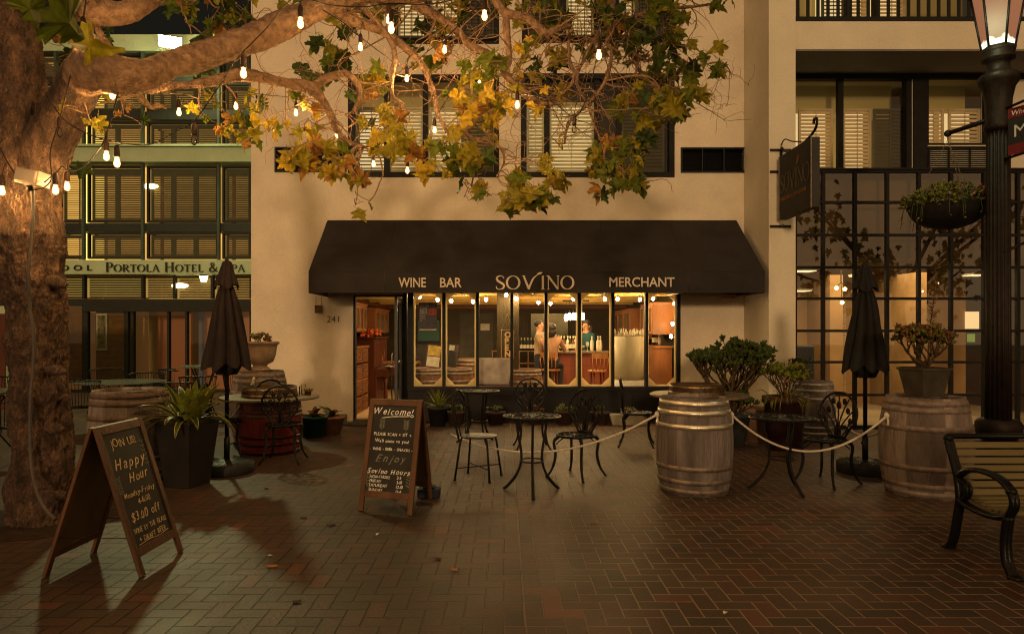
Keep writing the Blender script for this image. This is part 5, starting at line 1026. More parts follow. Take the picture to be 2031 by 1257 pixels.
mb = MB(); r2 = random.Random(4); sp_ = crom([(.06, .02, h), (.08, .02, h + .35), (.10, 0, h + .62), (.13, 0, h + .98)], 8); mb.tube(sp_, [.007 * (1 - .7 * i / len(sp_)) for i in range(len(sp_))], 5)
for i, p in enumerate(sp_[6:]):
    for k in range(5): leaf_ball(mb, p, (r2.uniform(-1, 1), r2.uniform(-1, 1), .7), .055 * (1.3 - .5 * i / len(sp_)), .006, 1)
mb.build('flower_spike', [BRNST, RUSTL], t)
# tall tapered planter with variegated agave
PB = GP(362, 966)
t = thing('tall_black_planter', 'tall tapered black planter of yellow edged agave behind the join us chalkboard', 'planter', (PB.x, PB.y + .1, 0), R(-18))
mb = MB(); frus(mb, .145, .205, 0, .61); frus(mb, .212, .212, .6105, .635, caps=True); mb.build('pot', M('black planter', (.014, .012, .011), .5, 0, .3, 5, .15), t, bevel=.006)
mb = MB(); mb.box((-.20, -.20, .636), (.20, .20, .642)); mb.build('soil', M('dark soil', (.03, .018, .01)), t)
def blade(mb, base, az, el, L_, w, curl, mi=(0, 1), n=8, fold=.25, edge=.0):
    """strap leaf: green middle, pale edges"""
    b = Vector(base); d = Vector((math.cos(az) * math.cos(el), math.sin(az) * math.cos(el), math.sin(el))); side = Vector((-math.sin(az), math.cos(az), 0)); rows = []
    for i in range(n + 1):
        u = i / n; ww = w * (math.sin(PI * min(1, .18 + .82 * u)) ** .75) * (1 if u < .98 else .1); up = side.cross(d).normalized() * -1
        rows.append([b + side * ww * k + up * (abs(k) * ww * fold) for k in (-1, -.72, 0, .72, 1)])
        el2 = el - curl * (u ** 1.4); d = Vector((math.cos(az) * math.cos(el2), math.sin(az) * math.cos(el2), math.sin(el2))); b = b + d * L_ / n
    o = [p for r_ in rows for p in r_]
    mb.add(o, [(i * 5 + j, i * 5 + j + 1, i * 5 + j + 6, i * 5 + j + 5) for i in range(n) for j in (1, 2)], mi[0], True)
    mb.add(o, [(i * 5 + j, i * 5 + j + 1, i * 5 + j + 6, i * 5 + j + 5) for i in range(n) for j in (0, 3)], mi[1], True)
AGE = M('pale yellow leaf margin', (.36, .30, .06), .5, 0, .2, trans=.2); AGG = M('agave green', (.045, .065, .012), .45, 0, .3, 12, trans=.15)
mb = MB(); r2 = random.Random(12)
for i in range(34):
    a = i * 2.4 + r2.uniform(-.3, .3); u = i / 34; blade(mb, (.07 * math.cos(a), .07 * math.sin(a), .62), a, 1.35 - u * 1.15, r2.uniform(.34, .50), r2.uniform(.030, .042), .5 + u * 1.5, fold=.3)
mb.build('agave_leaves', [AGG, AGE], t)
mb = MB()
for i in range(12):
    a = r2.uniform(-1.2, 1.0); blade(mb, (.08 + .05 * math.cos(a), .05 * math.sin(a) - .05, .62), a, r2.uniform(.5, 1.25), r2.uniform(.38, .50), .045, r2.uniform(.2, 1.0), fold=.1, mi=(0, 0))
mb.build('yellow_green_fronds', [GRY], t)
# ---- potted plants
def pot(mb, r0, r1, h, seg=32): mb.lathe([(r0, 0), (r1 * .97, h * .88), (r1 + .012, h * .88), (r1 + .014, h), (r1 - .015, h), (r1 - .03, h - .04), (.001, h - .045)], seg, capt=False)
t = thing('jade_bush', 'large round jade bush in a grey pot right of the shop window', 'potted plant', (XX(1447, 9.1), 9.1, 0))
mb = MB(); pot(mb, .19, .27, .42); mb.build('pot', M('blue grey pot', (.05, .055, .055), .7, 0, .3, 8, .2), t)
bush(t, (0, 0, .38), 1.0, 1.02, 12, 3, .066, .025, [GRD, GRN, GRN], .028, up=.42, seed=11, clump=17)
bush(t, (0, 0, .38), 1.9, .46, 11, 2, .066, .025, [GRD, GRN, GRN], .02, up=.25, seed=15, clump=17)
t = thing('trailing_succulent', 'yellow green succulent with red stems in a dark brown pot beside the jade bush', 'potted plant', (XX(1556, 8.7), 8.7, 0))
mb = MB(); pot(mb, .20, .26, .68); mb.build('pot', M('dark brown pot', (.05, .022, .018), .5, 0, .3, 8), t)
bush(t, (0, 0, .66), 1.0, .52, 9, 2, .085, .036, [GRY, GRY, GRN, GRY], .012, seed=21, clump=7)
mb = MB(); r2 = random.Random(9)
for i in range(80): a = r2.uniform(0, 2 * PI); blade(mb, (.2 * math.cos(a), .2 * math.sin(a), .66), a, r2.uniform(-.2, 1.2), r2.uniform(.15, .32), .006, 2.2, mi=(0, 0), n=5)
mb.tube(crom([(0, -.05, .66), (-.05, -.1, .82), (.03, -.1, .98), (.10, -.08, 1.10)], 5), .012, 6, mi=1)
mb.build('hanging_grass', [GRY, REDL], t)
t = thing('terracotta_planter', 'tan clay pot half hidden behind the jade bush pot', 'planter', (XX(1498, 9.4), 9.4, 0)); mb = MB(); pot(mb, .16, .21, .46); mb.build('pot', M('tan clay', (.26, .15, .08), .8, 0, .2), t)
t = thing('tall_cactus_plant', 'thin tangled plant in front of the window grid left edge', 'plant', (XX(1590, 10.1), 10.15, .78)); bush(t, (0, 0, 0), .7, .42, 4, 2, .04, .015, [GRD, GRN], .009, seed=31, clump=6)
for i, (px, Y, r0, r1, h, m, lab, kind_) in enumerate([
    (622, 9.75, .15, .19, .30, M('green glazed pot', (.012, .05, .035), .4, 0, .3), 'dark green glazed pot of wilting leaves by the wall', 'a'),
    (656, 10.0, .14, .20, .27, M('terracotta', (.24, .12, .065), .85, 0, .2, 8, .2), 'round terracotta pot with a broad leaved plant left of the door', 'b'),
    (868, 10.9, .12, .16, .30, M('black pot', (.012, .012, .012), .6), 'spiky bright green yucca in a black pot beside the welcome board', 'c'),
    (905, 11.0, .11, .15, .22, M('dark clay', (.05, .028, .02), .7), 'small dark pot of leaves under the shop window, left of the back table', 'd'),
    (983, 11.1, .11, .15, .20, M('dark clay', (.05, .028, .02)), 'small pot of trailing leaves below the third window pane', 'd'),
    (1118, 11.1, .11, .15, .22, M('dark clay', (.05, .028, .02)), 'small pot with yellow leaves behind the round table', 'e'),
    (1190, 11.1, .11, .15, .2, M('dark clay', (.05, .028, .02)), 'low pot of dark leaves behind the rose backed chair', 'd'),
    (1060, 11.15, .12, .15, .2, M('dark clay', (.05, .028, .02)), 'wide low pot of reddish succulents under the fourth pane', 'f')]):
    t = thing('potted_plant', lab, 'potted plant', (XX(px, Y), Y, 0)); mb = MB(); pot(mb, r0, r1, h); mb.build('pot', m, t); mb = MB(); r2 = random.Random(50 + i)
    if kind_ == 'c':
        for k in range(70): a = r2.uniform(0, 2 * PI); blade(mb, (0, 0, h), a, r2.uniform(.1, 1.4), r2.uniform(.24, .36), .010, .3, n=4, mi=(0, 0))
        mb.build('spiky_leaves', [GRY], t)
    elif kind_ in 'ab':
        for k in range(12 if kind_ == 'b' else 9): a = r2.uniform(0, 2 * PI); blade(mb, (0, 0, h - .03), a, r2.uniform(.2, 1.1), r2.uniform(.16, .30), r2.uniform(.03, .06), 1.2, n=6, mi=(k % 2, k % 2))
        mb.build('leaves', [GRN, M('dry brown leaf', (.14, .06, .02), .7)], t)
    else: bush(t, (0, 0, h - .03), 1.0, .2, 6, 1, .055, .024, [[GRD, GRN], [GRD, GRY], [REDL, RUSTL]]['def'.index(kind_)], .006, seed=60 + i, clump=7)
t = thing('trough_planter', 'white rectangular trough of small plants below the seventh pane', 'planter', (XX(1248, 11.05), 11.05, 0)); mb = MB(); frus(mb, .28, .33, 0, .17, a2=.09, b2=.11); mb.build('trough', M('off white trough', (.30, .27, .20), .7), t, bevel=.006); bush(t, (0, 0, .16), 1.6, .18, 9, 1, .06, .024, [GRD, REDL, GRN], .006, seed=77, clump=8)
t = thing('bottle_holder', 'small wire framed glass candle holder on the left round table top', 'candle holder', (XX(602, 8.7), 8.7, .70)); mb = MB(); mb.lathe([(.03, 0), (.032, .13)], 14, capt=False); mb.build('glass_cup', CLEARB, t); mb = MB(); mb.tube([(-.05, 0, 0), (-.05, 0, .1), (-.03, 0, .1)], .008, 5); mb.build('wire', IRON, t)
t = thing('small_succulent', 'single bright green rosette on the left round table top', 'plant', (XX(612, 8.65), 8.65, .70)); mb = MB(); [leaf_ball(mb, (0, 0, .05), (math.cos(k), math.sin(k), .4), .07, .03, 0) for k in range(9)]; mb.build('rosette', GRY, t); mb = MB(); pot(mb, .03, .04, .05, 12); mb.build('pot', REDW, t)
# ---- chairs and tables (cast iron)
def rose_chair(label, loc, rz, grp):
    """front of the chair faces -y"""
    t = thing('bistro_chair', label, 'chair', loc, rz, grp); sh = .43
    mb = MB(); mb.tube([(.20 * math.cos(a), .195 * math.sin(a), sh) for a in [2 * PI * i / 32 for i in range(32)]], .013, 8, closed=True)
    for rr in (.13, .06): mb.tube([(rr * math.cos(a), rr * math.sin(a), sh) for a in [2 * PI * i / 24 for i in range(24)]], .008, 6, closed=True)
    for k in range(14):
        a = 2 * PI * k / 14; p = lambda r_, b: (r_ * math.cos(b), r_ * math.sin(b), sh); mb.tube([p(.06, a), p(.10, a + .16), p(.13, a + .05)], .008, 5); mb.tube([p(.13, a), p(.165, a - .12), p(.20, a)], .009, 5)
    mb.lathe([(.001, sh - .004), (.045, sh - .004), (.045, sh + .006), (.001, sh + .006)], 12, capb=False, capt=False); mb.build('seat', IRON, t)
    yb = .17
    def B(x, z): return (x, yb + .10 * (z - sh) + .35 * x * x * -1, z)
    out = crom([(-.07, sh), (-.12, sh + .09), (-.185, sh + .18), (-.20, sh + .27), (-.165, sh + .36), (-.09, sh + .435), (0, sh + .455), (.09, sh + .435), (.165, sh + .36), (.20, sh + .27), (.185, sh + .18), (.12, sh + .09), (.07, sh)], 4)
    mb = MB(); mb.tube([B(*p) for p in out], .0125, 8)
    for sgn in (-1, 1):
        for P in ([(.03, sh + .0), (.035, sh + .12), (.10, sh + .22), (.17, sh + .30)], [(.02, sh), (.015, sh + .15), (.06, sh + .30), (.11, sh + .40)], [(.05, sh + .03), (.10, sh + .10), (.12, sh + .16), (.19, sh + .23)]):
            mb.tube([B(sgn * a, b) for a, b in crom(P, 4)], .0075, 6)
        for (a, b) in ((.10, .28), (.06, .37), (.13, .18)): mb.ball(B(sgn * a, sh + b), (.024, .010, .034), 8, 5)
    mb.tube([B(0, sh), B(0, sh + .42)], .0075, 6); mb.ball(B(0, sh + .33), (.028, .012, .042), 8, 6); mb.tube([B(-.08, sh + .02), B(.08, sh + .02)], .01, 6)
    mb.build('backrest', IRON, t)
    for (sx, sy) in ((-1, -1), (1, -1), (-1, 1), (1, 1)):
        mb = MB(); mb.tube(crom([(sx * .125, sy * .13, sh - .01), (sx * .165, sy * .165, sh - .06), (sx * .155, sy * .155, sh - .2), (sx * .175, sy * .18, .1), (sx * .215, sy * .22, .012)], 5), [.017, .018, .019, .018, .017] + [.015] * 10 + [.012] * 6, 8)
        mb.ball((sx * .217, sy * .222, .012), (.017, .017, .012), 8, 5)
        mb.tube(crom([(sx * .15, sy * .15, sh - .09), (sx * .10, sy * .10, sh - .03), (sx * .05, sy * .06, sh - .012)], 4), .007, 5); mb.build('leg', IRON, t)
    return t
def wire_chair(label, loc, rz, grp):
    t = thing('wire_chair', label, 'chair', loc, rz, grp); sh = .43
    mb = MB(); mb.lathe([(.001, sh - .006), (.185, sh - .006), (.195, sh), (.185, sh + .006), (.001, sh + .002)], 36, capb=False, capt=False); mb.build('seat', IRON, t)
    B = lambda x, z: (x, .165 + .16 * (z - sh), z)
    mb = MB(); out = crom([(-.14, sh - .02), (-.165, sh + .15), (-.175, sh + .30), (-.12, sh + .42), (0, sh + .465), (.12, sh + .42), (.175, sh + .30), (.165, sh + .15), (.14, sh - .02)], 5); mb.tube([B(*p) for p in out], .012, 8)
    inn = crom([(-.07, sh), (-.10, sh + .15), (-.115, sh + .28), (-.07, sh + .36), (0, sh + .385), (.07, sh + .36), (.115, sh + .28), (.10, sh + .15), (.07, sh)], 5); mb.tube([B(*p) for p in inn], .007, 6)
    for k in range(9): a = PI * (k + .5) / 9; mb.tube([B(.085 * math.cos(a), sh + .28 + .08 * math.sin(a)), B(.155 * math.cos(a), sh + .30 + .14 * math.sin(a))], .004, 5)
    mb.tube([B(-.155, sh + .1), B(.155, sh + .1)], .006, 5); mb.build('backrest', IRON, t)
    for (sx, sy) in ((-1, -1), (1, -1), (-1, 1), (1, 1)): mb = MB(); mb.tube([(sx * .13, sy * .13, sh - .005), (sx * .145, sy * .145, sh - .06), (sx * .185, sy * .185, .01)], .011, 8); mb.lathe([(.016, 0), (.014, .02)], 8, (sx * .185, sy * .185, 0)); mb.build('leg', IRON, t)
    mb = MB(); [mb.tube([(sx * .175, -.175, .12), (-sx * .175, .175, .12)], .005, 5) for sx in (-1, 1)]; mb.build('stretcher', IRON, t)
    return t
def bistro_table(label, loc, rz, dia, grp, h=.71):
    t = thing('bistro_table', label, 'table', loc, rz, grp); r_ = dia / 2
    c = lambda q, a, z=h: (q * math.cos(a), q * math.sin(a), z)
    mb = MB(); mb.tube([c(r_ - .008, 2 * PI * i / 48) for i in range(48)], .011, 8, closed=True)
    for q in (.35, .62, .85): mb.tube([c(r_ * q, 2 * PI * i / 36) for i in range(36)], .007, 6, closed=True)
    for k in range(22):
        a = 2 * PI * k / 22
        for (q0, q1, d) in ((.03, .35, .25), (.35, .62, -.16), (.62, .85, .12), (.85, .98, -.07)):
            mb.tube([c(r_ * q0, a), c(r_ * (q0 + q1) / 2, a + d), c(r_ * q1, a)], .008, 5); 
            if q0 > .3: mb.tube([c(r_ * q0, a), c(r_ * (q0 + q1) / 2, a - d), c(r_ * q1, a)], .006, 4)
    mb.build('tabletop', IRON, t)
    for k in range(3):
        a = -PI / 2 + 2 * PI * k / 3; mb = MB(); mb.tube(crom([c(.17, a, h - .012), c(.15, a, h - .15), c(.11, a, .32), c(.16, a, .16), c(.24, a, .06), c(.29, a, .014)], 5), [.012] * 16 + [.015] * 10, 8); mb.ball(c(.295, a, .014), (.018, .018, .013), 8, 5); mb.build('leg', IRON, t)
    mb = MB(); mb.tube([c(.115, 2 * PI * i / 24, .30) for i in range(24)], .007, 6, closed=True); mb.tube([c(.16, 2 * PI * i / 24, h - .02) for i in range(24)], .007, 6, closed=True); mb.build('stretcher', IRON, t)
    return t
G1 = 'iron bistro tables by the wine bar'; G2 = 'cast iron rose backed chairs'
bistro_table('round lattice topped table inside the rope, nearest the camera', (XX(1055, 6.35), 6.35, 0), 0, .545, G1)
bistro_table('round lattice table right up against the black riser under the window', (XX(950, 9.2), 9.2, 0), .4, .56, G1, .70)
bistro_table('round lattice table between the two barrels on the right', (XX(1551, 6.45), 6.45, 0), .25, .60, G1, .685)
c0 = rose_chair('rose backed chair right of the rope side table, turned toward it', (XX(1143, 7.05), 7.05, 0), R(-38), G2)
dup(c0, (XX(1055, 8.8), 8.8, 0), R(4), 'rose backed chair facing the camera below the fourth window pane')
dup(c0, (XX(1262, 9.0), 9.0, 0), R(78), 'rose backed chair behind the rope, beside the grey oak barrel')
dup(c0, (XX(1640, 6.75), 6.75, 0), R(-58), 'rose backed chair right of the table between the barrels')
dup(c0, (XX(563, 7.9), 7.9, 0), R(184), 'rose backed chair with its back to the camera at the dark red barrel table')
dup(c0, (XX(445, 8.2), 8.2, 0), R(105), 'rose backed chair behind the umbrella pole, left of the dark red barrel')
w0 = wire_chair('slender wire chair with a looped back, left of the rope side table', (XX(949, 7.0), 7.0, 0), R(72), 'wire chairs')
# far left terrace furniture
def mesh_chair(label, loc, rz, grp, z=.43):
    t = thing('terrace_chair', label, 'chair', loc, rz, grp); sh = .44
    mb = MB(); mb.lathe([(.001, sh - .004), (.21, sh - .004), (.22, sh + .004), (.001, sh + .006)], 30, capb=False, capt=False); mb.build('seat', IRON, t)
    mb = MB(); top = [(.27 * math.sin(a), .05 + .23 * math.cos(a), .80 + .02 * math.cos(a)) for a in [R(-110) + R(220) * i / 24 for i in range(25)]]; mb.tube(top, .012, 6)
    for i in range(2, 23, 1): x, y, z_ = top[i]; mb.tube([(x, y, z_), (x * .9, y * .92, sh + .18), (x * .74, y * .8, sh)], .0045, 4)
    mb.build('backrest', IRON, t)
    for (sx, sy) in ((-1, -1), (1, -1), (-1, 1), (1, 1)): mb = MB(); mb.tube(crom([(sx * .14, sy * .14, sh), (sx * .12, sy * .12, .25), (sx * .22, sy * .22, .01)], 5), .010, 6); mb.build('leg', IRON, t)
    return t
G3 = 'terrace chairs on the left'
m0 = mesh_chair('basket backed iron chair just right of the tree trunk', (XX(158, 9.6), 9.6, 0), R(200), G3)
dup(m0, (XX(288, 11.2), 11.2, 0), R(0), 'iron chair whose curved back rises over the table behind the barrel')
dup(m0, (XX(348, 12.6), 12.6, 0), R(120), 'iron chair in front of the hotel door')
dup(m0, (XX(10, 7.6), 7.6, 0), R(150), 'iron armchair at the left picture edge in front of the trunk')
dup(m0, (XX(-5, 10.3), 10.3, 0), R(90), 'iron chair half cut off at the far left edge')
dup(m0, (XX(478, 11.4), 11.4, 0), R(60), 'iron chair under the high table behind the folded umbrella')
dup(m0, (XX(210, 12.4), 12.4, 0), R(20), 'iron chair by the hotel glass behind the round glass table')
dup(m0, (XX(392, 10.6), 10.6, 0), R(-150), 'iron chair directly behind the tall black planter')
dup(m0, (XX(350, 9.3), 9.3, 0), R(190), 'iron chair between the grey brown barrel and the tall black planter')
GT = M('frosted table glass', (.07, .09, .07), .25, 0, .2)
for px, Y, h, r_, lab in ((240, 10.3, .735, .62, 'round glass topped terrace table behind the grey brown barrel'), (405, 11.6, .90, .42, 'high square terrace table in front of the hotel entrance'), (-30, 8.6, .74, .45, 'terrace table at the far left edge')):
    t = thing('terrace_table', lab, 'table', (XX(px, Y), Y, 0), .3); mb = MB()
    if 'square' in lab: mb.box((-r_ * .8, -r_ * .8, h), (r_ * .8, r_ * .8, h + .025))
    else: mb.lathe([(r_, h), (r_, h + .014)], 48)
    mb.build('tabletop', GT, t)
    for k in range(4): a = PI / 4 + k * PI / 2; mb = MB(); mb.tube(crom([(r_ * .6 * math.cos(a), r_ * .6 * math.sin(a), h - .002), (r_ * .2 * math.cos(a), r_ * .2 * math.sin(a), h * .5), (r_ * .65 * math.cos(a), r_ * .65 * math.sin(a), .01)], 6), .011, 6); mb.build('leg', IRON, t)
# ---- umbrellas
def umbrella(label, px, Y, ztop, zb, zcap, wb, mat, seed):
    t = thing('folded_umbrella', label, 'umbrella', (XX(px, Y), Y, 0), seed * .7); r2 = random.Random(seed); ph = [r2.uniform(-.3, .3) for _ in range(12)]
    mb = MB(); mb.lathe([(.275, 0), (.28, .015), (.28, .095), (.262, .118), (.10, .128), (.06, .14)], 56, fn=lambda r_, z, a: r_ - (.004 * (math.cos(a * 22) > .3) if .11 < z < .13 else 0)); [mb.bar((.07 * math.cos(a), .07 * math.sin(a), .131), (.25 * math.cos(a), .25 * math.sin(a), .121), .008, .006) for a in [2 * PI * k / 22 for k in range(22)]]; mb.build('base', M('black umbrella base', (.016, .016, .015), .5, 0, .3, 8, .2), t)
    mb = MB(); mb.tube([(0, 0, .12), (0, 0, .38)], .030, 14); mb.tube([(.02, 0, .30), (.075, 0, .30)], .008, 6); mb.ball((.08, 0, .30), .018, 8, 5); mb.build('sleeve', BLK, t)
    mb = MB(); mb.tube([(0, 0, .36), (0, 0, ztop - .03)], .021, 12); mb.build('pole', BLK, t)
    def fold(amp, n=8):
        def fn(r_, z, a):
            k = a * n / (2 * PI) + ph[int(a * n / (2 * PI)) % 8] * .35 + .12 * math.sin(z * 5 + a); return r_ * (1 - amp * (1 - abs(math.cos(PI * k)) ** .7)) + .006 * math.sin(9 * z + 5 * a)
        return fn
    n = 26; prof = []
    for i in range(n + 1):
        u = i / n; z = zcap - .02 - (zcap - .02 - zb) * u; prof.append((.055 + (wb - .055) * (u ** .75) + .004 * math.sin(u * 9), z))
    mb = MB(); mb.lathe(prof, 120, fn=fold(.42), capb=False, capt=False); mb.lathe([(p[0] - .008, p[1]) for p in prof][::-1], 120, fn=fold(.42), capb=False, capt=False)
    # wavy hem: lower it where a fold comes forward
    for i, v in enumerate(mb.v):
        x, y, z = v
        if z < zb + .30: a = math.atan2(y, x); mb.v[i] = (x, y, z - .055 * (.5 + .5 * math.cos(a * 8)) * (1 - (z - zb) / .30) + .02 * math.sin(3 * a) * (1 - (z - zb) / .30))
    mb.build('canopy', mat, t)
    mb = MB(); mb.lathe([(wb * .62, zb + .12), (wb * .60, zb - .02), (wb * .42, zb - .11), (.03, zb - .10)][::-1], 96, fn=fold(.35), capb=False, capt=False); mb.build('inner_folds', M('black umbrella lining', (.010, .009, .009), .9), t)
    mb = MB(); zc = ztop - .01; pr = [(.018, zc), (.045, zc - .015), (.06, zc - .06), (.085, zc - .14), (.115, zcap + .02), (.128, zcap - .045)]
    mb.lathe([(a, b) for a, b in pr][::-1], 96, fn=fold(.22), capb=False, capt=False); mb.lathe([(a - .005, b - .002) for a, b in pr], 96, fn=fold(.22), capb=False, capt=False)
    for i, v in enumerate(mb.v):
        if v[2] < zcap: a = math.atan2(v[1], v[0]); mb.v[i] = (v[0], v[1], v[2] - .025 * math.cos(a * 4 + 1))
    mb.lathe([(.022, zc - .005), (.02, zc + .012), (.001, zc + .02)], 14, capb=False, capt=False); mb.build('vent_cap', mat, t)
YU = 7.28
umbrella('folded plum brown umbrella with its black base left of the doorway', 450, YU, ZZ(515, YU), ZZ(722, YU), ZZ(561, YU), .262, UMBR, 1)
umbrella('folded charcoal umbrella with its black base right of the plaza', 1716, YU, ZZ(522, YU), ZZ(728, YU), ZZ(567, YU), .235, UMB2, 2)
# ---- sandwich boards
def aboard(name, label, P, D_, back, panel_back, H_=.905, wd=.5):
    """P: near/left foot of the written panel, D_: unit direction along its width, back: unit direction to the other panel; local frame x=width y=back"""
    t = thing('sandwich_board', label, 'sandwich board', P); x = Vector(D_).normalized(); bk = Vector(back).normalized(); sp = .57
    ap = bk * (sp / 2) + Vector((0, 0, H_)); ll = ap.length; up = ap.normalized(); n_ = x.cross(up).normalized()
    if n_.dot(bk) > 0: n_ = -n_           # outward normal of the front panel
    ft = .045; th = .022
    def panel(org, up_, nn, L_, mats, nm, chalk):
        mb = MB(); O = Vector(org)
        def bb(a, b, c, d, t0=0, t1=th, mi=0):
            vs = [O + x * u + up_ * v + nn * w for w in (t0, t1) for (u, v) in ((a, c), (b, c), (b, d), (a, d))]; mb.add(vs, [(0, 3, 2, 1), (4, 5, 6, 7), (0, 1, 5, 4), (1, 2, 6, 5), (2, 3, 7, 6), (3, 0, 4, 7)], mi)
        bb(0, ft, 0, L_); bb(wd - ft, wd, 0, L_); bb(ft, wd - ft, L_ - .055, L_ - .001); bb(ft, wd - ft, .115, .17); o = mb.build(nm, FRAMEW, t, bevel=.003)
        mb = MB(); bb(ft - .004, wd - ft + .004, .165, L_ - .05, .006, .012); mb.build('chalk_panel', chalk, o); return o
    fo_ = panel((0, 0, 0), up, n_, ll, None, 'front_panel', CHALKB)
    ap2 = ap - bk * sp; up2 = ap2.normalized(); n2 = x.cross(up2).normalized(); n2 = n2 if n2.dot(bk) > 0 else -n2
    panel(bk * sp, up2, n2, ll, None, 'back_panel', panel_back)
    mb = MB(); [mb.tube([bk * (sp * .12) + x * u + Vector((0, 0, H_ * .26)), bk * (sp * .88) + x * u + Vector((0, 0, H_ * .26))], .003, 4) for u in (.02, wd - .02)]; mb.build('stay_cord', BLK, t)
    base = frame(n_ * .0125, x, up)
    return t, base, fo_, ll
def chalk(mb0, base, s, u, v, size, mi=0, shear=.0, cx=False, jit=True, off=.104, sx=.9, seed=0, gap=1.0):
    mb = MB(); r2 = random.Random(sum(map(ord, s)) + seed)
    k = u
    widths = []
    for ch in s:
        if ch == ' ': widths.append(None); continue
        t = MB(); text(t, ch, size * (r2.uniform(.92, 1.1) if jit else 1), Matrix.Identity(4), ext=.0008, shear=shear, offset=off * size * .02, sx=sx); widths.append(t)
    tot = sum(size * .42 if w is None else (max(v_[0] for v_ in w.v) - min(v_[0] for v_ in w.v)) + size * .10 * gap for w in widths)
    k = u - tot / 2 if cx else u
    for w in widths:
        if w is None: k += size * .42; continue
        mn = min(v_[0] for v_ in w.v); mx_ = max(v_[0] for v_ in w.v); dy = r2.uniform(-.04, .04) * size if jit else 0; an = r2.uniform(-.07, .07) if jit else 0
        mb.add([base @ (Matrix.Translation((k, v + dy, 0)) @ (Matrix.Rotation(an, 4, 'Z') @ Vector((p[0] - mn, p[1], p[2] + .001)))) for p in w.v], w.f, mi); k += mx_ - mn + size * .10 * gap
    mb.build('chalk_line', [CHALK, CHALKY, CHALKG], mb0)
    return k
A0 = GP(712, 1012); A1 = GP(827, 1023); dA = (A1 - A0).normalized(); A0 = Vector((A0.x, A0.y, 0))
tA, bA, fpA, LA = aboard('a', 'sandwich board reading Welcome with opening hours, standing before the door', A0, dA, Vector((.17, .98, 0)), M('dull yellow board back', (.09, .055, .02), .6))
mb = MB(); sc_ = LA / 230.0      # board is about 230 photo pixels tall
cxx = .25
chalk(fpA, bA, 'Welcome!', cxx - .005, .815, .078, 0, .35, True, sx=.92, off=0)
ribbon(mb, crom([(cxx - .12, .785, .004), (cxx - .02, .80, .006), (cxx + .12, .806, .005), (cxx + .15, .81, .004)], 5), bA, .001); ribbon(mb, crom([(cxx + .15, .81, .004), (cxx + .165, .82, .005), (cxx + .18, .81, .005), (cxx + .165, .80, .005), (cxx + .15, .81, .004)], 4), bA, .001)
for s, v, sz in (('PLEASE SCAN + SIT +', .635, .036), ("We'll come to you!", .578, .038), ('- WINE - BEER - SNACKS -', .51, .033)): chalk(fpA, bA, s, cxx, v, sz, 0, .0, True, sx=.95, off=.1)
chalk(fpA, bA, 'Enjoy', cxx + .01, .415, .085, 2, .4, True, sx=1.0, off=.1)
chalk(fpA, bA, 'Sovino Hours', cxx, .315, .060, 0, .35, True, sx=.95, off=0)
for i, (a, b) in enumerate((('MON-THURS', '3-9'), ('FRIDAY', '3-10'), ('SATURDAY', '12-10'), ('SUNDAY', '12-8'))): chalk(fpA, bA, a, .075, .276 - i * .036, .034, 0, .1, sx=.9, off=0); chalk(fpA, bA, b, .33, .276 - i * .036, .034, 0, .1, sx=.9, off=0)
r2 = random.Random(3)
for (ux, uy, s_, L_) in ((.14, .68, -1, .09), (.37, .68, 1, .09), (.06, .20, -1, .14), (.44, .20, 1, .14)):
    P = crom([(ux, uy, .003), (ux + s_ * .012, uy + L_ * .5, .003), (ux + s_ * .002, uy + L_, .003)], 4); ribbon(mb, P, bA, .001, 2)
    for k in range(5):
        yy = uy + L_ * (.15 + .18 * k)
        for q in (-1, 1): ribbon(mb, [(ux, yy, .003), (ux + q * .014, yy + .010, .008), (ux + q * .026, yy + .018, .002)], bA, .001, 2)
mb.build('chalk_ornament', [CHALK, CHALKY, CHALKG], fpA)
B0 = GP(275, 1146); B1 = GP(355, 1096); dB = (B1 - B0).normalized()
tB, bB, fpB, LB = aboard('b', 'sandwich board reading Join Us Happy Hour in yellow chalk, beside the tree', Vector((B0.x, B0.y, 0)), dB, Vector((-1, 0, 0)), M('ochre board back', (.10, .060, .02), .6))
mb = MB(); cxx = .25
chalk(fpB, bB, 'JOIN US!', cxx - .01, .80, .072, 1, 0, True, sx=.9, off=0)
chalk(fpB, bB, 'Happy', cxx, .66, .100, 1, .35, True, sx=.95, off=.1); chalk(fpB, bB, 'Hour', cxx + .04, .565, .085, 1, .35, True, sx=.95, off=.1)
chalk(fpB, bB, 'Monday-Friday', cxx, .475, .050, 1, .2, True, sx=.92, off=.1); chalk(fpB, bB, '4-6:00', cxx + .02, .415, .055, 1, .1, True, off=.1)
chalk(fpB, bB, '$3.00 off', cxx, .325, .078, 1, .2, True, off=.1); chalk(fpB, bB, 'WINE BY THE GLASS', cxx, .25, .046, 1, 0, True, sx=.72, off=.1); chalk(fpB, bB, '+ DRAFT BEER', cxx, .19, .048, 1, .1, True, sx=.85, off=.1)
for (ux, uy, L_) in ((.42, .62, .2), (.07, .5, .12)):
    ribbon(mb, crom([(ux, uy, .003), (ux + .012, uy + L_ * .5, .003), (ux - .01, uy + L_, .003)], 4), bB, .001, 2)
    for k in range(6):
        yy = uy + L_ * (.1 + .15 * k)
        for q in (-1, 1): ribbon(mb, [(ux, yy, .003), (ux + q * .014, yy + .010, .008), (ux + q * .026, yy + .018, .002)], bB, .001, 2)
ribbon(mb, crom([(.08, .178, .003), (.2, .186, .004), (.3, .178, .003), (.42, .188, .004)], 5), bB, .001, 1)
mb.build('chalk_ornament', [CHALK, CHALKY, CHALKG], fpB)
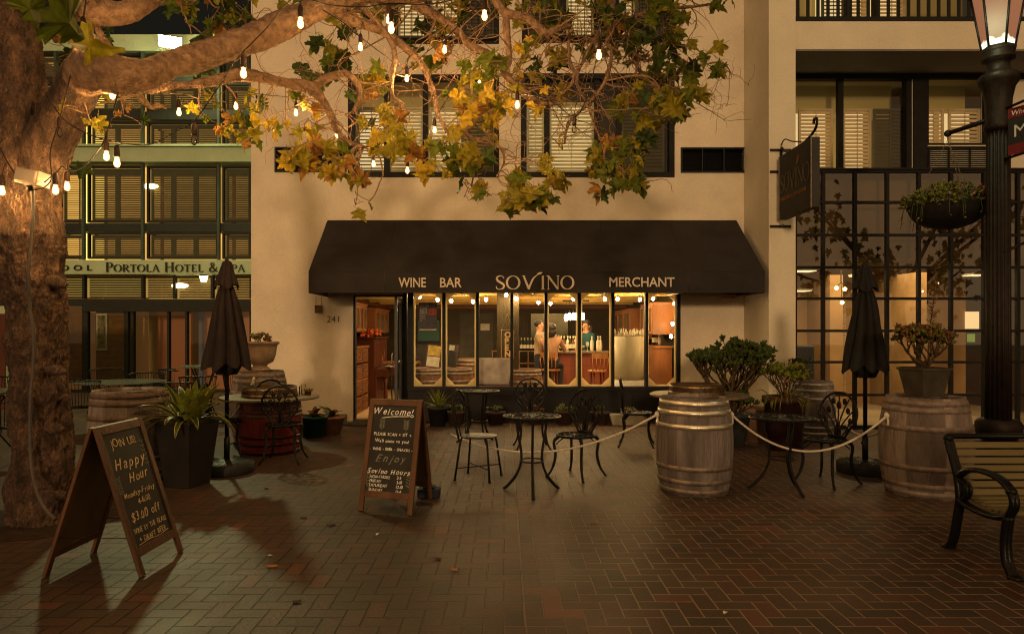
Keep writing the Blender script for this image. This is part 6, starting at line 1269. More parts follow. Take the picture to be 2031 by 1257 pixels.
mb = MB(); mb.box((-.10, -.07, 0), (.10, .07, .08)); frus(mb, .05, .06, .08, .10); tag(mb.build('sandbag', M('navy bag', (.012, .016, .03), .8), loc=(XX(851, 6.2), 6.2, 0), bevel=.03), 'dark navy ballast bag on the bricks behind the welcome board', 'bag')
# ---- ropes
def rope(label, a, b, sag, knots=True):
    t = thing('rope_barrier', label, 'rope', a); a = Vector(a); b = Vector(b); n = 40; P = []
    for i in range(n + 1): u = i / n; P.append((b - a) * u - Vector((0, 0, sag * 4 * u * (1 - u))))
    mb = MB(); k = 160; Q = []
    for s in (0, 1, 2):
        S = []
        for i in range(k + 1):
            u = i / k; p = (b - a) * u - Vector((0, 0, sag * 4 * u * (1 - u))); d = (b - a) + Vector((0, 0, -sag * 4 * (1 - 2 * u))); d.normalize(); sv = d.cross(Vector((0, 0, 1))).normalized(); uv = sv.cross(d); an = i * .9 + s * 2 * PI / 3; S.append(p + (sv * math.cos(an) + uv * math.sin(an)) * .0055)
        mb.tube(S, .0062, 5)
    mb.build('strand', ROPE, t)
    for e_, q in ((Vector((0, 0, 0)), 1), (b - a, -1)):
        if not knots and q == 1: continue
        mb = MB(); mb.ball(e_, (.024, .020, .026), 10, 6); mb.tube([e_ + Vector((.012 * math.cos(c), .012, .020 * math.sin(c) + .004)) for c in [2 * PI * i / 14 for i in range(14)]], .008, 6, closed=True); mb.tube([e_, e_ + Vector((.006, -.01, -.05)), e_ + Vector((.002, -.012, -.085))], [.008, .009, .013], 6); mb.build('knot', ROPE, t)
rope('white rope sagging from the grey oak barrel across to the looped wire chair', W(893, 860, 7.3) + Vector((0, .0, 0)), W(1303, 822, 6.4), .27, False)
rope('white rope sagging between the grey oak barrel and the planter barrel', W(1451, 822, 6.4), W(1759, 824, 6.25), .335)
rope('white rope at the back between the small grey barrel and the planter barrel', W(1646, 778, 9.9), W(1758, 846, 6.55), .30)
rope('short rope from the knotted peg by the pale urn barrel down behind the red barrel', W(503, 752, 8.95), W(455, 832, 8.6), .05)
for px, py, Y in ((1303, 822, 6.4),): pass
# ---- bench
bx0 = 3.085; BR = GP(1890, 1092); BF = GP(2009, 1146)
t = thing('park_bench', 'park bench with black scrolled iron end and pale wooden slats, cut by the right edge', 'bench', (bx0, BF.y, 0))
dy = BR.y - BF.y   # rear foot behind front foot
dy = .56
SLAT = M('olive painted slat wood', (.13, .105, .045), .6, 0, .2, 5, .15, 50, stretch=(.3, 1, 1))
def bench_end(x, nm='end_frame'):
    mb = MB(); wv = Vector((x, 0, 0))
    v = lambda y, z: (x, y, z)
    for off in (-.012, .012):
        mb.tube([(x + off, a, b) for a, b in crom([(.58, .012), (.54, .10), (.50, .28), (.475, .44), (.50, .60), (.56, .76), (.60, .86)], 5)], .020, 8)
        mb.tube([(x + off, a, b) for a, b in crom([(-.01, .012), (.045, .10), (.055, .25), (.03, .42)], 5)], .022, 8)
        mb.tube([(x + off, a, b) for a, b in crom([(.03, .42), (.12, .385), (.25, .375), (.40, .39), (.48, .42)], 5)], .021, 8)
        mb.tube([(x + off, a, b) for a, b in crom([(.485, .60), (.38, .665), (.24, .685), (.10, .665), (.01, .60), (-.015, .51), (.03, .42)], 6)], .019, 8)
        mb.tube([(x + off, a, b) for a, b in crom([(.49, .58), (.40, .54), (.40, .46), (.47, .41)], 5)], .012, 8)
    for (a, b) in ((.60, .87), (.01, .60)): mb.ball(v(a, b), (.034, .032, .032), 12, 7)
    for a in (.60, -.02): mb.lathe([(.045, 0), (.04, .018), (.022, .03)], 12, (x, a, 0))
    return mb.build(nm, M('glossy black iron', (.010, .010, .010), .28, .5, .3, 20, .2, 60), t)
bench_end(0); bench_end(1.75); t.scale = (1, 1, .87)
for i in range(7):
    z = .47 + i * .058; y = .50 + (z - .44) * .27 - .02; mb = MB(); mb.box((.03, -.012, -.024), (1.72, .012, .024), mat=Matrix.Translation((0, y, z)) @ Matrix.Rotation(-.26, 4, 'X')); mb.build('back_slat', SLAT, t, bevel=.005)
mb = MB(); mb.tube([(.0, .605, .885), (1.75, .605, .885)], .021, 10); mb.build('top_rail', _mats['glossy black iron'], t)
for i in range(7): y = .06 + i * .063; mb = MB(); mb.box((.03, y - .024, .405 - .012 + .03 * abs(i - 3) / 3), (1.72, y + .024, .43 + .03 * abs(i - 3) / 3 - .012)); mb.build('seat_slat', SLAT, t, bevel=.005)
# ---- lamp post, basket and banner
LX, LY = XX(1980, 6.9), 6.9
t = thing('lamp_post', 'fluted black lamp post with a tapered glass lantern at the right edge', 'lamp post', (LX, LY, 0)); lz = lambda py: ZZ(py, LY)
LPM = M('old bronze black', (.014, .009, .007), .5, .3, .4, 12, .2, 60)
mb = MB(); mb.lathe([(.26, 0), (.26, .10), (.22, .14), (.20, .38), (.155, .42)], 12); mb.lathe([(.155, .42), (.185, .45), (.20, .50), (.20, .58), (.175, .615), (.125, .62)], 32); mb.build('pedestal', LPM, t, bevel=.006)
mb = MB(); mb.lathe([(.112, .62), (.104, 1.5), (.097, lz(165))], 96, fn=lambda r_, z, a: r_ - .012 * (abs(math.sin(a * 8)) ** .5 < .55) * 1 - .004 * math.cos(a * 16)); mb.build('fluted_shaft', LPM, t)
mb = MB(); mb.lathe([(.105, lz(262)), (.125, lz(256)), (.125, lz(248)), (.112, lz(242)), (.116, lz(200)), (.14, lz(176)), (.172, lz(166)), (.18, lz(160)), (.18, lz(153)), (.158, lz(149)), (.115, lz(146)), (.10, lz(138)), (.10, lz(124)), (.145, lz(120)), (.145, lz(115)), (.13, lz(112)), (.145, lz(104)), (.152, lz(98))], 32, fn=lambda r_, z, a: r_ * (1 + .03 * math.cos(12 * a) * (lz(240) < z < lz(165)))); mb.build('capital', LPM, t)
z0, z1 = lz(97), lz(97) + .60; r0, r1 = .138, .235; n6 = 6
lan = MB()
for k in range(6):
    a = 2 * PI * k / 6 + .35; p0 = Vector((r0 * math.cos(a), r0 * math.sin(a), z0)); p1 = Vector((r1 * math.cos(a), r1 * math.sin(a), z1)); lan.tube([p0, p1], .012, 6)
    b = a + 2 * PI / 6; lan.tube([p1, (r1 * math.cos(b), r1 * math.sin(b), z1)], .014, 6); lan.tube([p0, (r0 * math.cos(b), r0 * math.sin(b), z0)], .014, 6)
lan.lathe([(.28, z1), (.20, z1 + .12), (.06, z1 + .2), (.02, z1 + .32)], 6); lo = lan.build('lantern_frame', BLK, t)
m = D.materials.new('glowing lantern pane'); nt, b_ = nodes(m); N = nt.nodes; L = nt.links; tc = N.new('ShaderNodeTexCoord'); sp = N.new('ShaderNodeSeparateXYZ'); L.new(tc.outputs['Object'], sp.inputs[0]); nz = N.new('ShaderNodeTexNoise'); nz.inputs['Scale'].default_value = 9; L.new(tc.outputs['Object'], nz.inputs[0])
ma = N.new('ShaderNodeMath'); ma.operation = 'MULTIPLY_ADD'; ma.inputs[1].default_value = .14; L.new(nz.outputs[0], ma.inputs[0]); L.new(sp.outputs[2], ma.inputs[2]); mr = N.new('ShaderNodeMapRange'); mr.inputs[1].default_value = z0 + .125; mr.inputs[2].default_value = z0 + .155; L.new(ma.outputs[0], mr.inputs[0])
mx = N.new('ShaderNodeMix'); mx.data_type = 'RGBA'; mx.inputs[6].default_value = (2.2, 1.9, 1.3, 1); mx.inputs[7].default_value = (.30, .115, .055, 1); L.new(mr.outputs[0], mx.inputs[0]); L.new(mx.outputs[2], b_.inputs['Emission Color']); b_.inputs['Emission Strength'].default_value = 1; b_.inputs['Base Color'].default_value = (.02, .01, .008, 1)
for k in range(6):
    a = 2 * PI * k / 6 + .35; b = a + 2 * PI / 6; q = MB(); c = lambda r_, an, z: (r_ * .97 * math.cos(an), r_ * .97 * math.sin(an), z); q.quad(c(r0, a, z0 + .01), c(r0, b, z0 + .01), c(r1, b, z1 - .01), c(r1, a, z1 - .01)); q.build('lantern_pane', m, lo)
lp = D.lights.new('lantern_light', 'POINT'); lp.energy = 22; lp.color = (.85, 1.0, .55); lp.shadow_soft_size = .12; lpo = D.objects.new('lantern_light', lp); COL.objects.link(lpo); lpo.parent = t; lpo.location = (0, 0, z1 + .5)
lpo.location = (-.42, -.42, z0 + .2)
AE = W(1880, 265, 7.4) - Vector((LX, LY, 0)); mb = MB(); mb.tube([(-.03, .05, lz(233)), AE], .024, 10); mb.ball(AE, .038, 12, 8); mb.tube([AE, AE - Vector((0, 0, .07))], .006, 5); mb.build('basket_arm', LPM, t)
mb = MB(); s1 = W(1998, 213, 6.7) - Vector((LX, LY, 0)); mb.tube([(0, -.08, s1.z + .02), (.03, -.75, s1.z + .02)], .014, 8); mb.tube([(0, -.08, s1.z - .48), (.03, -.75, s1.z - .48)], .014, 8); mb.build('banner_arm', LPM, t)
tb = thing('street_banner', 'small red and black banner with white lettering on the lamp post', 'banner', (LX + .0, 6.765, s1.z))
mb = MB(); mm = frame((0, 0, 0), (.36, -.93, 0), (0, 0, 1))
def rect(a, b, c, d, t0=0, t1=.004, mi=0): mb.add([mm @ Vector((u, v, w)) for w in (t0, t1) for (u, v) in ((a, c), (b, c), (b, d), (a, d))], [(0, 3, 2, 1), (4, 5, 6, 7), (0, 1, 5, 4), (1, 2, 6, 5), (2, 3, 7, 6), (3, 0, 4, 7)], mi)
rect(0, .62, -.46, 0, -.004, 0, 1); rect(0, .62, -.10, 0, .0, .003, 0); rect(0, .62, -.46, -.36, .0, .003, 0); mm = frame((0, 0, 0), (.36, -.93, 0), (0, 0, 1)); mb.build('cloth', [M('red banner', (.12, .012, .014), .8, 0, .2, 12), M('black banner', (.018, .016, .016), .8, 0, .2, 12)], tb)
mb = MB(); m3 = frame((-.008, 0, 0), (.36, -.93, 0), (0, 0, 1)); 
# the face the camera sees looks toward -x, so the lettering runs from the post outward
m3 = frame((-.006, 0, 0), (.36, -.93, 0), (0, 0, 1))
text(mb, 'Where c', .07, m3 @ Matrix.Translation((.03, -.075, -.002)), ext=.001, shear=.15); mb.build('banner_motto', [M('off white banner print', (.55, .50, .45), .8)], tb); mb = MB(); text(mb, 'Mo', .17, m3 @ Matrix.Translation((.05, -.29, -.002)), ext=.001); mb.build('banner_lettering', [M('off white banner print', (.55, .50, .45), .8)], tb)
def basket(label, top, drop, r_, zc, seed):
    t = thing('hanging_basket', label, 'hanging basket', top); mb = MB(); mb.lathe([(r_ * math.sin(a), -drop - r_ * .62 * math.cos(a)) for a in [PI / 2 * i / 10 for i in range(11)]] + [(r_ + .012, -drop + .02), (r_ - .02, -drop + .02), (.001, -drop - .02)], 36, capb=False, capt=False); mb.build('bowl', M('black basket liner', (.010, .009, .009), .8, 0, .3, 20, .3), t)
    mb = MB(); 
    for k in range(3):
        a = 2 * PI * k / 3 + .5; e1 = Vector((r_ * .97 * math.cos(a), r_ * .97 * math.sin(a), -drop + .02)); n = 22
        for i in range(n): p, q = e1 * (i / n), e1 * ((i + .8) / n); mb.tube([p, q], .0045 if i % 2 else .003, 4)
    mb.build('chain', HOOPD, t)
    lf = MB(); r2 = random.Random(seed); fl = [GRY, GRN, M('orange brown flower', (.22, .08, .03), .7, 0, .5), M('dusty lilac flower', (.16, .12, .14), .7, 0, .4)]
    for i in range(900):
        a = r2.uniform(0, 2 * PI); q = r_ * math.sqrt(r2.random()) * 1.12; hh = -drop + r2.uniform(-.02, .24) * (1.2 - q / r_ * .6); c_ = Vector((q * math.cos(a), q * math.sin(a), hh))
        mi = 0 if math.cos(a) < -.1 and r2.random() < .7 else (2 if math.cos(a) > .2 and r2.random() < .65 else (3 if r2.random() < .35 else 1)); leaf_ball(lf, c_, (r2.uniform(-1, 1), r2.uniform(-1, 1), r2.uniform(-.3, 1)), r2.uniform(.045, .095), .020, mi)
    for i in range(26):
        a = r2.uniform(0, 2 * PI); e = Vector((r_ * 1.05 * math.cos(a), r_ * 1.05 * math.sin(a), -drop + .02)); P = [e * .8, e * 1.02 + Vector((0, 0, .05)), e * 1.12 + Vector((0, 0, -r2.uniform(.02, .12)))]; lf.tube(crom(P, 3), .003, 4, mi=1)
        leaf_ball(lf, P[-1], (r2.uniform(-1, 1), r2.uniform(-1, 1), -.5), .04, .012, r2.choice((0, 2, 3)))
    lf.build('flowers', fl, t); return t
AW = AE + Vector((LX, LY, 0)); basket('black hanging basket of flowers on the arm of the lamp post', AW - Vector((0, 0, .07)), AW.z - .07 - ZZ(412, 7.4), .375, 0, 5)
t = thing('hanging_fern', 'broad leaved plant in a small basket at the right picture edge below the banner', 'hanging basket', (LX + .27, 6.45, ZZ(470, 6.45)))
mb = MB(); r2 = random.Random(2)
for k in range(26): a = r2.uniform(0, 2 * PI); blade(mb, (0, 0, .05), a, r2.uniform(.4, 1.5), r2.uniform(.3, .55), .03, r2.uniform(.3, 1.6), mi=(0, 0))
mb.build('fronds', [GRN], t); mb = MB(); mb.lathe([(.03, -.16), (.12, -.10), (.17, .04)], 20); mb.build('bowl', _mats['black basket liner'], t); mb = MB(); mb.bar((-.15, 0, .04), (-.30, .3, -.1), .02, .02); mb.tube([(0, 0, .05), (-.1, .1, .7), (-.235, .2, 1.30 - .25)], .005, 5); mb.build('hook', LPM, t)
# ---- hanging sign on the pilaster
sx0 = 4.146; t = thing('hanging_sign', 'dark wine bar sign box hung from a scrolled bracket on the pilaster', 'sign', (sx0, 10.38, 3.2))
z_t, z_b = .93, -.02
mb = MB(); mb.box((0, -1.17, z_b), (.115, -.09, z_t)); mb.build('sign_box', M('dark grey sign paint', (.030, .026, .022), .6, 0, .2, 4), t, bevel=.006)
mb = MB(); mb.box((-.012, -1.176, z_b - .01), (.0, -1.16, z_t + .01)); mb.box((-.010, -.10, z_b), (0, -.085, z_t)); mb.build('edge_trim', HOOPD, t)
mb = MB(); so = Vector((-.004, -.14, .36)); AXs, AZs = (0, -1, 0), (0, 0, 1)
roman(mb, 'SOVINO', 0, 0, .27, so, AXs, AZs, .003, track=.0, sx=.72)
ribbon(mb, crom([(.57, .30, .01), (.60, .37, .05), (.63, .43, .01)], 4), frame(so, AXs, AZs), .004, 1)
mb2 = MB(); text(mb2, 'WINE BAR & MERCHANT', .078, frame(so + Vector((0, 0, -.12)), AXs, AZs), ext=.002); mb.add(mb2.v, mb2.f, 1)
mb.build('sign_lettering', [M('dull bronze letters', (.10, .08, .055), .5, .3), M('orange sign letters', (.20, .09, .03), .6)], t)
mb = MB(); br = z_t + .06
mb.tube([(.06, -.02, z_t + .12), (.06, -.02, z_t - .06)], .02, 8); mb.tube(crom([(.06, -.02, z_t + .16), (.06, -.3, z_t + .02), (.06, -.8, z_t + .02), (.06, -1.14, z_t + .10), (.06, -1.20, z_t + .22), (.06, -1.12, z_t + .25), (.06, -1.10, z_t + .19)], 6), .018, 8)
mb.tube(crom([(.06, -.02, z_t + .20), (.06, -.15, z_t + .25), (.06, -.4, z_t + .15), (.06, -.7, z_t + .06)], 6), .010, 6)
for z in (z_t + .13, z_t - .20, z_b - .08): mb.box((-.10, .006, z - .02), (.22, .017, z + .02))
for z in (z_t - .20, z_b - .08): mb.box((.04, -.10, z - .01), (.07, .006, z + .01))
mb.build('bracket', BLK, t)
# small litter on the bricks
for i, (px, py, m_) in enumerate(((540, 1124, 'r'), (902, 1131, 'r'), (535, 1103, 'w'), (603, 1028, 'd'), (868, 1109, 'd'), (657, 1043, 'd'), (1438, 1217, 'w'), (528, 970, 'd'), (590, 1195, 'd'), (748, 1061, 'w'), (1178, 1042, 'd'))):
    p = GP(px, py); mb = MB(); r2 = random.Random(i); pts = [(.035 * r2.uniform(.5, 1.2) * math.cos(a), .022 * r2.uniform(.5, 1.3) * math.sin(a)) for a in [2 * PI * k / 9 for k in range(9)]]
    if m_ == 'w': pts = [(a * .45, b * .6) for a, b in pts]
    vs = [(a, b, .003 + .012 * r2.random()) for a, b in pts] + [(0, 0, .014)]; mb.add(vs, [(k, (k + 1) % 9, 9) for k in range(9)], 0, True); mb.add([(a, b, c + .001) for a, b, c in vs], [((k + 1) % 9, k, 9) for k in range(9)], 0, True)
    tag(mb.build('fallen_leaf' if m_ != 'w' else 'paper_scrap', {'r': M('dry orange leaf', (.30, .11, .035), .8), 'd': M('dark dry leaf', (.035, .022, .012), .9), 'w': WHT}[m_], loc=p), {'r': 'curled orange leaf lying on the bricks', 'd': 'small dark dry leaf flat on the bricks', 'w': 'tiny pale scrap lying on the bricks'}[m_], {'w': 'litter'}.get(m_, 'leaf'), {'r': 'orange leaves on the bricks', 'd': 'dark leaves on the bricks', 'w': 'pale scraps on the bricks'}[m_])
# ================================================================== the sycamore
BARK = None
def bark():
    m = D.materials.new('flaking sycamore bark'); nt, b = nodes(m); N = nt.nodes; L = nt.links; tc = N.new('ShaderNodeTexCoord')
    mp = N.new('ShaderNodeMapping'); mp.inputs['Scale'].default_value = (1, 1, .45); L.new(tc.outputs['Object'], mp.inputs[0])
    vo = N.new('ShaderNodeTexVoronoi'); vo.inputs['Scale'].default_value = 13; vo.feature = 'DISTANCE_TO_EDGE'
    nz = N.new('ShaderNodeTexNoise'); nz.inputs['Scale'].default_value = 13; nz.inputs['Detail'].default_value = 10; nz.inputs['Roughness'].default_value = .65; L.new(mp.outputs[0], nz.inputs[0])
    mxv = N.new('ShaderNodeVectorMath'); mxv.operation = 'MULTIPLY_ADD'; mxv.inputs[1].default_value = (.35,) * 3; L.new(nz.outputs[1], mxv.inputs[0]); L.new(mp.outputs[0], mxv.inputs[2]); L.new(mxv.outputs[0], vo.inputs['Vector'])
    rp = N.new('ShaderNodeValToRGB'); cr = rp.color_ramp; cr.elements[0].position = .34; cr.elements[0].color = (.055, .028, .016, 1); cr.elements[1].position = .70; cr.elements[1].color = (.30, .165, .098, 1); e = cr.elements.new(.50); e.color = (.16, .085, .050, 1); L.new(nz.outputs[0], rp.inputs[0]); ck = N.new('ShaderNodeMapRange'); ck.inputs[1].default_value = 0; ck.inputs[2].default_value = .10; ck.inputs[3].default_value = .35; ck.inputs[4].default_value = 1; L.new(vo.outputs[0], ck.inputs[0]); sc3 = N.new('ShaderNodeVectorMath'); sc3.operation = 'SCALE'; L.new(rp.outputs[0], sc3.inputs[0]); L.new(ck.outputs[0], sc3.inputs['Scale']); L.new(sc3.outputs[0], b.inputs['Base Color'])
    b.inputs['Roughness'].default_value = .85
    n3 = N.new('ShaderNodeTexNoise'); n3.inputs['Scale'].default_value = 34; n3.inputs['Detail'].default_value = 8; n3.inputs['Roughness'].default_value = .7; L.new(mp.outputs[0], n3.inputs[0])
    ad = N.new('ShaderNodeMath'); ad.operation = 'MULTIPLY_ADD'; ad.inputs[1].default_value = 1.6; cl = N.new('ShaderNodeMath'); cl.operation = 'MINIMUM'; cl.inputs[1].default_value = .3; L.new(vo.outputs[0], cl.inputs[0]); L.new(cl.outputs[0], ad.inputs[0]); L.new(n3.outputs[0], ad.inputs[2])
    bp = N.new('ShaderNodeBump'); bp.inputs['Strength'].default_value = 1; bp.inputs['Distance'].default_value = .055; L.new(ad.outputs[0], bp.inputs['Height']); L.new(bp.outputs[0], b.inputs['Normal']); return m
BARK = bark()
BARK2 = M('smooth limb bark', (.115, .066, .041), .85, 0, 0, 16, 1.0, 36, col2=(.29, .18, .115), detail=9)
TWIG = M('twig bark', (.22, .135, .08), .8, 0, .35, 20)
TY = 5.45; tree = thing('sycamore_tree', 'huge sycamore with lumpy bark and golden green leaves spreading over the plaza from the left', 'tree', (XX(84, TY), TY, 0)); TO = Vector((XX(84, TY), TY, 0))
def P3(l, rs=1.0):
    """(px, py, radius px, Y) -> smooth world path and radii"""
    S = crom([(*W(a, b, y), r_ * y / F * rs) for a, b, r_, y in l], 7); return [Vector(s[:3]) - TO for s in S], [s[3] for s in S]
def bumpy(amp, f=5):
    def d(p, n, r_):
        q = Vector((p.x * f, p.y * f, p.z * f * .55)); return r_ * amp * (noise.noise(q) + .55 * noise.noise(q * 2.7) + .42 * (.42 - 2 * abs(noise.noise(Vector((q.x, q.y, q.z * .5)) * 6.1))) + .22 * noise.noise(q * 13)) - r_ * amp * .12 + r_ * amp * .6 * max(0, noise.noise(Vector((p.x * 2.4, p.y * 2.4, p.z * 4.5)) + Vector((9, 3, 1)))) * 1.5
    return d
def dense(pp, rr, k=3):
    a = crom([(*p, r_) for p, r_ in zip(pp, rr)], k); return [Vector(x[:3]) for x in a], [x[3] for x in a]
mb = MB()
tr_ = [(92, 1045, 72, 5.45), (88, 1010, 60, 5.45), (84, 950, 54, 5.45), (82, 880, 51, 5.45), (78, 780, 50, 5.45), (76, 690, 50, 5.45), (68, 600, 53, 5.44), (62, 530, 58, 5.42), (56, 460, 62, 5.4), (54, 390, 63, 5.4), (46, 320, 64, 5.4), (38, 240, 56, 5.42), (32, 160, 50, 5.45), (28, 80, 46, 5.5), (26, 0, 42, 5.55), (22, -120, 38, 5.6), (10, -300, 30, 5.8)]
pp, rr = dense(*P3(tr_), 2); mb.tube(*dense(pp, rr, 4), 150, disp=bumpy(.21))
kn = [(60, 380, 46, 5.38), (86, 310, 44, 5.34), (116, 245, 42, 5.3), (148, 185, 40, 5.25), (172, 145, 38, 5.2)]
pp, rr = dense(*P3(kn), 2); mb.tube(pp, rr, 44, disp=bumpy(.14)); 
for (px, py, r_, dy) in ((104, 735, 13, -.15), (98, 850, 12, -.15), (104, 560, 15, -.12), (96, 985, 16, -.16), (120, 790, 9, -.06)):
    c_ = W(px, py, 5.42 + dy) - TO; q = r_ * 5.3 / F
    b2 = MB(); c_ = c_ + Vector((0, .045, 0)); b2.ball(c_, (q * 1.5, q * .75, q * .85), 20, 12); b2.v = [tuple(Vector(v) + (Vector(v) - c_) * .6 * noise.noise(Vector(v) * 11)) for v in b2.v]; mb.add(b2.v, b2.f, 0, True)
trunk_o = mb.build('trunk', BARK, tree)
LIMBS = []
def limb(l, seg=18, amp=.07, nm='branch', mat=BARK2, rs=1.0):
    pp, rr = P3(l, rs); m_ = MB(); m_.tube(*dense(pp, rr, 3), seg + 8, disp=bumpy(amp * 1.7, 9)); m_.build(nm, mat, tree); LIMBS.extend([(p + TO, r_) for p, r_ in zip(pp, rr)])
limb([(160, 165, 36, 5.2), (178, 140, 42, 5.12), (205, 142, 42, 5.05), (240, 150, 37, 5.08), (285, 148, 30, 5.2), (335, 130, 26, 5.4), (385, 116, 26, 5.55), (430, 102, 27, 5.7), (480, 85, 27, 5.85), (520, 70, 28, 6.0), (560, 50, 28, 6.1), (600, 32, 24, 6.2), (650, 10, 20, 6.35), (720, -6, 15, 6.6), (800, -6, 13, 6.9), (880, -12, 11, 7.1), (980, -10, 9, 7.3), (1100, -30, 7, 7.4)], 32, .06)
limb([(130, 10, 30, 5.4), (165, 12, 28, 5.4), (200, 25, 27, 5.4), (240, 28, 22, 5.45), (280, 10, 19, 5.5), (320, -15, 17, 5.6), (400, -60, 15, 5.8)], 24, .06)
limb([(186, 40, 6, 5.5), (200, 70, 7, 5.5), (215, 95, 8, 5.5), (231, 118, 8, 5.5)], 10)
limb([(270, 176, 8, 6.0), (300, 180, 7, 6.0), (330, 172, 8, 6.05), (380, 168, 8, 6.1), (430, 160, 10, 6.2), (480, 150, 12, 6.3), (535, 158, 10, 6.5), (580, 168, 11, 6.6), (620, 178, 13, 6.7), (640, 200, 8, 6.8), (655, 225, 7, 6.85), (670, 262, 6, 6.9), (695, 284, 5, 6.9), (722, 292, 4, 6.9)], 14, .14)
limb([(268, 180, 6, 5.9), (285, 200, 7, 5.9), (300, 212, 6, 5.9), (320, 210, 5, 5.9), (330, 216, 2, 5.9)], 8, .2)
limb([(615, 178, 9, 6.7), (650, 155, 8, 6.7), (690, 148, 7, 6.7), (715, 185, 5, 6.75), (698, 225, 3, 6.8)], 10, .12)
limb([(660, 12, 12, 6.4), (690, 38, 11, 6.5), (725, 50, 10, 6.6), (765, 65, 9, 6.7), (800, 92, 8, 6.8), (835, 125, 7, 6.9), (852, 160, 6, 7.0), (862, 190, 5, 7.0), (866, 215, 3, 7.0)], 12, .1)
limb([(712, 10, 7, 6.6), (745, 40, 6, 6.6), (772, 78, 5, 6.6), (783, 110, 5, 6.6), (778, 160, 4, 6.6), (780, 190, 3, 6.6), (800, 205, 2, 6.6)], 9, .1)
limb([(820, 10, 9, 7.0), (860, 30, 9, 7.05), (900, 55, 8, 7.1), (935, 92, 8, 7.2), (975, 112, 7, 7.2), (1005, 150, 6, 7.3), (1020, 175, 5, 7.3)], 12, .1)
limb([(975, -10, 9, 6.6), (1002, 25, 9, 6.6), (1045, 35, 9, 6.6), (1070, 58, 9, 6.6), (1085, 66, 8, 6.6), (1110, 55, 5, 6.6), (1135, 50, 3, 6.6)], 12, .1)
limb([(1003, 20, 8, 6.6), (1006, 70, 7, 6.6), (1010, 120, 7, 6.6), (998, 140, 6, 6.6), (1012, 158, 6, 6.6), (1045, 188, 7, 6.6), (1075, 205, 5, 6.65), (1110, 205, 3, 6.7)], 12, .12)
limb([(1212, -30, 9, 7.0), (1211, 20, 9, 7.0), (1212, 60, 8, 7.0), (1205, 85, 7, 7.0)], 12, .1)
limb([(1201, 85, 4, 6.9), (1213, 105, 4, 6.9), (1206, 145, 4, 6.9), (1195, 172, 4, 6.9), (1168, 205, 3, 6.9), (1135, 235, 3, 6.9), (1122, 262, 3, 6.9), (1120, 285, 2, 6.9)], 8, .1)
limb([(1190, 60, 3, 6.8), (1172, 90, 3, 6.8), (1160, 115, 3, 6.8), (1146, 145, 3, 6.8), (1146, 172, 3, 6.8), (1160, 200, 2, 6.8), (1180, 250, 2, 6.8), (1195, 290, 2, 6.8), (1200, 320, 1.5, 6.8)], 8, .1)
limb([(1130, 60, 3, 6.8), (1128, 110, 3, 6.8), (1138, 155, 3, 6.8), (1110, 190, 2, 6.8), (1070, 200, 2, 6.8)], 8, .1)
limb([(1208, 70, 5, 7.1), (1240, 78, 4, 7.1), (1250, 100, 4, 7.1), (1275, 115, 3, 7.1), (1290, 118, 3, 7.1), (1330, 70, 2, 7.1), (1362, 38, 1.5, 7.1)], 8, .1)
limb([(1205, 60, 6, 7.2), (1245, 40, 5, 7.2), (1300, 20, 4, 7.2), (1360, 15, 3, 7.2), (1420, 8, 2, 7.2)], 8, .1)
limb([(1250, 100, 4, 7.2), (1268, 140, 3, 7.2), (1300, 170, 3, 7.2), (1340, 190, 2, 7.2), (1375, 200, 1.5, 7.2)], 8, .1)
limb([(1350, 118, 2, 7.2), (1380, 130, 1.8, 7.2), (1430, 124, 1.5, 7.2), (1450, 145, 1, 7.2)], 6, .1)
limb([(1002, 205, 5, 6.8), (960, 230, 4, 6.8), (925, 262, 4, 6.8), (950, 280, 3, 6.8), (990, 292, 3, 6.8), (1000, 320, 2, 6.8), (985, 350, 1.5, 6.8)], 8, .12)
limb([(862, 200, 5, 7.0), (875, 240, 4, 6.9), (905, 290, 3, 6.8), (940, 320, 2.5, 6.8), (935, 370, 1.5, 6.8)], 8, .1)
# ---- leaves
HL_ = [(0, 0), (.10, -.06), (.26, -.13), (.40, -.14), (.33, -.02), (.35, .04), (.30, .12), (.42, .14), (.52, .22), (.64, .26), (.54, .34), (.52, .42), (.40, .42), (.27, .42), (.24, .50), (.27, .60), (.20, .68), (.13, .74), (.09, .86), (0, 1.0)]
OUT = HL_ + [(-x, y) for x, y in HL_[-2:0:-1]]
def leaf(mb, pos, R3, s, mi, curl, fold, r2):
    cv = [(0, .12), (0, .42), (0, .72)]; n = len(OUT); vs = []
    jx = [r2.uniform(.82, 1.16) for _ in OUT]; ph_ = r2.uniform(0, 6); wx_ = r2.uniform(.68, 1.1)
    for k, (x, y) in enumerate(OUT + cv):
        if k < n: x *= jx[k]; y = .3 + (y - .3) * jx[k]
        vs.append(Vector((x * wx_, y, -fold * abs(x) - curl * (y - .15) ** 2 + (.06 + .10 * curl) * math.sin(9 * x + 4 * y + ph_))) * s)
    fs = []
    for k in range(n):
        k2 = (k + 1) % n; ym = (OUT[k][1] + OUT[k2][1]) / 2; c = n if ym < .14 and abs(OUT[k][0]) < .3 else (n + 1 if ym < .62 else n + 2); fs.append((k, k2, c))
        c2 = n if OUT[k2][1] < .14 and abs(OUT[k2][0]) < .3 else c
    fs += [(n, 2, 6), (n, n + 1, 12), (n, n - 6, n + 1)] if False else []
    # close the fans between the three centres
    def cen(k): ym = (OUT[k][1] + OUT[(k + 1) % n][1]) / 2; return n if ym < .14 and abs(OUT[k][0]) < .3 else (n + 1 if ym < .62 else n + 2)
    for k in range(n):
        a, b = cen(k - 1), cen(k)
        if a != b: fs.append((k, b, a) if True else ())
    mb.add([pos + R3 @ v for v in vs], fs, mi, False)
    mb.tube([pos, pos - R3 @ Vector((0, .35 * s, .02 * s))], .0022, 3, mi=5, cap=False)
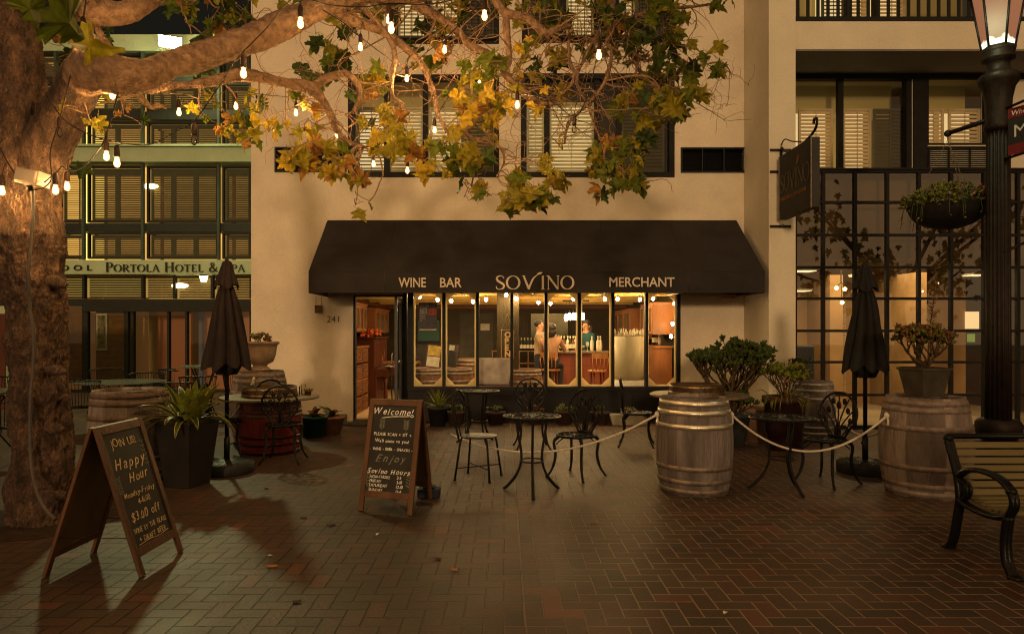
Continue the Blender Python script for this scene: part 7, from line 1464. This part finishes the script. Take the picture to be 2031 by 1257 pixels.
LM = [M('green sycamore leaf', (.11, .135, .012), .5, 0, .3, 25, trans=.42), M('dark green sycamore leaf', (.035, .055, .010), .5, 0, .35, 25, trans=.35), M('golden green sycamore leaf', (.25, .205, .016), .5, 0, .35, 25, trans=.4),
      M('yellow sycamore leaf', (.44, .30, .025), .5, 0, .3, 25, trans=.4), M('russet sycamore leaf', (.30, .15, .035), .65, 0, .35, 25, trans=.3), TWIG]
# (px, py, spread x, spread y, count, Y, size m, mix[green,dark,golden,yellow,russet])
CL = [(100, 35, 26, 20, 4, 3.1, .27, (4, 0, 1, 0, 0)), (60, 5, 60, 12, 4, 4.6, .2, (2, 2, 0, 0, 0)), (140, 110, 50, 50, 16, 6.2, .19, (1, 5, 0, 0, 1)), (110, 80, 30, 30, 8, 6.4, .18, (1, 4, 0, 0, 1)), (205, 45, 30, 50, 7, 6.4, .17, (1, 4, 0, 0, 0)),
      (178, 238, 22, 14, 4, 5.2, .13, (0, 0, 2, 2, 1)), (150, 220, 20, 14, 3, 5.2, .12, (0, 0, 0, 1, 3)), (122, 330, 16, 20, 5, 6.0, .15, (1, 3, 0, 0, 0)), (240, 205, 24, 10, 4, 6.2, .15, (0, 1, 0, 0, 2)), (245, 228, 15, 10, 2, 6.2, .12, (0, 0, 0, 0, 3)),
      (480, 265, 30, 22, 11, 6.2, .16, (1, 2, 1, 0, 1)), (420, 240, 25, 25, 7, 6.2, .17, (2, 1, 2, 0, 1)), (455, 235, 20, 12, 4, 6.0, .14, (0, 0, 0, 1, 3)), (400, 160, 40, 10, 5, 6.5, .16, (1, 3, 0, 0, 0)),
      (360, 12, 40, 22, 12, 6.4, .18, (1, 2, 1, 0, 2)), (410, 50, 35, 30, 12, 6.4, .17, (1, 2, 0, 0, 3)), (455, 35, 30, 35, 12, 6.4, .18, (1, 3, 1, 0, 2)), (380, 70, 20, 15, 4, 6.0, .15, (0, 1, 0, 0, 2)), (470, 5, 50, 10, 8, 6.4, .18, (1, 2, 1, 0, 1)),
      (570, 35, 20, 30, 6, 7.4, .18, (0, 4, 0, 0, 0)), (650, 80, 45, 45, 16, 8.2, .20, (1, 6, 0, 0, 0)), (655, 130, 45, 35, 16, 8.2, .20, (1, 6, 0, 0, 0)), (680, 20, 50, 18, 12, 7.4, .19, (1, 3, 1, 0, 1)), (640, 165, 30, 20, 6, 7.6, .18, (1, 3, 0, 0, 0)), (740, 20, 40, 16, 9, 7.4, .19, (2, 2, 1, 0, 1)),
      (530, 215, 30, 24, 8, 7.0, .18, (1, 3, 1, 0, 0)), (600, 200, 25, 20, 7, 6.9, .18, (1, 2, 1, 0, 1)), (535, 245, 30, 16, 8, 6.4, .19, (0, 0, 1, 3, 1)), (572, 312, 28, 26, 11, 6.1, .21, (0, 0, 3, 3, 2)), (600, 262, 20, 20, 6, 6.4, .16, (0, 0, 1, 1, 3)), (620, 245, 20, 12, 5, 6.5, .15, (0, 0, 1, 3, 0)),
      (640, 345, 25, 14, 6, 6.2, .17, (0, 0, 1, 1, 4)), (620, 305, 35, 20, 9, 6.7, .18, (1, 2, 1, 0, 3)), (680, 350, 28, 18, 10, 6.4, .19, (0, 0, 3, 1, 2)), (725, 370, 14, 14, 3, 6.2, .17, (0, 0, 0, 0, 2)), (705, 407, 14, 8, 2, 6.2, .17, (0, 0, 2, 0, 3)), (730, 403, 10, 6, 1, 6.2, .14, (0, 1, 0, 0, 0)), (660, 300, 20, 16, 5, 6.5, .16, (0, 0, 2, 2, 1)), (680, 315, 16, 12, 4, 6.5, .16, (0, 0, 1, 2, 0)),
      (740, 175, 40, 24, 9, 7.0, .19, (1, 1, 3, 1, 2)), (770, 165, 30, 20, 8, 7.0, .18, (0, 0, 3, 1, 2)), (760, 240, 40, 22, 9, 6.7, .18, (0, 0, 4, 1, 1)), (790, 245, 30, 25, 10, 6.7, .19, (0, 0, 4, 2, 1)), (755, 290, 28, 20, 9, 6.3, .20, (1, 0, 4, 2, 0)), (800, 280, 30, 20, 9, 6.5, .19, (0, 0, 4, 2, 1)), (835, 335, 28, 14, 7, 6.0, .19, (0, 0, 2, 5, 0)), (720, 230, 30, 20, 6, 7.0, .17, (1, 1, 2, 0, 1)),
      (835, 300, 25, 18, 6, 6.7, .17, (0, 0, 2, 1, 2)), (870, 290, 30, 26, 9, 6.5, .20, (2, 0, 3, 0, 1)), (905, 320, 42, 24, 13, 6.4, .21, (3, 1, 3, 0, 1)), (950, 318, 26, 24, 8, 6.4, .21, (2, 1, 3, 0, 1)), (905, 255, 30, 26, 9, 6.7, .19, (1, 0, 3, 2, 1)), (940, 130, 34, 34, 12, 6.3, .21, (4, 0, 3, 0, 0)), (985, 130, 20, 30, 7, 6.5, .18, (3, 0, 3, 1, 0)), (920, 205, 40, 26, 11, 6.7, .19, (2, 0, 3, 2, 1)), (965, 205, 30, 26, 11, 6.7, .18, (1, 0, 3, 2, 1)), (985, 240, 26, 26, 9, 6.7, .18, (1, 0, 3, 2, 1)),
      (880, 110, 25, 20, 6, 7.0, .17, (1, 1, 1, 1, 2)), (850, 45, 60, 30, 12, 7.6, .19, (1, 4, 1, 0, 1)), (870, 75, 30, 20, 6, 7.3, .17, (0, 2, 1, 0, 2)), (900, 20, 50, 14, 10, 7.6, .19, (1, 3, 1, 0, 0)), (830, 120, 30, 20, 7, 7.3, .17, (0, 2, 1, 0, 1)),
      (930, 383, 16, 10, 3, 6.2, .19, (1, 1, 0, 0, 2)), (960, 382, 20, 12, 4, 6.2, .17, (1, 2, 0, 0, 1)), (945, 360, 12, 14, 3, 6.3, .15, (0, 0, 0, 0, 3)), (1040, 345, 24, 16, 8, 6.4, .18, (1, 1, 2, 0, 0)), (1020, 400, 30, 14, 9, 6.2, .19, (2, 0, 3, 0, 1)), (1060, 388, 38, 22, 15, 6.2, .19, (2, 1, 3, 0, 1)), (1080, 400, 20, 14, 6, 6.2, .18, (3, 2, 0, 0, 0)), (1100, 370, 26, 16, 7, 6.2, .18, (0, 0, 2, 0, 3)), (1090, 345, 20, 10, 4, 6.4, .16, (1, 0, 2, 0, 0)),
      (1050, 20, 30, 24, 9, 7.2, .19, (2, 2, 2, 0, 0)), (1120, 35, 46, 34, 20, 6.8, .21, (4, 2, 2, 0, 0)), (1170, 20, 40, 24, 14, 7.0, .20, (3, 2, 2, 0, 1)), (1050, 75, 40, 26, 10, 7.2, .18, (1, 1, 2, 1, 1)), (1035, 105, 22, 20, 6, 6.8, .18, (1, 0, 3, 2, 0)), (1075, 110, 30, 26, 10, 7.4, .19, (1, 3, 1, 0, 0)), (1110, 130, 40, 30, 10, 7.4, .19, (1, 3, 1, 0, 1)), (1065, 145, 22, 18, 5, 7.0, .18, (1, 1, 1, 0, 0)), (1015, 185, 12, 14, 3, 6.6, .15, (0, 0, 1, 2, 0)), (1000, 210, 26, 26, 7, 6.7, .16, (0, 0, 3, 2, 0)), (1060, 222, 14, 12, 3, 6.5, .16, (0, 0, 0, 4, 0)), (1083, 178, 10, 12, 1, 6.5, .15, (0, 0, 0, 3, 0)), (1035, 165, 20, 14, 4, 6.8, .16, (0, 0, 1, 1, 1)), (1098, 180, 22, 16, 5, 7.2, .18, (0, 2, 2, 0, 0)),
      (1170, 110, 40, 30, 12, 7.5, .19, (1, 3, 1, 0, 0)), (1230, 40, 34, 36, 22, 6.9, .21, (3, 3, 2, 0, 1)), (1265, 25, 40, 26, 20, 6.7, .21, (3, 2, 3, 0, 0)), (1310, 35, 44, 34, 24, 6.6, .23, (4, 1, 3, 0, 0)), (1350, 15, 36, 16, 14, 6.8, .20, (3, 2, 2, 0, 0)), (1245, 90, 34, 28, 18, 7.1, .20, (3, 3, 2, 0, 0)), (1270, 120, 40, 30, 20, 7.2, .20, (3, 3, 2, 0, 0)), (1320, 100, 40, 30, 20, 7.1, .20, (3, 3, 2, 0, 0)), (1355, 150, 30, 26, 16, 7.2, .20, (2, 4, 1, 0, 0)), (1310, 165, 40, 30, 20, 7.1, .20, (3, 3, 3, 0, 0)), (1255, 190, 32, 26, 16, 6.9, .20, (2, 1, 4, 0, 1)), (1290, 215, 34, 26, 16, 6.6, .22, (3, 2, 3, 0, 0)), (1335, 205, 40, 26, 18, 6.7, .21, (3, 2, 3, 0, 0)), (1370, 190, 20, 20, 8, 6.9, .19, (3, 1, 3, 0, 0)), (1310, 180, 12, 12, 3, 6.6, .16, (0, 0, 0, 0, 3)),
      (1415, 12, 30, 10, 7, 7.0, .17, (2, 1, 3, 0, 0)), (1372, 90, 13, 10, 3, 6.8, .16, (0, 0, 1, 3, 0)), (1400, 130, 24, 16, 7, 6.9, .17, (1, 1, 3, 0, 1)), (1430, 142, 18, 10, 4, 6.9, .15, (1, 0, 3, 0, 0)), (1190, 310, 24, 22, 9, 6.8, .19, (1, 2, 2, 0, 1)), (1205, 280, 20, 16, 5, 6.8, .17, (0, 0, 1, 0, 3)), (1210, 352, 36, 20, 14, 6.5, .19, (2, 2, 2, 0, 1)), (1240, 325, 34, 30, 18, 6.8, .19, (2, 3, 1, 0, 1)), (1275, 345, 28, 24, 14, 6.5, .19, (3, 2, 1, 0, 0)), (1280, 290, 22, 24, 8, 6.8, .18, (2, 3, 0, 0, 0)), (1245, 280, 20, 16, 5, 6.9, .17, (1, 2, 0, 0, 0)), (1250, 365, 34, 12, 9, 6.4, .18, (3, 2, 1, 0, 0)), (1110, 290, 10, 14, 2, 6.5, .15, (0, 0, 0, 3, 1)), (1075, 325, 16, 10, 3, 6.5, .16, (1, 0, 1, 0, 1)),
      (600, -10, 60, 14, 8, 7.0, .19, (1, 3, 1, 0, 0)), (1000, 0, 40, 14, 8, 7.3, .18, (2, 2, 2, 0, 0))]
lf = MB(); tw = MB(); r2 = random.Random(42)
def twig(a, b, r0, r1, wob=.10, n=9):
    d = (b - a); L_ = d.length; pts = []
    o1 = Vector((r2.uniform(-1, 1), r2.uniform(-1, 1), r2.uniform(-.6, 1))) * L_ * wob * 1.6; o2 = Vector((r2.uniform(-1, 1), r2.uniform(-1, 1), r2.uniform(-1, .6))) * L_ * wob
    for i in range(n + 1):
        u = i / n; pts.append(a + d * u + o1 * math.sin(PI * u) + o2 * math.sin(2 * PI * u) + Vector((r2.uniform(-1, 1), 0, r2.uniform(-1, 1))) * L_ * .012 * (0 < i < n))
    tw.tube([p - TO for p in pts], [r0 + (r1 - r0) * i / n for i in range(n + 1)], 5); return pts
for (px, py, sx_, sy_, n, Y, s, mix) in CL:
    c = W(px, py, Y); sc_ = Y / F
    if Y > 4.7:
        cand = sorted(LIMBS, key=lambda q: (q[0] - c).length + (.25 if q[0].z < c.z else 0))[:1]
        tp = twig(cand[0][0], c, min(.011, cand[0][1] * .6), .004)
        ends = []
        for k in range(max(2, n // 4)):
            e = c + Vector((r2.gauss(0, 1) * sx_ * sc_ * .75, r2.gauss(0, 1) * .16, r2.gauss(0, 1) * sy_ * sc_ * .75)); ends.append(twig(tp[r2.randrange(5, 10)], e, .0045, .0022, .14, 6))
    else: ends = [[c + Vector((0, 0, .3)), c + Vector((-.02, 0, .12))]]; twig(W(60, -60, 3.9), c + Vector((0, 0, .1)), .008, .004)
    for k in range(max(1, round(n * (.74 if px < 1000 or n < 10 else .52)))):
        pos = c + Vector((r2.uniform(-1, 1) * sx_ * sc_, r2.gauss(0, 1) * .20, r2.uniform(-1, 1) * sy_ * sc_))
        if r2.random() < .6: e = r2.choice(ends); q = e[r2.randrange(len(e) // 2, len(e))]; pos = pos.lerp(q, .45)
        # leaves hang: tip down and roughly facing the lights
        tip = Vector((r2.gauss(0, .55), r2.gauss(0, .45), -1 + r2.uniform(-.1, .75))).normalized(); nrm = Vector((r2.gauss(0, .75), -1, r2.gauss(.15, .7))); nrm = (nrm - tip * nrm.dot(tip)).normalized(); xx_ = tip.cross(nrm)
        R3 = Matrix((xx_, tip, nrm)).transposed(); mi = r2.choices(range(5), [mix[0] + .6, mix[1] * .8, mix[2] + .8, mix[3], mix[4] * .55])[0]; ss = s * r2.uniform(.5, 1.16)
        leaf(lf, pos - TO - tip * ss * .3, R3, ss, mi, r2.uniform(-.1, .55) + (.5 if mi == 4 else 0), r2.uniform(-.1, .5) + (.5 if mi == 4 else 0), r2)
# bare twig tangles between the limbs
Ls = [q for q in LIMBS if 5.9 < q[0].y]
for k in range(360):
    a = r2.choice(Ls); px = CX + a[0].x * F / a[0].y
    if px < 560 and r2.random() < .75: continue
    d = Vector((r2.gauss(.12, .5), r2.gauss(0, .35), r2.gauss(-.15, .5))).normalized() * r2.uniform(.22, .75)
    e_ = a[0] + d
    if CY - (e_.z - H) * F / e_.y > 345: continue
    pts = twig(a[0], a[0] + d, min(.006, a[1] * .6), .0018, .16, 8)
    for j in range(r2.choice((1, 2, 3))): q = pts[r2.randrange(3, 9)]; twig(q, q + Vector((r2.gauss(0, .6), r2.gauss(0, .4), r2.gauss(-.1, .6))).normalized() * r2.uniform(.08, .28), .0026, .0014, .16, 5)
# large dark mass of foliage beyond the crown, above the picture
lo_ = lf.build('crown', LM, tree); tw.build('twigs', TWIG, tree)
# ---- a second, smaller sycamore of the plaza, outside the frame on the right; only its mirror image in the shop glass shows
T2 = Vector((10.6, 2.8, 0)); t = thing('sycamore_tree', 'second sycamore standing in the plaza to the right, mirrored in the window grid', 'tree', T2)
m_ = MB(); l2 = MB(); r2 = random.Random(77); pp = crom([(0, 0, 0, .2), (.05, 0, 1.2, .17), (-.05, 0, 2.3, .16), (0, 0, 3.0, .12)], 6); m_.tube([Vector(p[:3]) for p in pp], [p[3] for p in pp], 20, disp=bumpy(.2))
for k in range(9):
    a = 2 * PI * k / 9; e = Vector((2.9 * math.cos(a), 1.4 * math.sin(a), r2.uniform(3.1, 5.2))); P = crom([(0, 0, 2.2 + .08 * k), tuple(e * .4 + Vector((0, 0, 1.4))), tuple(e * .8 + Vector((0, 0, .4))), tuple(e)], 5); m_.tube(P, [.07 * (1 - .8 * i / len(P)) for i in range(len(P))], 8)
    for j in range(40):
        q = Vector(P[r2.randrange(6, len(P))]) + Vector((r2.gauss(0, .35), r2.gauss(0, .3), r2.gauss(-.1, .3))); tip = Vector((r2.gauss(0, .55), r2.gauss(0, .45), -1)).normalized(); nrm = Vector((r2.gauss(0, .6), 1, r2.gauss(0, .6))); nrm = (nrm - tip * nrm.dot(tip)).normalized()
        leaf(l2, q, Matrix((tip.cross(nrm), tip, nrm)).transposed(), r2.uniform(.14, .26), r2.choices(range(5), (3, 3, 3, 1, 1))[0], r2.uniform(0, .5), r2.uniform(0, .5), r2)
m_.build('trunk', BARK, t); l2.build('crown', LM, t)
# ---- box, conduit and cord on the trunk
t = thing('junction_box', 'white weatherproof junction box strapped to the tree trunk', 'junction box', W(62, 355, 4.99))
mb = MB(); mb.box((-.085, -.06, -.045), (.085, .09, .062), mat=Matrix.Rotation(.18, 4, 'Y')); mb.box((-.075, -.075, -.035), (.078, -.058, .052), mat=Matrix.Rotation(.18, 4, 'Y')); mb.build('box_body', M('off white plastic', (.26, .21, .17), .5, 0, .1), t, bevel=.008)
mb = MB(); mb.tube([(.0, -.02, -.05), (0, -.01, -.09)], .02, 8); mb.tube(crom([(-.09, 0, .0), (-.17, .08, .02), (-.22, .2, .03)], 4), .012, 6); mb.build('fitting', BLK, t)
mb = MB(); mb.tube([v[:3] for v in crom([tuple(W(a, b, y)) for a, b, y in ((64, 372, 5.0), (66, 420, 5.02), (62, 480, 5.05), (56, 545, 5.08), (58, 600, 5.14), (66, 660, 5.18), (66, 720, 5.2), (60, 800, 5.2), (60, 880, 5.2), (66, 950, 5.16), (84, 1000, 5.1), (110, 1030, 5.05))], 6)], .0125, 8); tag(mb.build('power_cord', M('grey cord', (.07, .06, .055), .6)), 'thick grey power cord running down the front of the tree trunk', 'cord')
# ================================================================== string lights
def string(label, path, bulbs, r=.0045):
    """path: (px,py,Y) cable points; bulbs: (px,py,Y,lit)"""
    t = thing('string_light', label, 'string lights', W(*path[0]))
    O = W(*path[0]); P = crom([tuple(W(*p) - O) for p in path], 8); mb = MB(); mb.tube([Vector(p) for p in P], r, 6); mb.build('cable', CABLE, t)
    for (px, py, Y, lit) in bulbs:
        c = W(px, py, Y) - O
        near = min(P, key=lambda p: abs(p[0] - c.x) + abs(p[1] - c.y) * .5 + (0 if p[2] > c.z else 9)); near = Vector(near)
        topz = c.z + .075; s = MB(); s.lathe([(.006, .125), (.012, .118), (.018, .10), (.019, .045), (.016, .038)][::-1], 14, c, capb=True); 
        if near.z > c.z + .12 and (near - c).length < .8: s.tube([c + Vector((0, 0, .12)), c + Vector(((near.x - c.x) * .3, (near.y - c.y) * .3, .06 + (near.z - c.z) * .5)), near], .0035, 5)
        else: s.tube([c + Vector((0, 0, .12)), c + Vector((.01, 0, .20)), c + Vector((.03, .02, .24))], .0035, 5)
        so_ = s.build('socket', SOCK, t)
        b = MB(); b.lathe([(.001, -.028), (.009, -.026), (.0155, -.020), (.0195, -.009), (.0198, .002), (.017, .016), (.0125, .030), (.0115, .042)], 16, c, capb=False, capt=False); b.build('bulb', BULB if lit else CLEARB, so_)
        if lit: f = MB(); f.tube([c + Vector((0, 0, .018)), c + Vector((0, 0, -.014))], .0032, 8); f.build('filament', FILA, so_)
        if not lit: f = MB(); f.tube([c + Vector((-.006, 0, .03)), c + Vector((-.008, 0, -.01)), c + Vector((.008, 0, -.01)), c + Vector((.006, 0, .03))], .0012, 4); f.build('filament', HOOPD, so_)
    return t
string('string of bulbs nearest the camera, sweeping from the trunk up across the big limb', [(92, 190, 5.0), (130, 240, 4.95), (180, 268, 4.9), (240, 284, 4.85), (300, 286, 4.8), (345, 262, 4.75), (385, 240, 4.7), (430, 178, 4.6), (462, 128, 4.55), (478, 108, 4.5), (530, 55, 4.5), (585, -4, 4.5), (650, 10, 4.4), (720, 14, 4.4), (775, 8, 4.4), (860, 8, 4.6), (961, -15, 4.8)],
       [(119, 265, 4.95, 0), (211, 311, 4.9, 1), (232, 324, 4.6, 1), (385, 280, 4.6, 0), (483, 147, 4.45, 1), (596, 48, 4.4, 1), (776, 58, 4.4, 1), (771, 40, 5.2, 1), (961, 33, 4.8, 1)])
string('short string hanging from the junction box beside the trunk', [(88, 362, 5.0), (112, 342, 4.95), (124, 330, 4.9), (137, 340, 4.9), (165, 332, 4.9), (190, 305, 4.9), (206, 280, 4.9), (222, 230, 4.95), (234, 185, 5.0)], [(110, 378, 4.7, 1), (133, 371, 5.2, 1)])
string('string of bulbs curling round the upper trunk', [(-20, 250, 5.1), (20, 330, 5.0), (60, 375, 4.98), (100, 360, 5.0), (100, 300, 4.9), (120, 230, 4.95), (165, 40, 5.1), (170, -20, 5.2)], [(4, 380, 4.95, 1), (165, 66, 5.0, 1), (223, 190, 5.1, 1)])
string('string of small bulbs looping low in front of the wall and upstairs windows', [(300, 176, 6.2), (335, 186, 6.2), (352, 190, 6.2), (372, 205, 6.3), (400, 212, 6.4), (430, 190, 6.5), (466, 178, 6.6), (520, 188, 6.8), (587, 196, 7.0), (640, 220, 7.1), (668, 244, 7.2), (705, 275, 7.3), (741, 304, 7.4), (808, 318, 7.3), (840, 290, 7.2), (862, 238, 7.1), (900, 180, 7.1), (951, 140, 7.0), (1000, 110, 7.0)],
       [(355, 224, 6.1, 1), (468, 212, 6.5, 1), (587, 225, 6.9, 1), (668, 268, 7.1, 1), (741, 326, 7.3, 1), (808, 339, 7.2, 1), (862, 259, 7.1, 1), (951, 160, 7.0, 1)])
string('string of bulbs crossing among the upper branches', [(640, 20, 5.8), (680, 45, 5.9), (715, 74, 6.0), (760, 108, 6.3), (807, 137, 6.6), (845, 105, 6.4), (882, 78, 6.0), (920, 40, 6.0), (960, 0, 6.0)], [(715, 95, 6.0, 1), (807, 157, 6.6, 1), (882, 100, 6.1, 1)])
string('string of bulbs dropping through the bare twigs above the awning', [(975, 150, 5.9), (1000, 172, 5.9), (1026, 186, 5.9), (1060, 190, 5.8), (1100, 205, 5.7), (1139, 232, 5.6), (1165, 190, 5.3), (1180, 130, 5.1), (1189, 90, 5.0), (1192, 60, 5.0), (1180, 20, 5.0), (1165, -20, 5.0)], [(1026, 209, 5.9, 1), (1139, 258, 5.6, 0), (1188, 111, 4.9, 1)])

t = thing('string_light', 'string of bulbs in the second sycamore, mirrored in the window grid', 'string lights', (9.3, 2.4, 2.9))
P = crom([(0, 0, 0), (.7, .1, -.2), (1.3, 0, .05), (1.9, .1, -.15), (2.6, .2, .2)], 8); mb = MB(); mb.tube([Vector(p) for p in P], .005, 5); mb.build('cable', CABLE, t)
for i in (3, 8, 13, 18, 22, 26, 30):
    c = Vector(P[min(i, len(P) - 1)]) - Vector((0, 0, .2)); s_ = MB(); s_.lathe([(.016, .038), (.019, .045), (.018, .10), (.006, .2)], 10, c); so_ = s_.build('socket', SOCK, t); b = MB(); b.ball(c, (.02, .02, .028), 12, 8); b.build('bulb', BULB, so_); f = MB(); f.tube([c + Vector((0, 0, .018)), c + Vector((0, 0, -.014))], .0032, 8); f.build('filament', FILA, so_)
